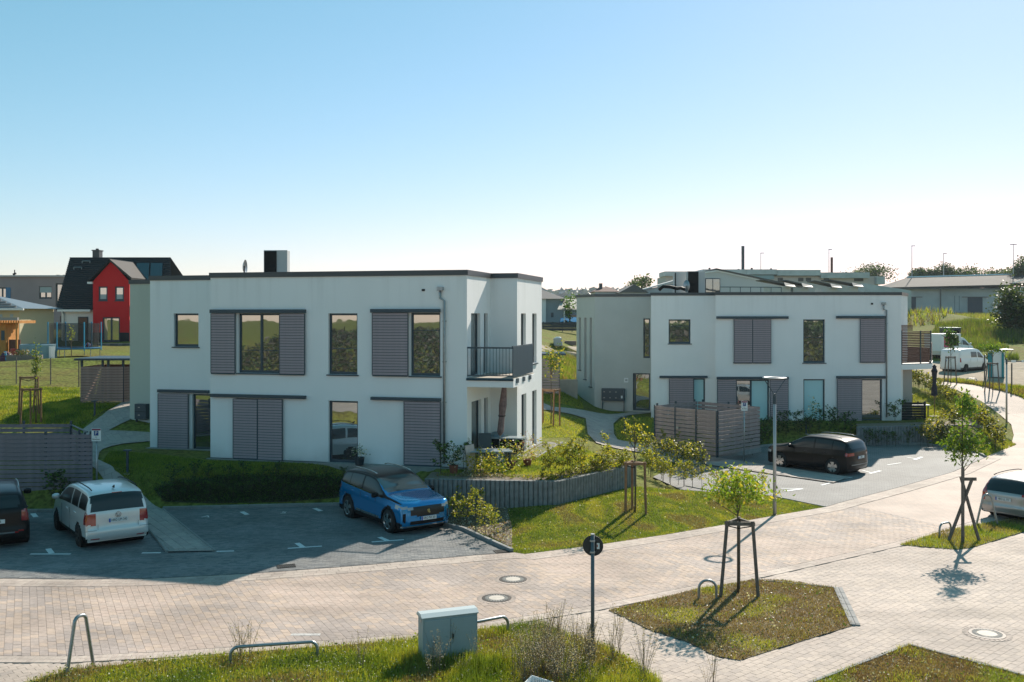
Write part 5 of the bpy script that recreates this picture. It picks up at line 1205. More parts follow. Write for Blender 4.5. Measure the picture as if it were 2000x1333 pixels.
# ---- grass
def blades(name, polys, n, hmin, hmax, w, mats, weights=None, z=None, excl=(), lean=.35, ytop=None, clump=0, zoff=.0):
    x0 = min(p[0] for q in polys for p in q); x1 = max(p[0] for q in polys for p in q); y0 = min(p[1] for q in polys for p in q); y1 = max(p[1] for q in polys for p in q)
    x = RS.uniform(x0, x1, n*4); y = RS.uniform(y0, y1, n*4); ok = np.zeros(len(x), bool)
    for q in polys: ok |= inside(x, y, q)
    for q in excl: ok &= ~inside(x, y, q)
    ok &= (np.abs(x) < y*.56+.5) & (y > 17.2)
    x, y = x[ok][:n], y[ok][:n]
    if clump:
        s = np.array([noise.noise((a*clump, b*clump, 5.)) for a, b in zip(x, y)]); k = s > -.12; x, y, s = x[k], y[k], s[k]; hs = .55+np.clip(s, 0, 1)*1.6
    else: hs = 1
    m = len(x); zz = heights(x, y) if z is None else np.full(m, z); zz = zz+zoff
    h = RS.uniform(hmin, hmax, m)*hs; a = RS.uniform(0, 2*PI, m); ww = w*RS.uniform(.6, 1.4, m); l = RS.uniform(0, lean, m)*h; b = RS.uniform(0, 2*PI, m)
    v = np.stack([np.stack([x-np.cos(a)*ww/2, y-np.sin(a)*ww/2, zz], 1), np.stack([x+np.cos(a)*ww/2, y+np.sin(a)*ww/2, zz], 1), np.stack([x+np.cos(b)*l, y+np.sin(b)*l, zz+h], 1)], 1).reshape(-1, 3)
    me = bpy.data.meshes.new(name); me.from_pydata(v.tolist(), [], np.arange(3*m).reshape(m, 3).tolist())
    for q in mats: me.materials.append(q)
    if len(mats) > 1:
        ns = np.array([noise.noise((p*.9, q*.9, 2.)) for p, q in zip(x, y)]); mi = np.clip(((ns+.45)*len(mats)+RS.uniform(-1, 1, m)).astype(int), 0, len(mats)-1); me.polygons.foreach_set('material_index', mi.tolist())
    me.update(); return tag(link(name, me), kind='stuff')
GB = [mat_leaf('blade_dry', (.22,.175,.09), .35), mat_leaf('blade_yellow', (.29,.29,.055), .45), mat_leaf('blade_green', (.18,.23,.035), .45), mat_leaf('blade_deep', (.11,.16,.027), .4)]
MULCH_EX = xy([(866,1022),(885,1006),(915,985),(945,985),(985,1000),(1000,1040),(1000,1072),(960,1052),(905,1031)])
LAWN1 = [(-2.0,32.9)]+xy([(905,1036),(1000,1079),(1025,1084),(1160,1067),(1300,1046),(1400,1029),(1500,1011),(1610,992),(1500,970),(1400,964),(1330,959)])+[(6.3,39.2),(PC[0]+.05,PC[1]-.1),(PB[0],PB[1]-.15),(PA[0],PA[1]-.15)]
blades('grass', [LAWN1], 90000, .025, .065, .016, [GB[0], GB[1], GB[2], GB[3], GB[2], GB[1]], excl=(MULCH_EX,), lean=.9)
blades('grass', [NEARGRASS], 60000, .06, .17, .012, GB, z=.02, lean=.6)
blades('weeds', [xy([(640,1340),(700,1290),(800,1262),(960,1236),(1060,1226),(1110,1246),(1180,1266),(1245,1303),(1290,1345),(1400,1540),(500,1540)])], 26000, .12, .29, .014, GB[1:], z=.02, lean=.45, clump=.8)
BR = mat_leaf('blade_brown', (.21,.14,.08), .3); BR2 = mat_leaf('blade_tan', (.27,.20,.12), .3)
blades('grass', [ISL1], 30000, .02, .06, .016, [BR2, BR, BR, GB[0], GB[1]], z=.02, lean=1.2)
blades('grass', [ISL1], 7000, .04, .10, .014, [GB[0], GB[1], GB[2]], z=.02, lean=.8, clump=1.3)
blades('grass', [ISL2], 30000, .02, .06, .016, [BR2, BR, BR, GB[0], GB[2]], z=.02, lean=1.2)
blades('grass', [ISL2], 9000, .04, .11, .014, [GB[0], GB[1], GB[2]], z=.02, lean=.8, clump=1.3)
blades('grass', [ISL3], 11000, .04, .11, .016, [GB[0], GB[1], GB[2]], z=.02, lean=.8)
blades('grass', [[(-2.6,34.4),(1.3,34.0),(4.0,37.4),(3.2,41),(1.6,43),(-.2,38.9),(-1.4,36.0),(-2.6,35.6)]], 26000, .03, .08, .02, GB[1:], lean=.8)
blades('grass', [[tuple(PT(u, v)[:2]) for u, v in ((200,905),(245,965),(290,985),(340,942),(450,936),(690,938),(640,912),(415,902),(300,888),(215,882))]], 26000, .03, .09, .02, [GB[2], GB[3]], lean=.8)
blades('grass', [[tuple(PT(u, v)[:2]) for u, v in ((-20,835),(160,838),(240,788),(155,785),(155,760),(-20,755))]], 40000, .04, .11, .03, GB[1:], lean=.8)
blades('grass', [[tuple(PT(u, v)[:2]) for u, v in ((1925,893),(1905,870),(1925,830),(1900,795),(1800,760),(1775,780),(1790,826),(1900,828),(1930,835),(1985,870))]+[]], 24000, .04, .12, .035, GB[1:3], lean=.8)
blades('grass', [[tuple(PT(u, v)[:2]) for u, v in ((1058,858),(1145,858),(1140,822),(1058,806))], [tuple(PT(u, v)[:2]) for u, v in ((1205,860),(1270,872),(1275,815),(1215,820),(1200,832))], [tuple(PT(u, v)[:2]) for u, v in ((1060,785),(1140,800),(1128,765),(1060,765))]], 14000, .04, .10, .03, GB[1:3], lean=.8)
blades('grass', [[tuple(PT(u, v)[:2]) for u, v in ((1825,744),(1870,743),(1940,753),(2040,766),(2040,800),(1990,776),(1900,752))]], 9000, .08, .3, .05, GB[:3], lean=.6)
blades('reeds', [[tuple(PT(u, v)[:2]) for u, v in ((1815,700),(1990,705),(1990,690),(2060,660),(1980,640),(1900,628),(1830,640),(1815,660))]], 30000, .4, 1.2, .07, [GB[3], mat_leaf('reed', (.10,.13,.06), .4), GB[2], mat_leaf('reed_dry', (.17,.15,.10), .4)], lean=.3, clump=.12)
blades('mound_weeds', [[tuple(PT(u, v)[:2]) for u, v in ((1770,640),(1830,636),(1950,625),(1950,612),(1770,612))]], 14000, .3, 1.1, .16, [mat_leaf('dry_weed', (.19,.15,.10), .3), GB[2], GB[1]], lean=.5)
blades('tall_grass', [[tuple(PT(u, v)[:2]) for u, v in ((1050,745),(1130,745),(1130,695),(1050,695))]], 9000, .15, .5, .05, [GB[0], GB[3], GB[2]], lean=.6)
# small pale flowers and leaves that catch the light in the rough grass, litter on the beds
def specks(name, poly, n, size, z0, z1, mats, lo=None):
    x0, x1 = min(p[0] for p in poly), max(p[0] for p in poly); y0, y1 = max(17.5, min(p[1] for p in poly)), max(p[1] for p in poly)
    x = RS.uniform(x0, x1, n*3); y = RS.uniform(y0, y1, n*3); k = inside(x, y, poly) & (np.abs(x) < y*.56+.3); x, y = x[k][:n], y[k][:n]
    cs = np.stack([x, y, heights(x, y)+RS.uniform(z0, z1, len(x))], 1); return tag(link(name, leaf_mesh(name, cs, size, mats, aspect=.8), None), kind='stuff')
PALE = mat_leaf('pale_petal', (.62,.60,.55), .3)
specks('small_flowers', NEARGRASS, 2600, .022, .08, .24, [PALE, PALE, LF['hedge']])
specks('clover', NEARGRASS, 9000, .05, .03, .15, [LF['green'], LF['hedge'], LF['tree']])
specks('leaf_litter', ISL1, 1500, .05, .03, .06, [PALE, BR, GB[0], LF['green']]); specks('leaf_litter', ISL2, 1200, .05, .03, .06, [PALE, BR, GB[0], LF['green']])
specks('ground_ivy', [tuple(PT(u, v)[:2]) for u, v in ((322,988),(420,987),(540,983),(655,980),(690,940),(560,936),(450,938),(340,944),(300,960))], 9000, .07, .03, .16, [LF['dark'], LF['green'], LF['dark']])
specks('leaf_litter', MULCH_EX, 2600, .055, .04, .07, [BR2, BR, PALE, GB[0]])
specks('leaf_litter', [PA, PB, PC, (4.0,38.6), (1.3,34.3), (-2.9,34.9)], 2600, .06, .03, .06, [BR2, BR, GB[0], GB[3]])
specks('leaf_litter', LAWN1, 1600, .045, .03, .06, [GB[0], BR2, PALE, LF['green']])
# tall dry seed heads and umbels in the near grass
def seed_stalk(k):
    t = bpy.data.objects.new('dry_weed', None); COL.objects.link(t); b = MB().m(mat('dry_stalk', (.20,.15,.10), .9)); cs = []
    h = RS.uniform(.55, 1.15)
    for j in range(7):
        a = RS.uniform(0, 6.3); L = RS.uniform(.05, .35); top = np.array([math.cos(a)*L, math.sin(a)*L, h*RS.uniform(.7, 1)]); b.tube([(RS.uniform(-.03,.03), RS.uniform(-.03,.03), -.02), tuple(top*np.array([.5,.5,.6])), tuple(top)], .004, 4, r2=.0025)
        for q in range(26): f = RS.uniform(.45, 1.02); cs.append(top*np.array([f**1.2, f**1.2, f])+RS.normal(0, .028, 3))
    tag(b.build('stalks', t), kind='stuff'); tag(link('seed_heads', leaf_mesh('seed_heads', cs, .026, [mat_leaf('seed', (.33,.25,.18), .3), mat_leaf('seed_pale', (.42,.37,.30), .3)]), t), kind='stuff'); return t
SP = [seed_stalk(k) for k in range(5)]
pts = []
for i in range(60): u = random.gauss(1085, 42); v = random.uniform(1262, 1350); pts.append(tuple(G(u, v)))
for i in range(26): u = random.uniform(840, 1290); v = random.uniform(1285+max(0, (u-1150)*.2), 1345); pts.append(tuple(G(u, v)))
for u, v in ((470,1285),(466,1290),(486,1292),(700,1300),(706,1310),(1200,1290),(1208,1282),(1380,1345),(1395,1335)): pts.append(tuple(G(u, v)))
put_plants(SP, pts, 'bunch of dry brown weeds in the front grass', 'dry weeds in the front grass', 'weed', .6, 1.15, z=.02, places=['cabinet side', 'thickest', 'round sign'])
# bushes and trees beyond
def far_tree(label, x, y, z, w, h, n, ls, mats=('far',), name='tree', cat='tree', trunk=True, group=None, cl=18, squash=.8, base=.12):
    t = thing(name, label, cat, (x, y, z), group=group)
    if trunk: MB().m(M['bark']).tube([(0,0,-.3),(0,0,h*.55)], w*.03+.05, 6, r2=w*.015).build('trunk', t)
    cs = crown_points(n, (0, 0, h*(base+(1-base)/2)), (w*.42, w*.42, h*(1-base)*.42), cl, .3); cs[:, 2] = np.maximum(cs[:, 2], h*base*.4)
    link('crown', leaf_mesh('crown', cs, ls, [LF[m_] for m_ in mats], aspect=.9), t); return t
far_tree('big dark round bush at the right edge below the long barn', X(1985,112), 112, H(X(1985,112), 112)-.3, 5.6, 5.8, 6500, .30, ('fargreen','fargreen','far'), 'bush', 'bush', False, cl=30, base=0)
for u, v, d, w, h, lab in ((1668,555,330,9,5,'low tree on the horizon left of the long barn'),(1706,556,300,13,7.5,'rounded tree on the horizon just left of the barn roof'),(1793,548,300,6,4,'small tree behind the barn roof beside a lamp post'),(1820,548,300,5.5,4,'second small tree behind the barn roof'),(1849,548,300,8,5.5,'taller tree behind the barn near the middle lamp post'),(1883,548,300,12,4.5,'wide tree behind the barn'),(1950,545,300,18,4,'low bushy tree behind the barn on the far right'),(1994,545,240,7,6,'tree rising above the barn at the right edge')):
    far_tree(lab, X(u, d), d, Z(v, d)-1.5, w, h+1.0, 2600, .5, ('far','fargreen'), cl=16)
far_tree('round tree on the skyline left of the big pale house', X(1253,200), 200, Z(562,200)-1, 5.2, 3.8, 500, .5, ('far',)); far_tree('small bush on the skyline beside the red roofed house', X(1236,190), 190, Z(562,190)-1, 3, 2.6, 260, .4, ('far',))
far_tree('small tree in front of the farther grey house', X(1113,126), 126, H(X(1113,126),126), 2.2, 4.4, 260, .3, ('green',))
far_tree('small round bush in the gap before the far hills', X(1122,140), 140, H(X(1122,140),140), 2.5, 4.6, 200, .35, ('far',))
# wooded crest of the blue hills
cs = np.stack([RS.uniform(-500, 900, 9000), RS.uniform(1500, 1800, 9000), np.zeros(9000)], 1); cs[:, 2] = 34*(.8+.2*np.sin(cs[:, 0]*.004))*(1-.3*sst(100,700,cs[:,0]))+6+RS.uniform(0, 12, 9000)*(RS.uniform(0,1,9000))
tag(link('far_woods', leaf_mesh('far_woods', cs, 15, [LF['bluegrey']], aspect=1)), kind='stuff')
# bank with bushes on the viewer's side of the road: it is what the windows mirror
cs = np.concatenate([crown_points(450, (-42+i*6+RS.uniform(-2, 2), -36+RS.uniform(-6, 6), 0), (3.4, 3.0, 1.6+RS.uniform(0, 2.4)), 12, .3) for i in range(16)]); cs[:, 2] = np.abs(cs[:, 2])+heights(cs[:, 0], cs[:, 1])
tag(link('bank_bushes', leaf_mesh('bank_bushes', cs, .6, [LF['far'], LF['fargreen']], aspect=.9)), kind='stuff')
bx_ = RS.uniform(-70, 70, 60000); by_ = RS.uniform(-50, -16, 60000); cs = np.stack([bx_, by_, heights(bx_, by_)+RS.uniform(0, .9, 60000)], 1)
tag(link('bank_weeds', leaf_mesh('bank_weeds', cs, .45, [mat_leaf('bank_brown', (.075,.058,.042), .2), mat_leaf('bank_brown', (0,0,0)), LF['dark'], LF['fargreen']], aspect=.7)), kind='stuff')
# ------------------------------------------------------------------ street furniture
def lamp(u, vb, vt, label, ring=.40):
    g = G(u, vb); ht = CZ-(vt-HY)/F*g.y; t = thing('street_lamp', label, 'street lamp', (g.x, g.y, 0), group='slim street lamps along the paved road')
    zp = ht-.92
    MB().m(M['lampgrey']).tube([(0,0,0),(0,0,zp)], .062, 14, r2=.05).build('pole', t, smooth=True); MB().m(M['anth']).tube([(0,0,zp),(0,0,zp+.28)], .058, 14).build('collar', t)
    b = MB().m(M['anth'])
    for a in (0, PI): b.tube([(0,0,zp+.3),(.45*ring*math.cos(a)+.0,.0,zp+.58),(ring*math.cos(a)*.93,0,ht-.05)], .014, 6)
    b.tube([(0,0,zp+.28),(0,0,zp+.36)], .05, 10); b.build('fork', t)
    MB().m(M['lampgrey']).lathe([(ring*.78,ht-.03),(ring*.78,ht),(ring*.92,ht+.02),(ring*1.05,ht+.005),(ring*1.05,ht-.02),(ring*.78,ht-.03)], 40).build('lamp_ring', t, smooth=True)
    MB().m(M['white']).lathe([(ring*1.0,ht-.026),(ring*.82,ht-.034)], 40).build('diffuser', t)
    MB().m(M['iron']).lathe([(.085,0),(.085,.03),(.06,.035)], 14).build('base_ring', t)
    return t
lamp(1513, 1007, 738, 'slim street lamp with ring head at the tip of the lawn'); lamp(1966, 834, 683, 'slim street lamp with ring head beside the curved hedge at the right')
# round sign seen from behind
g = G(1157.5, 1290); t = thing('road_sign', 'round road sign seen from behind on a grey post in the weeds', 'road sign', (g.x, g.y, 0))
zt = Z(1045, g.y); zc = Z(1067.5, g.y)
MB().m(mat('sign_post_grey', (.10,.13,.15), .5, metal=.3)).tube([(0,0,-.1),(0,0,zt)], .038, 14).build('post', t, smooth=True)
MB().m(M['lampgrey']).tube([(0,0,zt),(0,0,zt+.02)], .042, 14).build('post_cap', t)
d = MB().m(mat('sign_back', (.02,.022,.027), .5)); d.lathe([(0,.0),(.205,.0),(.21,.006),(.21,.014),(0,.014)], 40, fn=lambda x, y, z: (x, z+.045, y+zc)); d.build('sign_disc', t)
MB().m(M['lampgrey']).box(-.05,.05,-.045,.05,zc+.1,zc+.13).box(-.05,.05,-.045,.05,zc-.13,zc-.1).build('clamp', t)
st = MB().m(M['white']).box(.08,.135,.040,.0445,zc-.06,zc+.06).build('sticker', t); MB().m(M['redlamp']).box(.083,.1,.038,.0395,zc-.02,zc+.03).build('sticker_mark', st)
t.rotation_euler = (0, 0, R(-12))
# parking signs
def psign(u, vb, vt, zb, label, head_w, head_h, txts, d):
    t = thing('parking_sign', label, 'parking sign', (X(u, d), d, zb)); zt = Z(vt, d)-zb
    MB().m(M['steel']).tube([(0,0,-.2),(0,0,zt-.02)], .032, 10).build('post', t, smooth=True)
    p = MB().m(M['white']).box(-head_w/2, head_w/2, -.05, -.038, zt-head_h, zt).build('sign_plate', t, bevel=.004)
    MB().m(mat('magenta_band', (.22,.02,.06), .5)).box(-head_w/2+.01, head_w/2-.01, -.0535, -.0505, zt-.07, zt-.012).build('top_band', p)
    MB().m(mat('sign_blue', (.005,.05,.22), .4)).box(-head_w*.24, head_w*.24, -.0535, -.0505, zt-.08-head_w*.52, zt-.085).build('blue_square', p)
    text('P', head_w*.5, (0, -.056, zt-.085-head_w*.25), 0, M['white'], p)
    z = zt-.13-head_w*.52
    for s_, k in txts: text(s_, k, (0, -.054, z), 0, M['letters'], p); z -= k*1.5
    return t
psign(189, 968, 837, H(X(189,35.2),35.2), 'parking sign with blue P on a grey post beside the left slatted fence', .34, .46, (('nur', .055), ('Bewohner', .065), ('Anlage', .045)), 35.2)
psign(1453.5, 888, 783.5, H(X(1453.5,46.2),46.2), 'smaller looking parking sign in front of the right slatted bin enclosure', .30, .46, (('nur', .05), ('Bewohner', .055)), 45.9)
# bollard lights
def bollard(u, vb, h, label, wide=.13):
    g = PT(u, vb); t = thing('bollard_light', label, 'bollard light', g, group='low garden lights'); MB().m(M['anth']).box(-.035,.035,-.035,.035,0,h).build('post', t)
    MB().m(M['anth']).box(-wide,wide,-wide*.8,wide*.8,h+.001,h+.05).build('lamp_head', t, bevel=.008); MB().m(M['concrete']).box(-.1,.1,-.1,.1,-.05,.02).build('base_plate', t); return t
bollard(249, 926, .85, 'dark garden light on the shaded grass by the walkway'); bollard(185, 815, .75, 'dark garden light on the sunny grass near the far left shed')
bollard(1574.5, 848, .85, 'dark garden light in the shaded bed behind the black SUV'); bollard(1220, 846, .8, 'dark garden light on the grass beside the entrance path'); bollard(1781, 786, .5, 'small light post on the grass behind the far terrace table', .06)
# steel hoops
def hoop(p0, p1, h, label, r=.03, taper=None, z=.0):
    p0, p1 = Vector((*p0, z)), Vector((*p1, z)); m_ = (p0+p1)/2; t = thing('steel_hoop', label, 'steel hoop', m_, group='galvanised steel hoops'); a, b = p0-m_, p1-m_; d = (b-a).normalized(); L = (b-a).length
    rc = min(h*.45, L*.48, .22) if taper is None else taper; k = 0 if taper is None else .28
    aa = a+d*L*k; bb = b-d*L*k; pts = [a-Vector((0,0,.1)), a, a*.5+aa*.5+Vector((0,0,(h-rc)*.5)), aa+Vector((0,0,h-rc))]
    for j in range(1, 7): an = j/6*PI/2; pts.append(aa+d*rc*(1-math.cos(an))+Vector((0,0,h-rc+rc*math.sin(an))))
    for j in range(1, 7): an = (6-j)/6*PI/2; pts.append(bb-d*rc*(1-math.cos(an))+Vector((0,0,h-rc+rc*math.sin(an))))
    pts += [b*.5+bb*.5+Vector((0,0,(h-rc)*.5)), b, b-Vector((0,0,.1))]
    MB().m(M['steel']).tube(pts, r, 10).build('tube', t, smooth=True)
    return t
h0, h1 = G(130, 1323), G(183, 1302); hp_ = hoop(h0, h1, 1.10, 'tall narrow steel hoop at the bottom left beside the road', .036, taper=.125)
MB().m(M['concrete']).box(-.02,.32,-.05,.05,0,.03).build('footing', hp_)
hoop(G(450, 1300), G(620, 1287), .36, 'long low steel hoop in the grass left of the grey cabinet', .034)
hoop(G(880, 1262), G(992, 1238), .40, 'long low steel hoop partly hidden behind the grey cabinet', .034)
hoop(G(1365, 1172), G(1399, 1172), .48, 'low steel hoop beside the grey tripod of the island tree', .032)
hoop(G(1835, 1050), G(1857, 1045), .42, 'low steel hoop left of the crossed poles on the narrow island', .03)
a_ = hoop(G(1907, 1025), G(1949, 1027), 1.02, 'tall steel hoop in front of the silver estate car', .034, taper=.17)
g0, g1_ = PT(1887, 749), PT(1908, 750); hoop(g0[:2], g1_[:2], .38, 'low steel hoop on the verge in front of the white van', .03, z=g0.z)
hoop((21.6,34.2),(22.0,35.2), .5, 'steel hoop just beyond the right edge of the narrow island', .03)
# utility cabinet
g0, g1_ = G(826, 1298), G(932.5, 1284); W = (g1_-g0).length; rz = math.atan2(g1_.y-g0.y, g1_.x-g0.x)
t = thing('utility_cabinet', 'pale grey double door utility cabinet standing in rough grass', 'utility cabinet', (g0.x, g0.y, 0), rz); cg = mat('cabinet_grey', (.33,.39,.41), .5, noise_s=2, noise_a=.05)
MB().m(cg).box(0, W, 0, .36, .04, .90).build('body', t, bevel=.006); MB().m(M['anth']).box(.03, W-.03, .02, .34, -.05, .04).build('plinth', t)
for x0, x1 in ((.03, W/2-.006), (W/2+.006, W-.03)): MB().m(cg).box(x0, x1, -.018, -.001, .07, .86).build('door', t, bevel=.004)
MB().m(cg).prism([(-.04,.885),(W*0-.04,.93),(W*0-.04,.93)][:0] or [(-.03,-.02),(W+.02,-.02),(W+.02,.38),(-.03,.38)], .90, .925).build('roof_plate', t)
MB().m(mat('cabinet_top', (.55,.60,.61), .4)).hexa([(-.03,-.03,.925),(W+.02,-.03,.925),(W+.02,.39,.925),(-.03,.39,.925),(-.03,.08,.985),(W+.02,.08,.985),(W+.02,.28,.985),(-.03,.28,.985)]).build('roof', t)
MB().m(M['steel']).box(-.008,-.001,.1,.2,.80,.85).build('plate', t); MB().m(M['black']).box(W/2+.03,W/2+.06,-.03,-.018,.45,.55).build('handle', t)
# white crate in the weeds
g = G(1050, 1362); t = thing('plastic_crate', 'torn white plastic crate lying in the weeds at the bottom edge', 'crate', (g.x+.02, g.y, .05), R(-25)); t.scale = (.75,)*3; b = MB().m(M['white'])
b.hexa([(-.25,-.2,0),(-.23,-.2,0),(-.23,.2,0),(-.25,.2,0),(-.30,-.24,.30),(-.28,-.24,.30),(-.28,.24,.34),(-.30,.24,.34)]); b.hexa([(-.25,.2,0),(.25,.2,0),(.25,.22,0),(-.25,.22,0),(-.3,.24,.34),(.3,.24,.26),(.3,.26,.26),(-.3,.26,.34)]); b.hexa([(-.25,-.22,0),(.25,-.22,0),(.25,-.2,0),(-.25,-.2,0),(-.3,-.26,.30),(.3,-.26,.22),(.3,-.24,.22),(-.3,-.24,.30)]); b.box(-.25,.25,-.2,.2,0,.02); b.build('shell', t)
for k in range(7): MB().m(M['blind']).box(-.2+k*.055,-.18+k*.055,.205,.215,.03,.28).build('rib', t)
# ---- slatted enclosures
def slat_screen(fc, z0, z1, parent, pitch=.152, sh=.13, board='slatwood', posts=(), n=0, both=False, thick=.022):
    k = int((z1-z0)/pitch); key = ('s', round(fc.L, 2), sh, board)
    if key not in _slat: _slat[key] = MB().m(M[board]).box(.02, fc.L-.02, 0, thick, -sh/2, sh/2).mesh('board')
    for i in range(k): o = link('board', _slat[key], parent); o.location = fc.w(0, n, z0+(i+.5)*(z1-z0)/k); o.rotation_euler = (random.uniform(-.01,.01), 0, fc.rz)
    for a in posts: fbox(MB().m(M['anth']), fc, a-.04, a+.04, n-.09, n-.024, z0-.15, z1+.10).build('post', parent)
# left bin enclosure
M['slatdark'] = mat('dark_purple_board', (.20,.165,.19), .65, noise_s=4, noise_a=.16)  # darker, purple-grey board colour
eA = thing('bin_enclosure', 'large dark slatted fence enclosure behind the left parking bays', 'bin enclosure'); e0_, e1_ = (X(-260,35.0), 35.0), (X(181,35.6), 35.6)
fe_ = Face(e0_, e1_); slat_screen(fe_, .25, 2.63, eA, board='slatdark', posts=(.1, 2.2, 4.2, 6.2, fe_.L-.08)); eb0, eb1 = (X(-240,38.4), 38.4), (X(140,38.6), 38.6); fb_ = Face(eb0, eb1); slat_screen(fb_, 1.1, 2.68, eA, board='slatdark', posts=(.1, 2.2, 4.4, fb_.L-1.9, fb_.L-.05), pitch=.165, n=0)
fs_ = Face(e1_, eb1); slat_screen(fs_, .9, 2.5, eA, board='slatdark', posts=(1.0, 2.0, fs_.L-.06)); MB().m(M['anth']).tube([(*fs_.w(.9,0,2.62)[:2],2.62),(*fs_.w(fs_.L,0,2.62)[:2],2.62)], .03, 6).build('top_rail', eA)
# right bin enclosure
eB = thing('bin_enclosure', 'taupe slatted bin enclosure with its corner towards the camera before the far building', 'bin enclosure'); k0, k1, k2 = (X(1278,48.6), 48.6), (X(1401,45.6), 45.6), (X(1484.5,48.1), 48.1); k3 = (k0[0]+k2[0]-k1[0], k0[1]+k2[1]-k1[1])
f1, f2 = Face(k0, k1), Face(k1, k2); slat_screen(f1, .38, 2.46, eB, pitch=.174, sh=.15, posts=()); slat_screen(f2, .38, 2.46, eB, pitch=.174, sh=.15, posts=())
for a in (.04, f1.px(1319,800)[0], f1.px(1360,800)[0], f1.L-.03): fbox(MB().m(M['anth']), f1, a-.025, a+.025, .024, .05, .3, 2.50).build('post', eB)
fbox(MB().m(M['anth']), f2, .02, .07, -.03, .03, .3, 2.5).build('post', eB); fbox(MB().m(M['steel']), f1, f1.px(1322,800)[0], f1.px(1325,800)[0]+.06, .026, .07, 1.45, 1.55).build('lock', eB)
f3, f4 = Face(k3, k2), Face(k0, k3); slat_screen(f3, .38, 2.46, eB, pitch=.174, sh=.15, posts=(.3, f3.L*.5)); slat_screen(f4, .5, 2.46, eB, pitch=.174, sh=.15, posts=(.3, f4.L*.5, f4.L-.2))
kerb([k0, k1, k2], .14, .1, L=3, z=.33)
# left garden shed with flat roof
M['shedwood'] = mat('red_brown_board', (.38,.235,.20), .7, noise_s=4, noise_a=.15)
sA = thing('slatted_shed', 'brown slatted shed with flat dark roof on the left lawn beside the nearest building', 'shed'); za = H(X(157,50),50)-.05
f1 = Face((X(156.5,50), 50), (X(241,50), 50)); slat_screen(f1, za, za+1.93, sA, board='shedwood', pitch=.133, sh=.118, posts=()); f2 = Face((X(241.5,50.03), 50.03), (X(300,51), 51)); slat_screen(f2, za, za+1.93, sA, board='shedwood', pitch=.133, sh=.118)
MB().m(M['anth']).box(X(148,50), X(305,50), 49.8, 53, za+2.25, za+2.36).build('roof', sA)
for u in (158, 199, 210, 239): MB().m(M['anth']).box(X(u,50)-.05, X(u,50)+.05, 50.06, 50.16, za, za+2.25).build('post', sA)
f3 = Face((X(157,50)+.03, 52.9), (X(157,50)+.03, 50.04)); slat_screen(f3, za, za+1.93, sA, board='shedwood', pitch=.133, sh=.118); MB().m(M['brownwood']).box(X(157,50), X(300,50), 52.85, 52.9, za, za+1.9).build('back_board', sA)
# shed in the gap
dC = 57; zc = H(X(1075,dC), dC); sC = thing('slatted_shed', 'slatted shed with flat dark roof in the gap between the two buildings', 'shed'); f1 = Face((X(1040,dC), dC), (X(1093.5,dC), dC)); slat_screen(f1, zc+.1, zc+2.15, sC, pitch=.15, sh=.13)
MB().m(M['anth']).box(X(1038,dC), X(1105,dC), dC-.2, dC+2.5, zc+2.35, zc+2.46).build('roof', sC); MB().m(M['anth']).box(X(1092,dC)-.05, X(1092,dC)+.05, dC+.05, dC+.15, zc, zc+2.35).build('post', sC); MB().m(M['anth']).box(X(1058,dC)-.05, X(1058,dC)+.05, dC+.05, dC+.15, zc, zc+2.35).build('post', sC)
w_ = tag(MB().m(mat('beige_concrete', (.40,.36,.31), .85, noise_s=1)).box(X(1093,60), X(1128,60), 60, 60.25, .8, Z(742,60)).build('garden_wall'), 'beige concrete garden wall between the slatted shed and the far building', 'wall')
for k in range(4): MB().m(mat('beige_concrete2', (.36,.325,.28), .85)).box(X(1095+k*8,60)-.01, X(1095+k*8,60)+.01, 59.985, 59.999, .8, Z(743,60)).build('joint', w_)
# ---- palisade walls of round-edged concrete posts
def palisade(name, label, pts, z1, depth_fn, w=.165, th=.16):
    t = thing(name, label, 'retaining wall'); A = arc(pts, w); i = 0
    for i in range(len(A)-1):
        a, b = Vector(A[i]), Vector(A[i+1]); d = (b-a).normalized(); n = Vector((d.y, -d.x)); c = (a+b)/2; zb = depth_fn(c.x, c.y); h = z1+random.uniform(-.006,.006)
        mb = MB().m(M['palis']); pr = []
        for k in range(7): an = PI*k/6; pr.append((-math.cos(an)*w*.47, math.sin(an)*.055+.0))
        pr = pr+[(w*.47, -th), (-w*.47, -th)]
        mb.prism(pr[::-1], zb-.2, h, fn=lambda x, y, z: (c.x+d.x*x+n.x*y, c.y+d.y*x+n.y*y, z)); mb.build('palisade_post', t)
    return t
palisade('palisade_wall', 'grey palisade retaining wall of upright concrete posts below the sunny terrace', [PA, PB, PC], 1.30, lambda x, y: .0)
palisade('palisade_wall', 'darker palisade retaining wall behind the far parking bays', [(QA[0]-.1, QA[1]), QB, QC, (26.9, 57.8)], 1.0, lambda x, y: -.1)
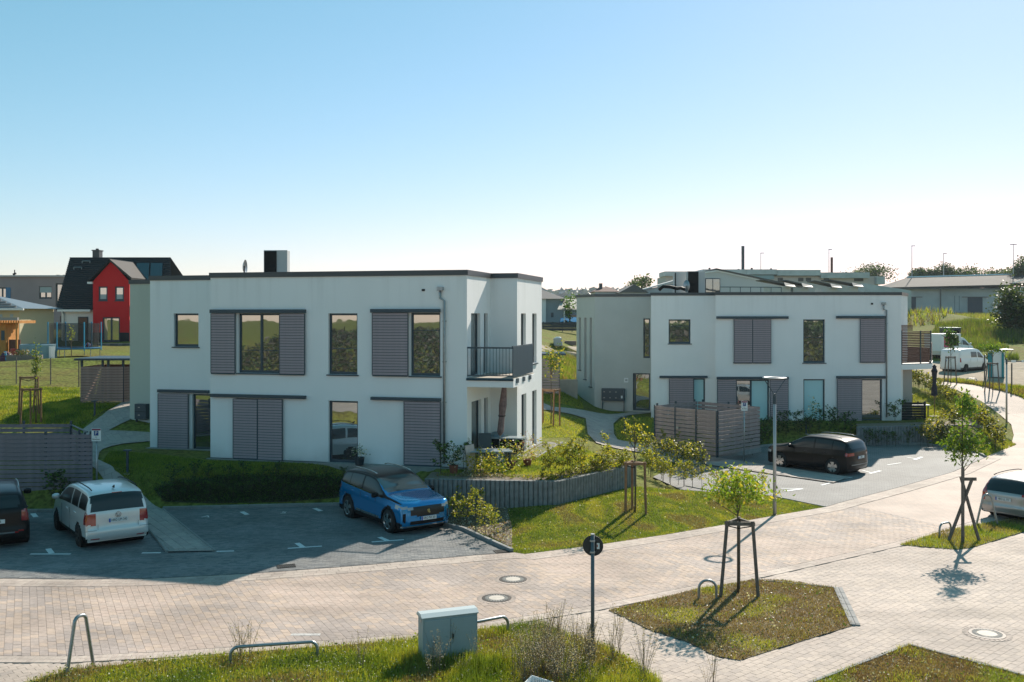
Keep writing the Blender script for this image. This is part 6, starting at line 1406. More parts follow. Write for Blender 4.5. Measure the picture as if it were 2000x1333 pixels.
# ---- terrace furniture of building A
zt_ = 1.29
def chair_(x, y, rz, label):
    t = thing('garden_chair', label, 'garden chair', (x, y, zt_), rz); MB().m(M['coping']).box(-.25,.25,-.25,.25,.42,.46).build('seat', t); MB().m(M['blind'] if 0 else M['coping']).hexa([(-.25,.23,.46),(.25,.23,.46),(.25,.26,.46),(-.25,.26,.46),(-.24,.40,1.12),(.24,.40,1.12),(.24,.43,1.12),(-.24,.43,1.12)]).build('backrest', t)
    for sx in (-.26,.26):
        MB().m(M['steel']).tube([(sx,-.25,0),(sx,-.2,.64),(sx,.3,.66)], .018, 6).build('armrest', t); MB().m(M['steel']).tube([(sx,.25,0),(sx,.2,.45)], .018, 6).build('leg', t)
chair_(-.95, 37.3, R(15), 'high backed grey garden chair under the balcony'); 
t = thing('garden_table', 'low garden table with pale top in front of the terrace chair', 'garden table', (-.85, 36.0, zt_), R(4)); MB().m(mat('table_top', (.35,.40,.43), .25)).box(-.85,.85,-.4,.4,.66,.70).build('table_top', t, bevel=.01)
for sx in (-.75,.75):
    for sy in (-.32,.32): MB().m(M['anth']).box(sx-.03,sx+.03,sy-.03,sy+.03,0,.66).build('leg', t)
t = thing('barbecue_table', 'dark side table with pale top standing against the terrace wall', 'side table', (-.15, 38.2, zt_), R(-10)); MB().m(M['black']).box(-.6,.6,-.3,.3,.3,.85).build('cover', t); MB().m(mat('table_top', (0,0,0))).box(-.68,.68,-.35,.35,.87,.91).build('table_top', t)
t = thing('parasol', 'closed pinkish parasol leaning under the balcony', 'parasol', (-.55, 37.9, zt_)); MB().m(M['steel']).tube([(0,0,0),(.25,0,2.9)], .022, 8).build('pole', t)
pc = mat('parasol_cloth', (.22,.15,.15), .9, noise_s=9, noise_a=.25); MB().m(pc).lathe([(.05,1.0),(.14,1.15),(.12,1.7),(.16,2.2),(.10,2.85),(.02,2.95)], 9, fn=lambda x, y, z: (x+z*.086, y, z)).build('canopy', t); MB().m(M['black']).lathe([(.145,1.75),(.145,1.79)], 9, fn=lambda x, y, z: (x+z*.086, y, z)).build('strap', t)
MB().m(M['blind']).lathe([(0,0),(.28,0),(.28,.12),(.1,.14),(.05,.5),(0,.5)], 14).build('base', t)
t = thing('water_bag', 'bluish covered bin beside the terrace chair', 'bin', (-.62, 38.5, zt_)); MB().m(mat('blue_grey_cover', (.16,.24,.28), .6)).lathe([(.30,0),(.33,.5),(.28,1.0),(.1,1.08),(0,1.08)], 10).build('cover', t)
t = thing('folded_panel', 'grey folded panel leaning at the building corner', 'panel', (-1.45, 35.5, zt_), R(60)); MB().m(M['steel']).hexa([(-.3,0,0),(.3,0,0),(.3,.04,0),(-.3,.04,0),(-.3,.12,.95),(.3,.12,.95),(.3,.16,.95),(-.3,.16,.95)]).build('board', t)
def pot_plant(x, y, z, label, leafs, n=160, r=.3, h=.6, ls=.07, pot=(.22,.07,.04), pr=.17, ph=.3, cat='potted plant'):
    t = thing('potted_plant', label, cat, (x, y, z)); MB().m(mat('pot_%d' % int(pot[0]*100), pot, .7)).lathe([(0,0),(pr*.75,0),(pr,ph),(pr*.85,ph),(pr*.8,ph*.85),(0,ph*.85)], 16).build('pot', t, smooth=False)
    link('foliage', leaf_mesh('foliage', crown_points(n, (0,0,ph+h*.45), (r,r,h*.5), 8), ls, [LF[q] for q in leafs]), t); return t
pot_plant(X(886,35.0), 35.0, zt_, 'terracotta pot with white flowers at the building corner', ('dark','flower','green')); p_ = fM.w(fM.px(709,900)[0], .35, 1.3)
pot_plant(*p_, 'white flowering plant in a dark planter by the ground floor door', ('flower','flower','green'), r=.27, h=.4, pot=(.03,.04,.05), pr=.2, ph=.3)
pot_plant(X(1030,36.8), 36.8, zt_-.05, 'reddish flowering shrub at the sunny corner of the terrace', ('red','flower','yell'), n=260, r=.42, h=.9); pot_plant(X(998,36.2), 36.2, zt_-.05, 'tall hydrangea with pale flower heads on the terrace', ('yell','flower','green'), n=360, r=.5, h=1.1, ls=.09)
pot_plant(X(968,34.7), 34.7, zt_-.05, 'round leafy bush at the front edge of the terrace', ('hedge','yell','green'), n=520, r=.75, h=.9, ls=.09, pr=.1, ph=.05); pot_plant(X(936,34.9), 34.9, zt_-.05, 'leafy bush with yellow leaves beside the terrace table', ('hedge','yell'), n=420, r=.6, h=.7, ls=.09, pr=.1, ph=.05); pot_plant(X(1045,38.3), 38.3, zt_-.05, 'small yellow green bush on the gravel strip', ('yell','hedge'), n=160, r=.25, h=.4, pr=.08, ph=.05)
# ---- terrace of building B
dB_ = 57.2; zb_ = .98
t = thing('garden_table', 'pale garden table on the far terrace beside the closed parasol', 'garden table', (X(1790,dB_), dB_, zb_), R(10)); MB().m(M['white']).box(-.65,.65,-.4,.4,.70,.74).build('table_top', t)
for sx in (-.55,.55):
    for sy in (-.3,.3): MB().m(M['anth']).box(sx-.025,sx+.025,sy-.025,sy+.025,0,.70).build('leg', t)
tag(MB().m(M['black']).lathe([(0,0),(.11,0),(.13,.08),(.05,.14),(0,.2)], 12).build('teapot', at=(X(1793,dB_), dB_, zb_+.74)), 'dark round teapot on the pale table of the far terrace', 'teapot')
t = thing('parasol', 'closed dark blue parasol on the far terrace', 'parasol', (X(1825,57), 57, zb_)); MB().m(M['wood']).tube([(0,0,0),(0,0,3.0)], .025, 8).build('pole', t); MB().m(mat('navy_cloth', (.035,.035,.05), .9, noise_s=8, noise_a=.25)).lathe([(.06,1.25),(.19,1.3),(.16,1.7),(.10,2.0),(.15,2.6),(.19,2.72),(.10,2.9),(.13,2.98),(.02,3.1)], 10).build('canopy', t); MB().m(M['concrete']).box(-.25,.25,-.25,.25,0,.08).build('base', t)
t = thing('storage_screen', 'dark timber screen in front of the far terrace table', 'screen', (X(1783,55.6), 55.6, zb_-.05), 0)
for k in range(7): MB().m(mat('near_black_timber', (.022,.022,.022), .7)).box(-.95,.75,-.015,.015,.02+k*.15,.155+k*.15).build('board', t)
for sx in (-.9,.7): MB().m(M['anth']).box(sx-.04,sx+.04,.02,.1,-.2,1.1).build('post', t)
t = thing('timber_panel', 'bright timber privacy post seen edge on beside the far terrace', 'timber panel', (X(1773.5,59.5), 59.5, .9)); MB().m(mat('bright_timber', (.42,.20,.07), .6)).box(-.06,.06,-.05,1.2,0,1.95).build('panel', t); MB().m(M['wood']).box(-.09,.09,-.12,-.06,-.1,2.05).build('post', t)
pot_plant(X(1580,56)+.0, 55.0+.7*0-.05, .9, 'thin potted plant reflected in the cyan ground floor window', ('green','flower'), n=70, r=.3, h=1.4, ls=.14, pr=.12, ph=.2)
# ---- far left garden
def gx(u, d): return X(u, d)
dR = 90; rx = lambda u: X(u, dR); rzv = lambda v: Z(v, dR); zg = H(rx(190), dR)-.4
rh = thing('red_house', 'house with steep black tiled roof and bright red gable front', 'house')
MB().m(M['white']).box(rx(120), rx(330), dR, dR+9, zg, rzv(603)).build('wall', rh)
b = MB().m(M['rooftile']); y0, y1 = dR-.6, dR+9.6; ym = dR+4.5; ze, zr_ = rzv(604), Z(503, 94.5); b.face([(rx(115),y0,ze),(X(333,90)+.3,y0,ze),(X(333,94.5),ym,zr_),(X(137,94.5),ym,zr_)]); b.face([(X(333,94.5),ym,zr_+.0),(X(333,90)+.3,y1,ze),(rx(115),y1,ze),(X(137,94.5),ym,zr_)]); b.face([(rx(115),y0,ze-.12),(X(333,90)+.3,y0,ze-.12),(X(333,90)+.3,y0,ze),(rx(115),y0,ze)]); rf = b.build('roof', rh)
b = MB().m(mat('tile_course', (.028,.038,.046), .7, spec=.25)); N = 26
for k in range(N):
    f = (k+.5)/N; pa_, pb_ = Vector((rx(115)+(X(137,94.5)-rx(115))*f, y0+(ym-y0)*f-.02, ze+(zr_-ze)*f)), Vector((X(333,90)+.3+(X(333,94.5)-X(333,90)-.3)*f, y0+(ym-y0)*f-.02, ze+(zr_-ze)*f)); b.face([pa_+Vector((0,-.03,-.02)), pb_+Vector((0,-.03,-.02)), pb_+Vector((0,-.05,.07)), pa_+Vector((0,-.05,.07))]); b.face([pa_+Vector((0,-.05,.07)), pb_+Vector((0,-.05,.07)), pb_+Vector((0,.02,.09)), pa_+Vector((0,.02,.09))])
tag(b.build('tile_rows', rf), kind='stuff')
for u0, u1 in ((269,293),(296,319)):
    b = MB().m(mat_glass('solar_panel', (.008,.03,.05), .1)); q = lambda u, f: Vector((X(u,dR+4.5*f), dR-.6+5.1*f-.12, ze+(zr_-ze)*f+.1)); b.hexa([q(u0,.50), q(u1,.50), q(u1,.50)+Vector((0,.08,0)), q(u0,.50)+Vector((0,.08,0)), q(u0,.86), q(u1,.86), q(u1,.86)+Vector((0,.08,0)), q(u0,.86)+Vector((0,.08,0))]); b.build('solar_panel', rh)
ch = MB().m(M['coping']).box(X(184,95), X(197,95), 94.6, 95.4, Z(525,95), Z(491,95)).build('chimney', rh); MB().m(M['coping']).box(X(183,95), X(198,95), 94.5, 95.5, Z(491,95), Z(489,95)).build('chimney_cap', ch); MB().m(M['iron']).tube([(X(190,95),95,Z(489,95)),(X(190,95),95,Z(486,95))], .15, 8).build('flue', ch)
for (a_, b_, v) in ((149,164,523),(165,180,511)):
    p = MB().m(M['steel']); dd = dR+4.5*((604-v)/101); p.tube([(X(a_,dd),dd-.5,Z(v,dd)),(X(b_,dd),dd-.5,Z(v,dd))], .05, 5).tube([(X(a_,dd),dd-.5,Z(v,dd)),(X(a_,dd),dd-.5,Z(v+4,dd))], .04, 5).tube([(X(b_,dd),dd-.5,Z(v,dd)),(X(b_,dd),dd-.5,Z(v+4,dd))], .04, 5); p.build('roof_step', rh)
# red gable
dG = 88.6; gxr = lambda u: X(u, dG); gz = lambda v: Z(v, dG); fg = Face((gxr(181.5), dG), (gxr(252.5), dG))
wn_ = [fg.rect(192.5,560,210,588), fg.rect(224.5,560,242,588), fg.rect(200.5,620,234,668)]
b = MB().m(M['red']); wall(b, fg, zg, gz(550), wn_, .15); b.face([(gxr(181.5),dG,gz(550)),(gxr(252.5),dG,gz(550)),(gxr(217),dG,gz(511))]); b.face([(gxr(181.5),dG,zg),(gxr(181.5),dG,gz(550)),(gxr(181.5),dG+5,gz(550)),(gxr(181.5),dG+5,zg)]); b.face([(gxr(252.5),dG,zg),(gxr(252.5),dG+5,zg),(gxr(252.5),dG+5,gz(550)),(gxr(252.5),dG,gz(550))]); b.build('gable_front', rh)
b = MB().m(mat('gable_tiles', (.055,.048,.046), .8)); b.hexa([(gxr(216),dG-.35,gz(510)),(gxr(259),dG-.35,gz(547)),(gxr(259),dG+4,gz(547)),(gxr(216),dG+7,gz(510)),(gxr(216),dG-.35,gz(506)),(gxr(260),dG-.35,gz(543)),(gxr(260),dG+4,gz(543)),(gxr(216),dG+7,gz(506))]); b.build('gable_roof', rh)
b = MB().m(M['rooftile']); b.hexa([(gxr(174),dG-.35,gz(551)),(gxr(217.5),dG-.35,gz(510)),(gxr(217.5),dG+7,gz(510)),(gxr(174),dG+4,gz(551)),(gxr(174),dG-.35,gz(547)),(gxr(217.5),dG-.35,gz(506)),(gxr(217.5),dG+7,gz(506)),(gxr(174),dG+4,gz(547))]); b.build('gable_roof', rh); MB().m(M['white']).box(gxr(173),gxr(182),dG-.3,dG+.3,gz(555),gz(551)).build('eave_box', rh)
for i, q in enumerate(wn_):
    w_ = window(fg, q, rh, mull=(.5,) if i == 2 else (), fw=.12, depth=.1)
    if i < 2: fbox(MB().m(M['blind']), fg, q[0]+.14, q[1]-.14, -.08, -.06, q[2]+.15, q[2]+(q[3]-q[2])*.45).build('blind', w_)
MB().m(mat('dark_plinth', (.01,.012,.016), .7)).box(gxr(181.5),gxr(200),dG-.06,dG-.003,zg,gz(650)).box(gxr(234.5),gxr(252.5),dG-.06,dG-.003,zg,gz(650)).build('plinth', rh)
dr = MB().m(mat('brown_door', (.12,.06,.04), .5)).box(rx(154),rx(171),dR-.06,dR-.003,rzv(666),rzv(621)).build('door', rh); MB().m(M['anth']).box(rx(152.5),rx(172.5),dR-.04,dR-.002,rzv(666),rzv(619)).build('door_frame', rh); MB().m(M['steel']).tube([(rx(123),dR-.1,rzv(605)),(rx(126),dR-.1,rzv(615)),(rx(126),dR-.1,rzv(665))], .06, 6).build('downpipe', rh)
MB().m(M['white']).box(rx(118),rx(182),dR-.65,dR-.5,rzv(609),rzv(605)).build('gutter', rh)
w_ = thing('stone_wall', 'low dark stone terrace wall in front of the red gable', 'stone wall'); 
for r_ in range(3):
    for k in range(9): a_ = X(190,84)+k*.36+(.15 if r_ % 2 else 0); MB().m(mat('wall_stone%d' % ((r_+k) % 3), [(.10,.11,.12),(.14,.15,.16),(.08,.09,.10)][(r_+k) % 3], .9)).box(a_, a_+.34, 84, 84.3+.02*(k % 3), Z(689,84)-.1+r_*.3, Z(689,84)+.18+r_*.3).build('stone', w_)
# taupe block
dT = 111; bt = thing('taupe_block', 'long taupe two-storey block with flat roof at the far left', 'building'); ft = Face((X(-90,dT), dT), (X(128,dT), dT)); wnT = [ft.rect(76,560,101,584), ft.rect(52,608,75,631), ft.rect(-14,562,21,584), ft.rect(108.5,554,128,597), ft.rect(117,618,123,630)]
b = MB().m(M['brownwall']); wall(b, ft, 3.5, Z(541,dT), wnT, .3); b.face([(*ft.p1,3.5),(ft.p1.x,ft.p1.y+10,3.5),(ft.p1.x,ft.p1.y+10,Z(541,dT)),(*ft.p1,Z(541,dT))]); b.build('wall', bt); MB().m(M['steel']).box(X(-92,dT),X(129,dT),dT-.25,dT+10,Z(541,dT),Z(538,dT)).build('roof', bt)
for i, q in enumerate(wnT):
    w_ = window(ft, q, bt, mull=(.5,) if i < 3 else (), fw=.14, depth=.2, pale_cyan=('pale_cyan','pale_cyan') if i == 1 else (('pale_cyan',) if i == 4 else None), sill=i == 3)
    if i < 2: fbox(MB().m(M['blind']), ft, q[0]+.05, q[1]-.05, -.12, -.1, q[2]+(q[3]-q[2])*.5, q[3]-.05).build('blind', w_)
    if i == 2: fbox(MB().m(M['bluemetal']), ft, q[1]-.55, q[1], .0, .05, q[2], q[3]).build('shutter', w_)
for u in (58.5,):
    tag(MB().m(M['black']).tube([(X(11,dT),dT+2,Z(540,dT)),(X(11,dT),dT+2,Z(526,dT))], .06, 5).tube([(X(8,dT),dT+2,Z(535,dT)),(X(14,dT),dT+2,Z(533,dT))], .12, 5).build('antenna'), 'small antenna on the flat roof of the taupe block', 'antenna')
for u in (88, 101): MB().m(M['iron']).box(X(u-2,dT),X(u+2,dT),dT+3,dT+3.5,Z(540,dT),Z(535,dT)).build('roof_vent', bt)
# pale yellow bungalow and play house
dY = 80; yh = thing('yellow_bungalow', 'cream bungalow with striped tiled hip roof at the left edge', 'house'); MB().m(M['yellow']).box(X(-60,dY),X(38,dY),dY,dY+6,3.2,Z(603,dY)).build('wall', yh)
b = MB().m(mat('pale_tiles', (.16,.17,.18), .35, spec=.8)); b.face([(X(-70,dY),dY-.6,Z(603,dY)),(X(53,dY),dY-.6,Z(603,dY)),(X(-12,dY+3),dY+3,Z(577,dY+3)),(X(-70,dY+3),dY+3,Z(577,dY+3))]); b.face([(X(53,dY),dY-.6,Z(603,dY)),(X(53,dY),dY+6.6,Z(603,dY)),(X(-12,dY+3),dY+3,Z(577,dY+3))]); b.build('roof', yh); MB().m(M['white']).box(X(-70,dY),X(53,dY),dY-.65,dY-.5,Z(606.5,dY),Z(603,dY)).build('gutter', yh)
b = MB().m(M['tileedge'])
for k in range(5): f = .12+k*.17; b.box(X(-70,dY), X(53-65*f,dY+3*f)-.3, dY-.6+3.6*f-.06, dY-.6+3.6*f, Z(603,dY)+(Z(577,dY+3)-Z(603,dY))*f, Z(603,dY)+(Z(577,dY+3)-Z(603,dY))*f+.09)
b.build('tile_edge', yh)
for u in (2, 23): MB().m(M['blind']).box(X(u-3,dY),X(u+3,dY),dY-.03,dY-.003,Z(620,dY),Z(614,dY)).build('window', yh)
MB().m(M['white']).box(X(20,dY),X(26,dY),dY-.04,dY-.003,Z(664,dY),Z(634,dY)).build('door', yh)
dP = 73; zp_ = H(X(10,dP), dP); ph = thing('play_house', 'orange wooden play house with a pergola roof at the left edge', 'play house'); 
for k in range(8): MB().m(M['orange']).box(X(-40,dP)+k*.245+.0, X(-40,dP)+k*.245+.235, dP, dP+2, zp_-.2, Z(632,dP)).build('board', ph)
MB().m(M['anth']).box(X(2.5,dP),X(9,dP),dP-.04,dP-.003,Z(665,dP),Z(646,dP)).build('window', ph); MB().m(M['tileedge']).box(X(-45,dP),X(42,dP),dP-.6,dP-.4,Z(626,dP),Z(620.5,dP)).build('fascia', ph)
for k in range(18): MB().m(M['orange']).box(X(-42,dP)+k*.19, X(-42,dP)+k*.19+.08, dP-.5, dP+2, Z(632,dP), Z(626.5,dP)).build('rafter', ph)
MB().m(M['orange']).box(X(34.5,dP),X(37.5,dP),dP-.3,dP-.18,zp_-.2,Z(632,dP)).build('post', ph); MB().m(M['brownwood']).box(X(12,dP),X(34,dP),dP+.4,dP+.5,zp_-.2,Z(664,dP)).build('low_wall', ph)
t = thing('plastic_barrel', 'red plastic barrel beside the play house', 'barrel', (X(29,70), 70, H(X(29,70),70))); MB().m(mat('red_plastic', (.40,.03,.015), .4)).lathe([(0,0),(.27,0),(.3,.1),(.3,.72),(.26,.8),(0,.8)], 14).build('barrel', t)
t = thing('play_tent', 'small purple and blue bundle of garden cloth beside the red barrel', 'cloth bundle', (X(13,68.5), 68.5, H(X(13,68.5),68.5))); MB().m(mat('maroon_cloth', (.10,.03,.06), .8)).lathe([(.5,0),(.45,.35),(.25,.6),(0,.68)], 9).build('bundle', t); MB().m(mat('cyan_cloth', (.05,.25,.4), .7)).hexa([(.2,-.5,0),(.35,-.5,0),(.35,-.45,0),(.2,-.45,0),(-.05,-.3,.7),(.1,-.3,.7),(.1,-.25,.7),(-.05,-.25,.7)]).build('cover', t)
# pool, trampoline, planter
dO = 71; t = thing('garden_pool', 'round blue grey above ground pool left of the trampoline', 'pool', (X(75,dO), dO, H(X(75,dO),dO))); MB().m(mat('pool_side', (.20,.30,.34), .6, noise_s=2)).lathe([(1.25,0),(1.25,1.05),(1.15,1.1),(1.15,.98)], 26).build('wall', t); MB().m(M['black']).lathe([(1.15,.99),(.6,.97),(0,1.02)], 20).build('cover', t)
for k in range(5): MB().m(M['white']).box(.95+k*.12,1.02+k*.12,-.6-k*.05,-.5-k*.05,0,.95).build('side_rod', t)
dQ = 73; cxq = X(146,dQ); zq = H(cxq, dQ); t = thing('trampoline', 'blue rimmed trampoline with tall dark safety net', 'trampoline', (cxq, dQ, zq)); rr = 1.85; zr0 = .72
MB().m(M['bluemetal']).lathe([(rr,zr0-.1),(rr+.05,zr0),(rr-.25,zr0+.04),(rr-.28,zr0-.04)], 30).build('pad', t); MB().m(M['black']).lathe([(rr-.28,zr0),(0,zr0-.02)], 30).build('mat', t)
nm = bpy.data.materials.new('safety_net'); nm.use_nodes = True; nt = nm.node_tree; tr_ = nt.nodes.new('ShaderNodeBsdfTransparent'); mx = nt.nodes.new('ShaderNodeMixShader'); mx.inputs[0].default_value = .5; nt.nodes['Principled BSDF'].inputs[0].default_value = (.01,.012,.016,1); nt.links.new(tr_.outputs[0], mx.inputs[1]); nt.links.new(nt.nodes['Principled BSDF'].outputs[0], mx.inputs[2]); nt.links.new(mx.outputs[0], nt.nodes['Material Output'].inputs[0])
MB().m(nm).lathe([(rr-.2,zr0),(rr-.12,2.55)], 30).build('net', t)
for k in range(6): a = 2*PI*k/6+.25; MB().m(mat('trampoline_pole', (.03,.30,.5), .4)).tube([(rr*math.cos(a),rr*math.sin(a),zr0-.2),(rr*math.cos(a),rr*math.sin(a),2.65)], .045, 6).build('pole', t); MB().m(M['steel']).tube([(rr*.95*math.cos(a+.3),rr*.95*math.sin(a+.3),0),(rr*.95*math.cos(a+.3),rr*.95*math.sin(a+.3),zr0)], .03, 5).build('leg', t)
tb = thing('beach_ball', 'red white and blue ball lying on the trampoline', 'ball', (X(172,72.4), 72.4, zq+zr0+.2)); q = MB()
for k in range(6): q.m(mat('ball_%s' % 'rwb'[k % 3], [(.5,.02,.03),(.7,.7,.7),(.02,.15,.5)][k % 3], .4)); q.lathe([(.01,-.2),(.14,-.14),(.2,0),(.14,.14),(.01,.2)], 12) if k == 0 else None
q.mi = [i % 3 if i < 1e9 else 0 for i in range(len(q.f))]; q.build('ball', tb)
dW = 66; t = thing('raised_bed', 'weathered timber raised bed heaped with dry plants', 'raised bed', (X(48,dW), dW, H(X(48,dW),dW)))
for k in range(2): MB().m(M['wood_grey'] if 0 else mat('pale_board', (.22,.18,.15), .8)).box(-1.05,1.05,-.4,-.36,k*.26,.24+k*.26).build('board', t); MB().m(mat('pale_board', (0,0,0))).box(1.02,1.06,-.4,.4,k*.26,.24+k*.26).build('board', t)
MB().m(M['mulch']).box(-1.02,1.02,-.36,.4,0,.42).build('soil', t); link('dry_plants', leaf_mesh('dry_plants', crown_points(260, (0,0,.62), (.95,.35,.22), 14), .14, [LF['far'], GB[0], LF['dark']]), t)
# fences
def wire_fence(label, pts, h, step, group=None, dark=True, bars=4):
    t = thing('wire_fence', label, 'fence'); A = arc(pts, step)
    for p in A: z = H(*p); MB().m(M['wood_grey']).tube([(p[0],p[1],z-.1),(p[0],p[1],z+h)], .035, 5).build('post', t)
    for k in range(bars): b = MB().m(M['iron']).tube([(p[0],p[1],H(*p)+h*(k+.6)/bars) for p in A], .007, 3); b.build('wire', t)
wire_fence('thin wire fence with grey posts across the left lawn', [tuple(PT(u, v)[:2]) for u, v in ((-40,750),(60,751),(127,753),(157,757))], 1.5, 2.1)
t = thing('garden_fence', 'dark bar fence in front of the taupe block', 'fence'); dF = 96
for k in range(40): x = X(38,dF)+k*.13; z = H(x, dF); MB().m(M['anth']).box(x-.012,x+.012,dF,dF+.02,z,z+1.2).build('bar', t)
for k in (0,1): MB().m(M['anth']).box(X(38,dF),X(38,dF)+5.2,dF-.02,dF,H(X(60,dF),dF)+.15+k*1.0,H(X(60,dF),dF)+.19+k*1.0).build('rail', t)
# ---- centre gap: grey house, car port, dark fence, bag, pallets
dH = 130; hz = lambda v: Z(v, dH); hx = lambda u: X(u, dH); gh = thing('grey_house', 'grey house with hip roof and solar panels seen in the gap between the buildings', 'house'); MB().m(mat('bluish_wall', (.30,.36,.40), .9)).box(hx(1030),hx(1100),dH,dH+8,5,hz(584)).build('wall', gh); MB().m(M['white']).box(hx(1040),hx(1066),dH-.5,dH-.01,5,hz(584)).build('front_wall', gh)
b = MB().m(M['farroof']); b.face([(hx(1020),dH-1,hz(584)),(hx(1105),dH-1,hz(584)),(hx(1060),dH+4,Z(566,dH+4)),(hx(1020),dH+4,Z(566,dH+4))]); b.face([(hx(1105),dH-1,hz(584)),(hx(1105),dH+9,hz(584)),(hx(1060),dH+4,Z(566,dH+4))]); b.build('roof', gh)
for u0 in (1058, 1072): MB().m(mat_glass('far_panel', (.1,.11,.12), .5)).hexa([(hx(u0),dH,hz(580.5)),(hx(u0+13),dH,hz(580.5)),(hx(u0+13),dH+.1,hz(580.5)),(hx(u0),dH+.1,hz(580.5)),(hx(u0),dH+2,Z(573,dH+2)),(hx(u0+9),dH+2,Z(573,dH+2)),(hx(u0+9),dH+2.1,Z(573,dH+2)),(hx(u0),dH+2.1,Z(573,dH+2))]).build('solar_panel', gh)
MB().m(M['anth']).box(hx(1076),hx(1081),dH-.05,dH-.003,hz(620),hz(611)).build('window', gh)
cp = thing('carport', 'pale roofed carport right of the grey house in the gap', 'carport'); MB().m(mat('patchy_pale_roof', (.42,.38,.34), .7, noise_s=.4, noise_a=.3)).hexa([(hx(1086),dH-4,hz(606.5)),(hx(1135),dH-4,hz(606.5)),(hx(1140),dH+1,hz(587)),(hx(1098),dH+1,hz(587)),(hx(1086),dH-4,hz(605)),(hx(1135),dH-4,hz(605)),(hx(1140),dH+1,hz(585)),(hx(1098),dH+1,hz(585))]).build('roof', cp); MB().m(M['white']).box(hx(1098),hx(1100),dH-3.9,dH-3.7,5,hz(607)).build('post', cp); MB().m(mat('bluish_wall', (0,0,0))).box(hx(1084),hx(1135),dH+.4,dH+.5,5,hz(600)).build('back_wall', cp)
t = thing('far_blue_car', 'small blue car under the pale carport', 'car', (hx(1119), dH-3, H(hx(1119),dH-3))); MB().m(BLUE).prism([(-1.9,.3),(1.9,.3),(1.9,.8),(1.1,.95),(.6,1.4),(-.9,1.4),(-1.4,.95),(-1.9,.85)], -.8, .8, fn=lambda x, y, z: (x, z, y)).build('body', t, bevel=.08); MB().m(gl).prism([(.95,.97),(.52,1.34),(-.85,1.34),(-1.25,.97)], -.82, .82, fn=lambda x, y, z: (x, z, y)).build('window', t)
for sx in (-1.2,1.2): MB().m(M['rubber']).tube([(sx,-.85,.3),(sx,-.7,.3)], .3, 14).build('wheel', t)
dD = 112; t = thing('dark_fence', 'long dark board fence across the gap between the buildings', 'fence')
for k in range(3): MB().m(mat('dark_board', (.03,.035,.045), .6)).box(X(1040,dD),X(1145,dD),dD,dD+.05,H(X(1090,dD),dD)+.05+k*.33,H(X(1090,dD),dD)+.35+k*.33).build('board', t)
for k in range(6): MB().m(M['anth']).box(X(1042,dD)+k*1.1,X(1042,dD)+k*1.1+.08,dD+.06,dD+.14,H(X(1090,dD),dD)-.1,H(X(1090,dD),dD)+1.1).build('post', t)
g = PT(1090, 676); t = thing('bulk_bag', 'grey bulk bag on the grass beside the light track', 'bulk bag', g); MB().m(mat('bag_cloth', (.38,.40,.42), .9)).hexa([(-.42,-.4,0),(.42,-.4,0),(.42,.4,0),(-.42,.4,0),(-.45,-.4,.75),(.35,-.4,.78),(.35,.4,.78),(-.42,.4,.75)]).build('bag', t, bevel=.08); MB().m(M['white']).lathe([(.3,.74),(.2,.86),(0,.84)], 8).build('bag_top', t)
g = PT(1114, 675); t = thing('brick_stack', 'low stack of wrapped bricks right of the bulk bag', 'brick stack', g)
for k in range(3): MB().m(mat('old_brick', (.20,.15,.13), .9)).box(-.55,.55,-.4,.4,k*.15,.14+k*.15).build('layer', t)
# ---- behind building B
def far_house(name, label, u0, u1, v_e, v_r, d, wallm, roofm, zb=5, gable=False, chim=None):
    t = thing(name, label, 'house'); MB().m(wallm).box(X(u0,d),X(u1,d),d,d+8,zb,Z(v_e,d)).build('wall', t); um = (u0+u1)/2; b = MB().m(roofm)
    b.prism([(X(u0,d)-.4,Z(v_e,d)),(X(u1,d)+.4,Z(v_e,d)),(X(um,d),Z(v_r,d))], d-.3, d+8, fn=lambda x, y, z: (x, z, y)) if gable else b.hexa([(X(u0,d)-.4,d-.4,Z(v_e,d)),(X(u1,d)+.4,d-.4,Z(v_e,d)),(X(u1,d)+.4,d+8,Z(v_e,d)),(X(u0,d)-.4,d+8,Z(v_e,d)),(X(u0+(u1-u0)*.28,d),d+3.5,Z(v_r,d)),(X(u1-(u1-u0)*.28,d),d+3.5,Z(v_r,d)),(X(u1-(u1-u0)*.28,d),d+4,Z(v_r,d)),(X(u0+(u1-u0)*.28,d),d+4,Z(v_r,d))]); b.build('roof', t)
    if chim: MB().m(M['coping']).box(X(chim-3,d),X(chim+3,d),d+2,d+3,Z(v_r+6,d),Z(v_r-7,d)).build('chimney', t)
    return t
far_house('red_roofed_house', 'house with dull red roof and chimney peeking above the stair tower', 1163, 1206, 570, 560, 150, M['farwall'], mat('dull_red_roof', (.13,.06,.05), .8), chim=1176)
far_house('gabled_house', 'dark gabled roof peeking above the stair tower of the far building', 1214, 1262, 572, 556, 145, M['farwall'], M['farroof'], gable=True)
dL = 140; lx_ = lambda u: X(u, dL); lz = lambda v: Z(v, dL)
bg_ = thing('pale_gabled_hall', 'big pale house with broad shallow gable and dark window behind the far roof', 'building'); pw = mat('pale_far_wall', (0,0,0)); P2 = [(lx_(1345),4.5),(lx_(1560),4.5),(lx_(1560),lz(562)),(lx_(1400),lz(528)),(lx_(1345),lz(536))]
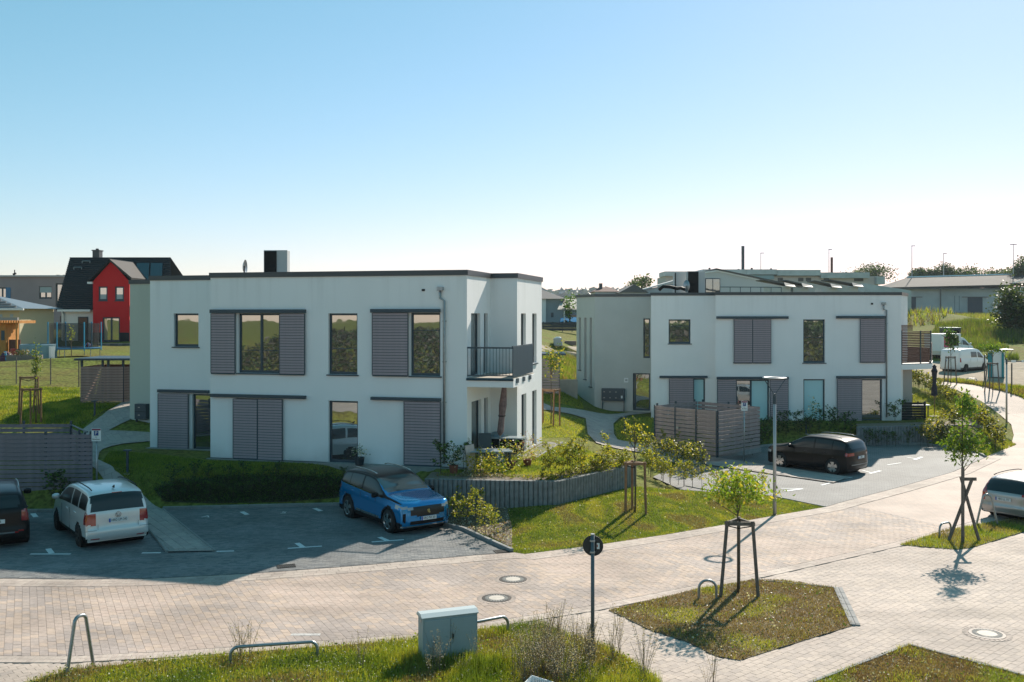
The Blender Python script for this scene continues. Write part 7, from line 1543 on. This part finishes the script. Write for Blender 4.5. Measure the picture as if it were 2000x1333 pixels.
MB().m(pw).prism(P2, dL, dL+12, fn=lambda x, y, z: (x, z, y)).build('wall', bg_); MB().m(M['farroof']).prism([(lx_(1398),lz(527)),(lx_(1565),lz(563)),(lx_(1565),lz(560)),(lx_(1398),lz(524.5))], dL-.4, dL+12, fn=lambda x, y, z: (x, z, y)).build('roof', bg_); MB().m(M['white']).prism([(lx_(1370),lz(532)),(lx_(1400),lz(528)),(lx_(1560),lz(562.5)),(lx_(1560),lz(565)),(lx_(1400),lz(531)),(lx_(1370),lz(535))], dL-.2, dL-.02, fn=lambda x, y, z: (x, z, y)).build('verge_board', bg_)
w_ = MB().m(M['anth']).box(lx_(1377),lx_(1406),dL-.12,dL-.003,lz(572),lz(544)).build('window', bg_)
for k in range(2): MB().m(M['glassdark']).box(lx_(1378.5+k*14),lx_(1391+k*14),dL-.16,dL-.125,lz(571),lz(545.5)).build('pane', w_)
bl_ = thing('pale_side_house', 'lower pale house with a sloping roof left of the big gabled one', 'building'); dS = 150; MB().m(pw).prism([(X(1262,dS),4.5),(X(1345,dS),4.5),(X(1345,dS),Z(548,dS)),(X(1262,dS),Z(566,dS))], dS, dS+8, fn=lambda x, y, z: (x, z, y)).build('wall', bl_); MB().m(M['farwall']).prism([(X(1258,dS),Z(567,dS)),(X(1330,dS),Z(547,dS)),(X(1330,dS),Z(544.5,dS)),(X(1258,dS),Z(564.5,dS))], dS-.4, dS+8, fn=lambda x, y, z: (x, z, y)).build('roof', bl_)
dN = 175; nx_ = lambda u: X(u, dN); nz_ = lambda v: Z(v, dN); lb = thing('terraced_block', 'long pale terraced block with zinc fascia stretching behind the far roof', 'building')
MB().m(mat('warm_far_wall', (.55,.51,.49), .9)).box(nx_(1300),nx_(1715),dN,dN+10,4.5,nz_(540)).build('wall', lb)
for u0, u1, v0, v1 in ((1297,1370,531,537),(1370,1455,527,537),(1455,1515,527,534),(1515,1600,528,536),(1600,1695,533,541),(1708,1725,541,553)): MB().m(M['zinc']).box(nx_(u0),nx_(u1)-.05,dN-1,dN+6,nz_(v1+3),nz_(v0)).build('zinc_fascia', lb)
MB().m(mat('pale_cyan_cladding', (.26,.38,.42), .6)).box(nx_(1440),nx_(1510),dN-.6,dN-.01,nz_(546),nz_(538)).build('cladding', lb)
for u in (1519, 1559, 1574, 1609, 1668, 1676): w_ = MB().m(M['farroof']).box(nx_(u),nx_(u+10),dN-.08,dN-.003,nz_(550),nz_(543)).build('window', lb)
for u, v in ((1387,523),(1427,526),(1444,525),(1470,523),(1508,524),(1584,528),(1602,530)): MB().m(M['iron']).box(nx_(u),nx_(u+3),dN+1,dN+1.5,nz_(531),nz_(v)).build('roof_vent', lb)
for i, (u0, u1, v0) in enumerate(((1500,1550,549),(1545,1584,550),(1602,1640,551),(1630,1682,549))):
    lab = ['first', 'second', 'third', 'rightmost'][i]; d = 120+i*1.5; t = thing('garden_shed', lab+' low shed roof from the left in the row behind the far roof', 'shed')
    MB().m(pw).box(X(u0+4,d),X(u1-6,d),d,d+3,4.4,Z(v0+12,d)).build('wall', t); MB().m(M['farroof']).prism([(X(u0-12,d),Z(v0-1,d)),(X(u1,d),Z(v0+10,d)),(X(u1,d),Z(v0+8,d)),(X(u0-12,d),Z(v0-3,d))], d-.3, d+3, fn=lambda x, y, z: (x, z, y)).build('roof', t); MB().m(M['tileedge']).hexa([(X(u1-20,d),d-.9,Z(v0+12,d)),(X(u1,d),d-.9,Z(v0+14,d)),(X(u1,d),d-.3,Z(v0+10,d)),(X(u1-20,d),d-.3,Z(v0+5,d)),(X(u1-20,d),d-.9,Z(v0+10,d)),(X(u1,d),d-.9,Z(v0+12,d)),(X(u1,d),d-.3,Z(v0+8,d)),(X(u1-20,d),d-.3,Z(v0+3,d))]).build('canopy', t)
t = thing('terrace_railing', 'thin metal railing in front of the big gabled house', 'railing')
for k in range(7): MB().m(M['anth']).tube([(X(1406+k*20,118),118,6),(X(1406+k*20,118),118,Z(561,118))], .04, 4).build('post', t)
MB().m(M['anth']).tube([(X(1406,118),118,Z(561,118)),(X(1526,118),118,Z(561.5,118))], .045, 4).build('top_rail', t)
t = thing('low_pale_roof', 'low pale metal roof glinting at the right end of the far building', 'roof'); MB().m(M['zinc']).prism([(X(1690,135),4.5),(X(1780,135),4.5),(X(1780,135),Z(568,135)),(X(1690,135),Z(554,135))], 135, 142, fn=lambda x, y, z: (x, z, y)).build('hall', t)
# chimneys and horizon lamps
for u, vt, d, r, mt, lab in ((1451,481,180,.28,'coping','tall grey metal chimney rising behind the far roof'),(1624.5,503,180,.22,'brownwood','shorter rusty brown chimney behind the far roof')):
    t = thing('metal_chimney', lab, 'chimney', (X(u,d), d, 5)); MB().m(M[mt]).tube([(0,0,0),(0,0,Z(vt,d)-5)], r, 10).build('stack', t)
for u, vt, d, lab, dbl in ((1486,495,250,'leftmost highway lamp post on the horizon',0),(1619,488,250,'highway lamp post on the horizon beside the brown chimney',0),(1781,481,240,'tall highway lamp post behind the barn roof',0),(1843,496,260,'shorter highway lamp post among the trees behind the barn',0),(1979,478,235,'rightmost highway lamp post with double head',1)):
    t = thing('highway_lamp', lab, 'street lamp', (X(u,d), d, 5), group='highway lamp posts on the horizon'); h = Z(vt,d)-5; MB().m(M['lampgrey']).tube([(0,0,0),(0,0,h)], .14, 6, r2=.08).build('pole', t); MB().m(M['anth']).box(-.8 if dbl else -.1,.8,-.12,.12,h-.05,h+.12).build('lamp_head', t)
# barn
dBn = 229; bx_ = lambda u: X(u, dBn); bz_ = lambda v: Z(v, dBn); barn = thing('long_barn', 'long pale industrial barn with dark low pitched roof at the upper right', 'barn')
MB().m(mat('barn_wall', (.42,.44,.45), .85, noise_s=.15, noise_a=.22)).box(bx_(1740),bx_(1972),dBn,dBn+22,5,bz_(563)).build('wall', barn); MB().m(mat('barn_wall', (0,0,0))).box(bx_(1972),bx_(2080),dBn-.5,dBn+22,5,bz_(560)).build('wall', barn)
br_ = mat('barn_roof', (.045,.042,.04), .85, noise_s=.3, noise_a=.2)
b = MB().m(br_); b.hexa([(bx_(1732),dBn-1.2,bz_(565)),(bx_(1972),dBn-1.2,bz_(560)),(bx_(1972),dBn+12,bz_(560)),(bx_(1732),dBn+12,bz_(565)),(bx_(1732),dBn-1.2,bz_(562)),(bx_(1972),dBn-1.2,bz_(556.5)),(X(2020,dBn+11),dBn+11,Z(536,dBn+11)),(X(1771,dBn+11),dBn+11,Z(543,dBn+11))]); b.build('roof', barn)
b = MB().m(br_); b.hexa([(bx_(1971),dBn-1.3,bz_(556)),(bx_(2060),dBn-1.3,bz_(556)),(bx_(2060),dBn+12,bz_(556)),(bx_(1974),dBn+12,bz_(556)),(bx_(1971),dBn-1.3,bz_(553.5)),(bx_(2060),dBn-1.3,bz_(553)),(bx_(2060),dBn+10,Z(534,dBn+10)),(bx_(2015),dBn+10,Z(540,dBn+10))]); b.build('roof', barn); MB().m(M['white']).prism([(bx_(1972),bz_(554.5)),(bx_(2010),bz_(543)),(bx_(2010),bz_(541)),(bx_(1972),bz_(552.5))], dBn-1.5, dBn-1.35, fn=lambda x, y, z: (x, z, y)).build('verge_board', barn)
MB().m(M['white']).tube([(X(1771,dBn+11),dBn+11,Z(542.5,dBn+11)),(X(2020,dBn+11),dBn+11,Z(535.5,dBn+11))], .25, 4).build('ridge', barn); MB().m(M['farroof']).box(bx_(1732),bx_(1972),dBn-1.3,dBn-1.2,bz_(565.5),bz_(563.5)).build('gutter', barn)
dd_ = mat('barn_door', (.07,.08,.10), .8)
for u0, u1 in ((1768,1788.5),(1890,1918.5)): MB().m(dd_).box(bx_(u0),bx_(u1),dBn-.15,dBn-.003,5,bz_(581)).build('door', barn); MB().m(M['farroof']).box(bx_(u0-12),bx_(u1+12),dBn-.3,dBn-.16,bz_(581.3),bz_(580)).build('door_track', barn)
for u in (1835, 1969): MB().m(M['farroof']).tube([(bx_(u),dBn-.6,5),(bx_(u),dBn-.6,bz_(563))], .15, 5).build('downpipe', barn)
for u in (1864, 1873): MB().m(mat('barn_seam', (.16,.2,.22), .8)).box(bx_(u),bx_(u)+.12,dBn-.04,dBn-.003,bz_(607),bz_(578)).build('seam', barn)
# portable toilet, container, blinds in the lot
g = PT(1946, 739); t = thing('portable_toilet', 'white and teal portable toilet standing behind the flat topped tree', 'portable toilet', (g.x, g.y, g.z), R(-30)); MB().m(M['white']).box(-.55,.55,-.55,.55,.1,2.05).build('cabin', t, bevel=.03); MB().m(M['white']).lathe([(.78,2.06),(.7,2.16),(.3,2.26),(0,2.27)], 4, fn=lambda x, y, z: ((x-y)*.72, (x+y)*.72, z)).build('roof', t)
MB().m(M['teal']).box(-.57,-.25,-.575,-.552,.1,2.0).build('corner_panel', t); MB().m(M['teal']).box(.40,.57,-.575,-.552,.1,2.0).build('corner_panel', t); dd = MB().m(M['white']).box(-.22,.36,-.59,-.56,.15,1.95).build('door', t); MB().m(mat('dark_base', (.04,.055,.055), .8)).box(-.6,.6,-.6,.6,0,.1).build('skid', t)
g = PT(1859, 662); t = thing('black_container', 'black box shaped cooling unit with two fans in front of the reeds', 'cooling unit', (g.x, g.y, g.z), R(-8)); k_ = g.y/F; MB().m(M['coping']).box(-16.5*k_,16.5*k_,0,1.3,0,21*k_).build('casing', t); MB().m(M['zinc']).box(-17.5*k_,17.5*k_,-.1,1.4,21*k_,22*k_).build('lid', t)
for sx in (-.5,.5): MB().m(M['black']).lathe([(6*k_,0),(5.5*k_,-.06),(0,-.06)], 16, fn=lambda x, y, z: (x+sx*16*k_, z-.01, y+12*k_)).build('fan', t)
g = PT(2010, 700); t = thing('fallen_barrier', 'white slatted barrier lying behind the street lamp at the right edge', 'barrier', (X(1975,84), 84, H(X(1975,84),84)))
for k in range(4): MB().m(M['white']).box(-.9+k*.9,-.5+k*.9,-.02,.02,.55,.75).build('board', t)
MB().m(M['anth']).box(-1.2,2.5,.02,.05,.6,.7).build('rail', t)
for u, v, h in ((1923,745,2.0),(1976,758,1.8)): g = PT(u, v); tag(MB().m(M['wood_grey']).tube([(0,0,-.1),(0,0,h)], .05, 6).build('fence_post', at=g), 'lone dark post on the verge %s the staked tree beside the toilet' % ('left of' if u < 1940 else 'right of'), 'post')
g = PT(1990, 770); t = thing('log_heap', 'low dark heap of soil and twigs behind the verge at the right', 'soil heap', (g.x+1, g.y+3, g.z)); MB().m(M['mulch']).lathe([(2.6,-.1),(1.9,.25),(.9,.42),(0,.45)], 14, fn=lambda x, y, z: (x*1.6, y*.5, z)).build('soil', t)
# pebbles of the mulch beds and lawn stones
# the air: a thin even haze
def haze():
    b = MB().box(-1000, 1400, -170, 2250, -1.2, 60); o = b.build('haze'); m = bpy.data.materials.new('haze'); m.use_nodes = True; nt = m.node_tree; nt.nodes.remove(nt.nodes['Principled BSDF'])
    v = nt.nodes.new('ShaderNodeVolumePrincipled'); v.inputs['Color'].default_value = (.80, .90, 1, 1); v.inputs['Density'].default_value = .00014; v.inputs['Anisotropy'].default_value = .2
    nt.links.new(v.outputs[0], nt.nodes['Material Output'].inputs['Volume']); o.data.materials.append(m); return tag(o, kind='stuff')
haze()
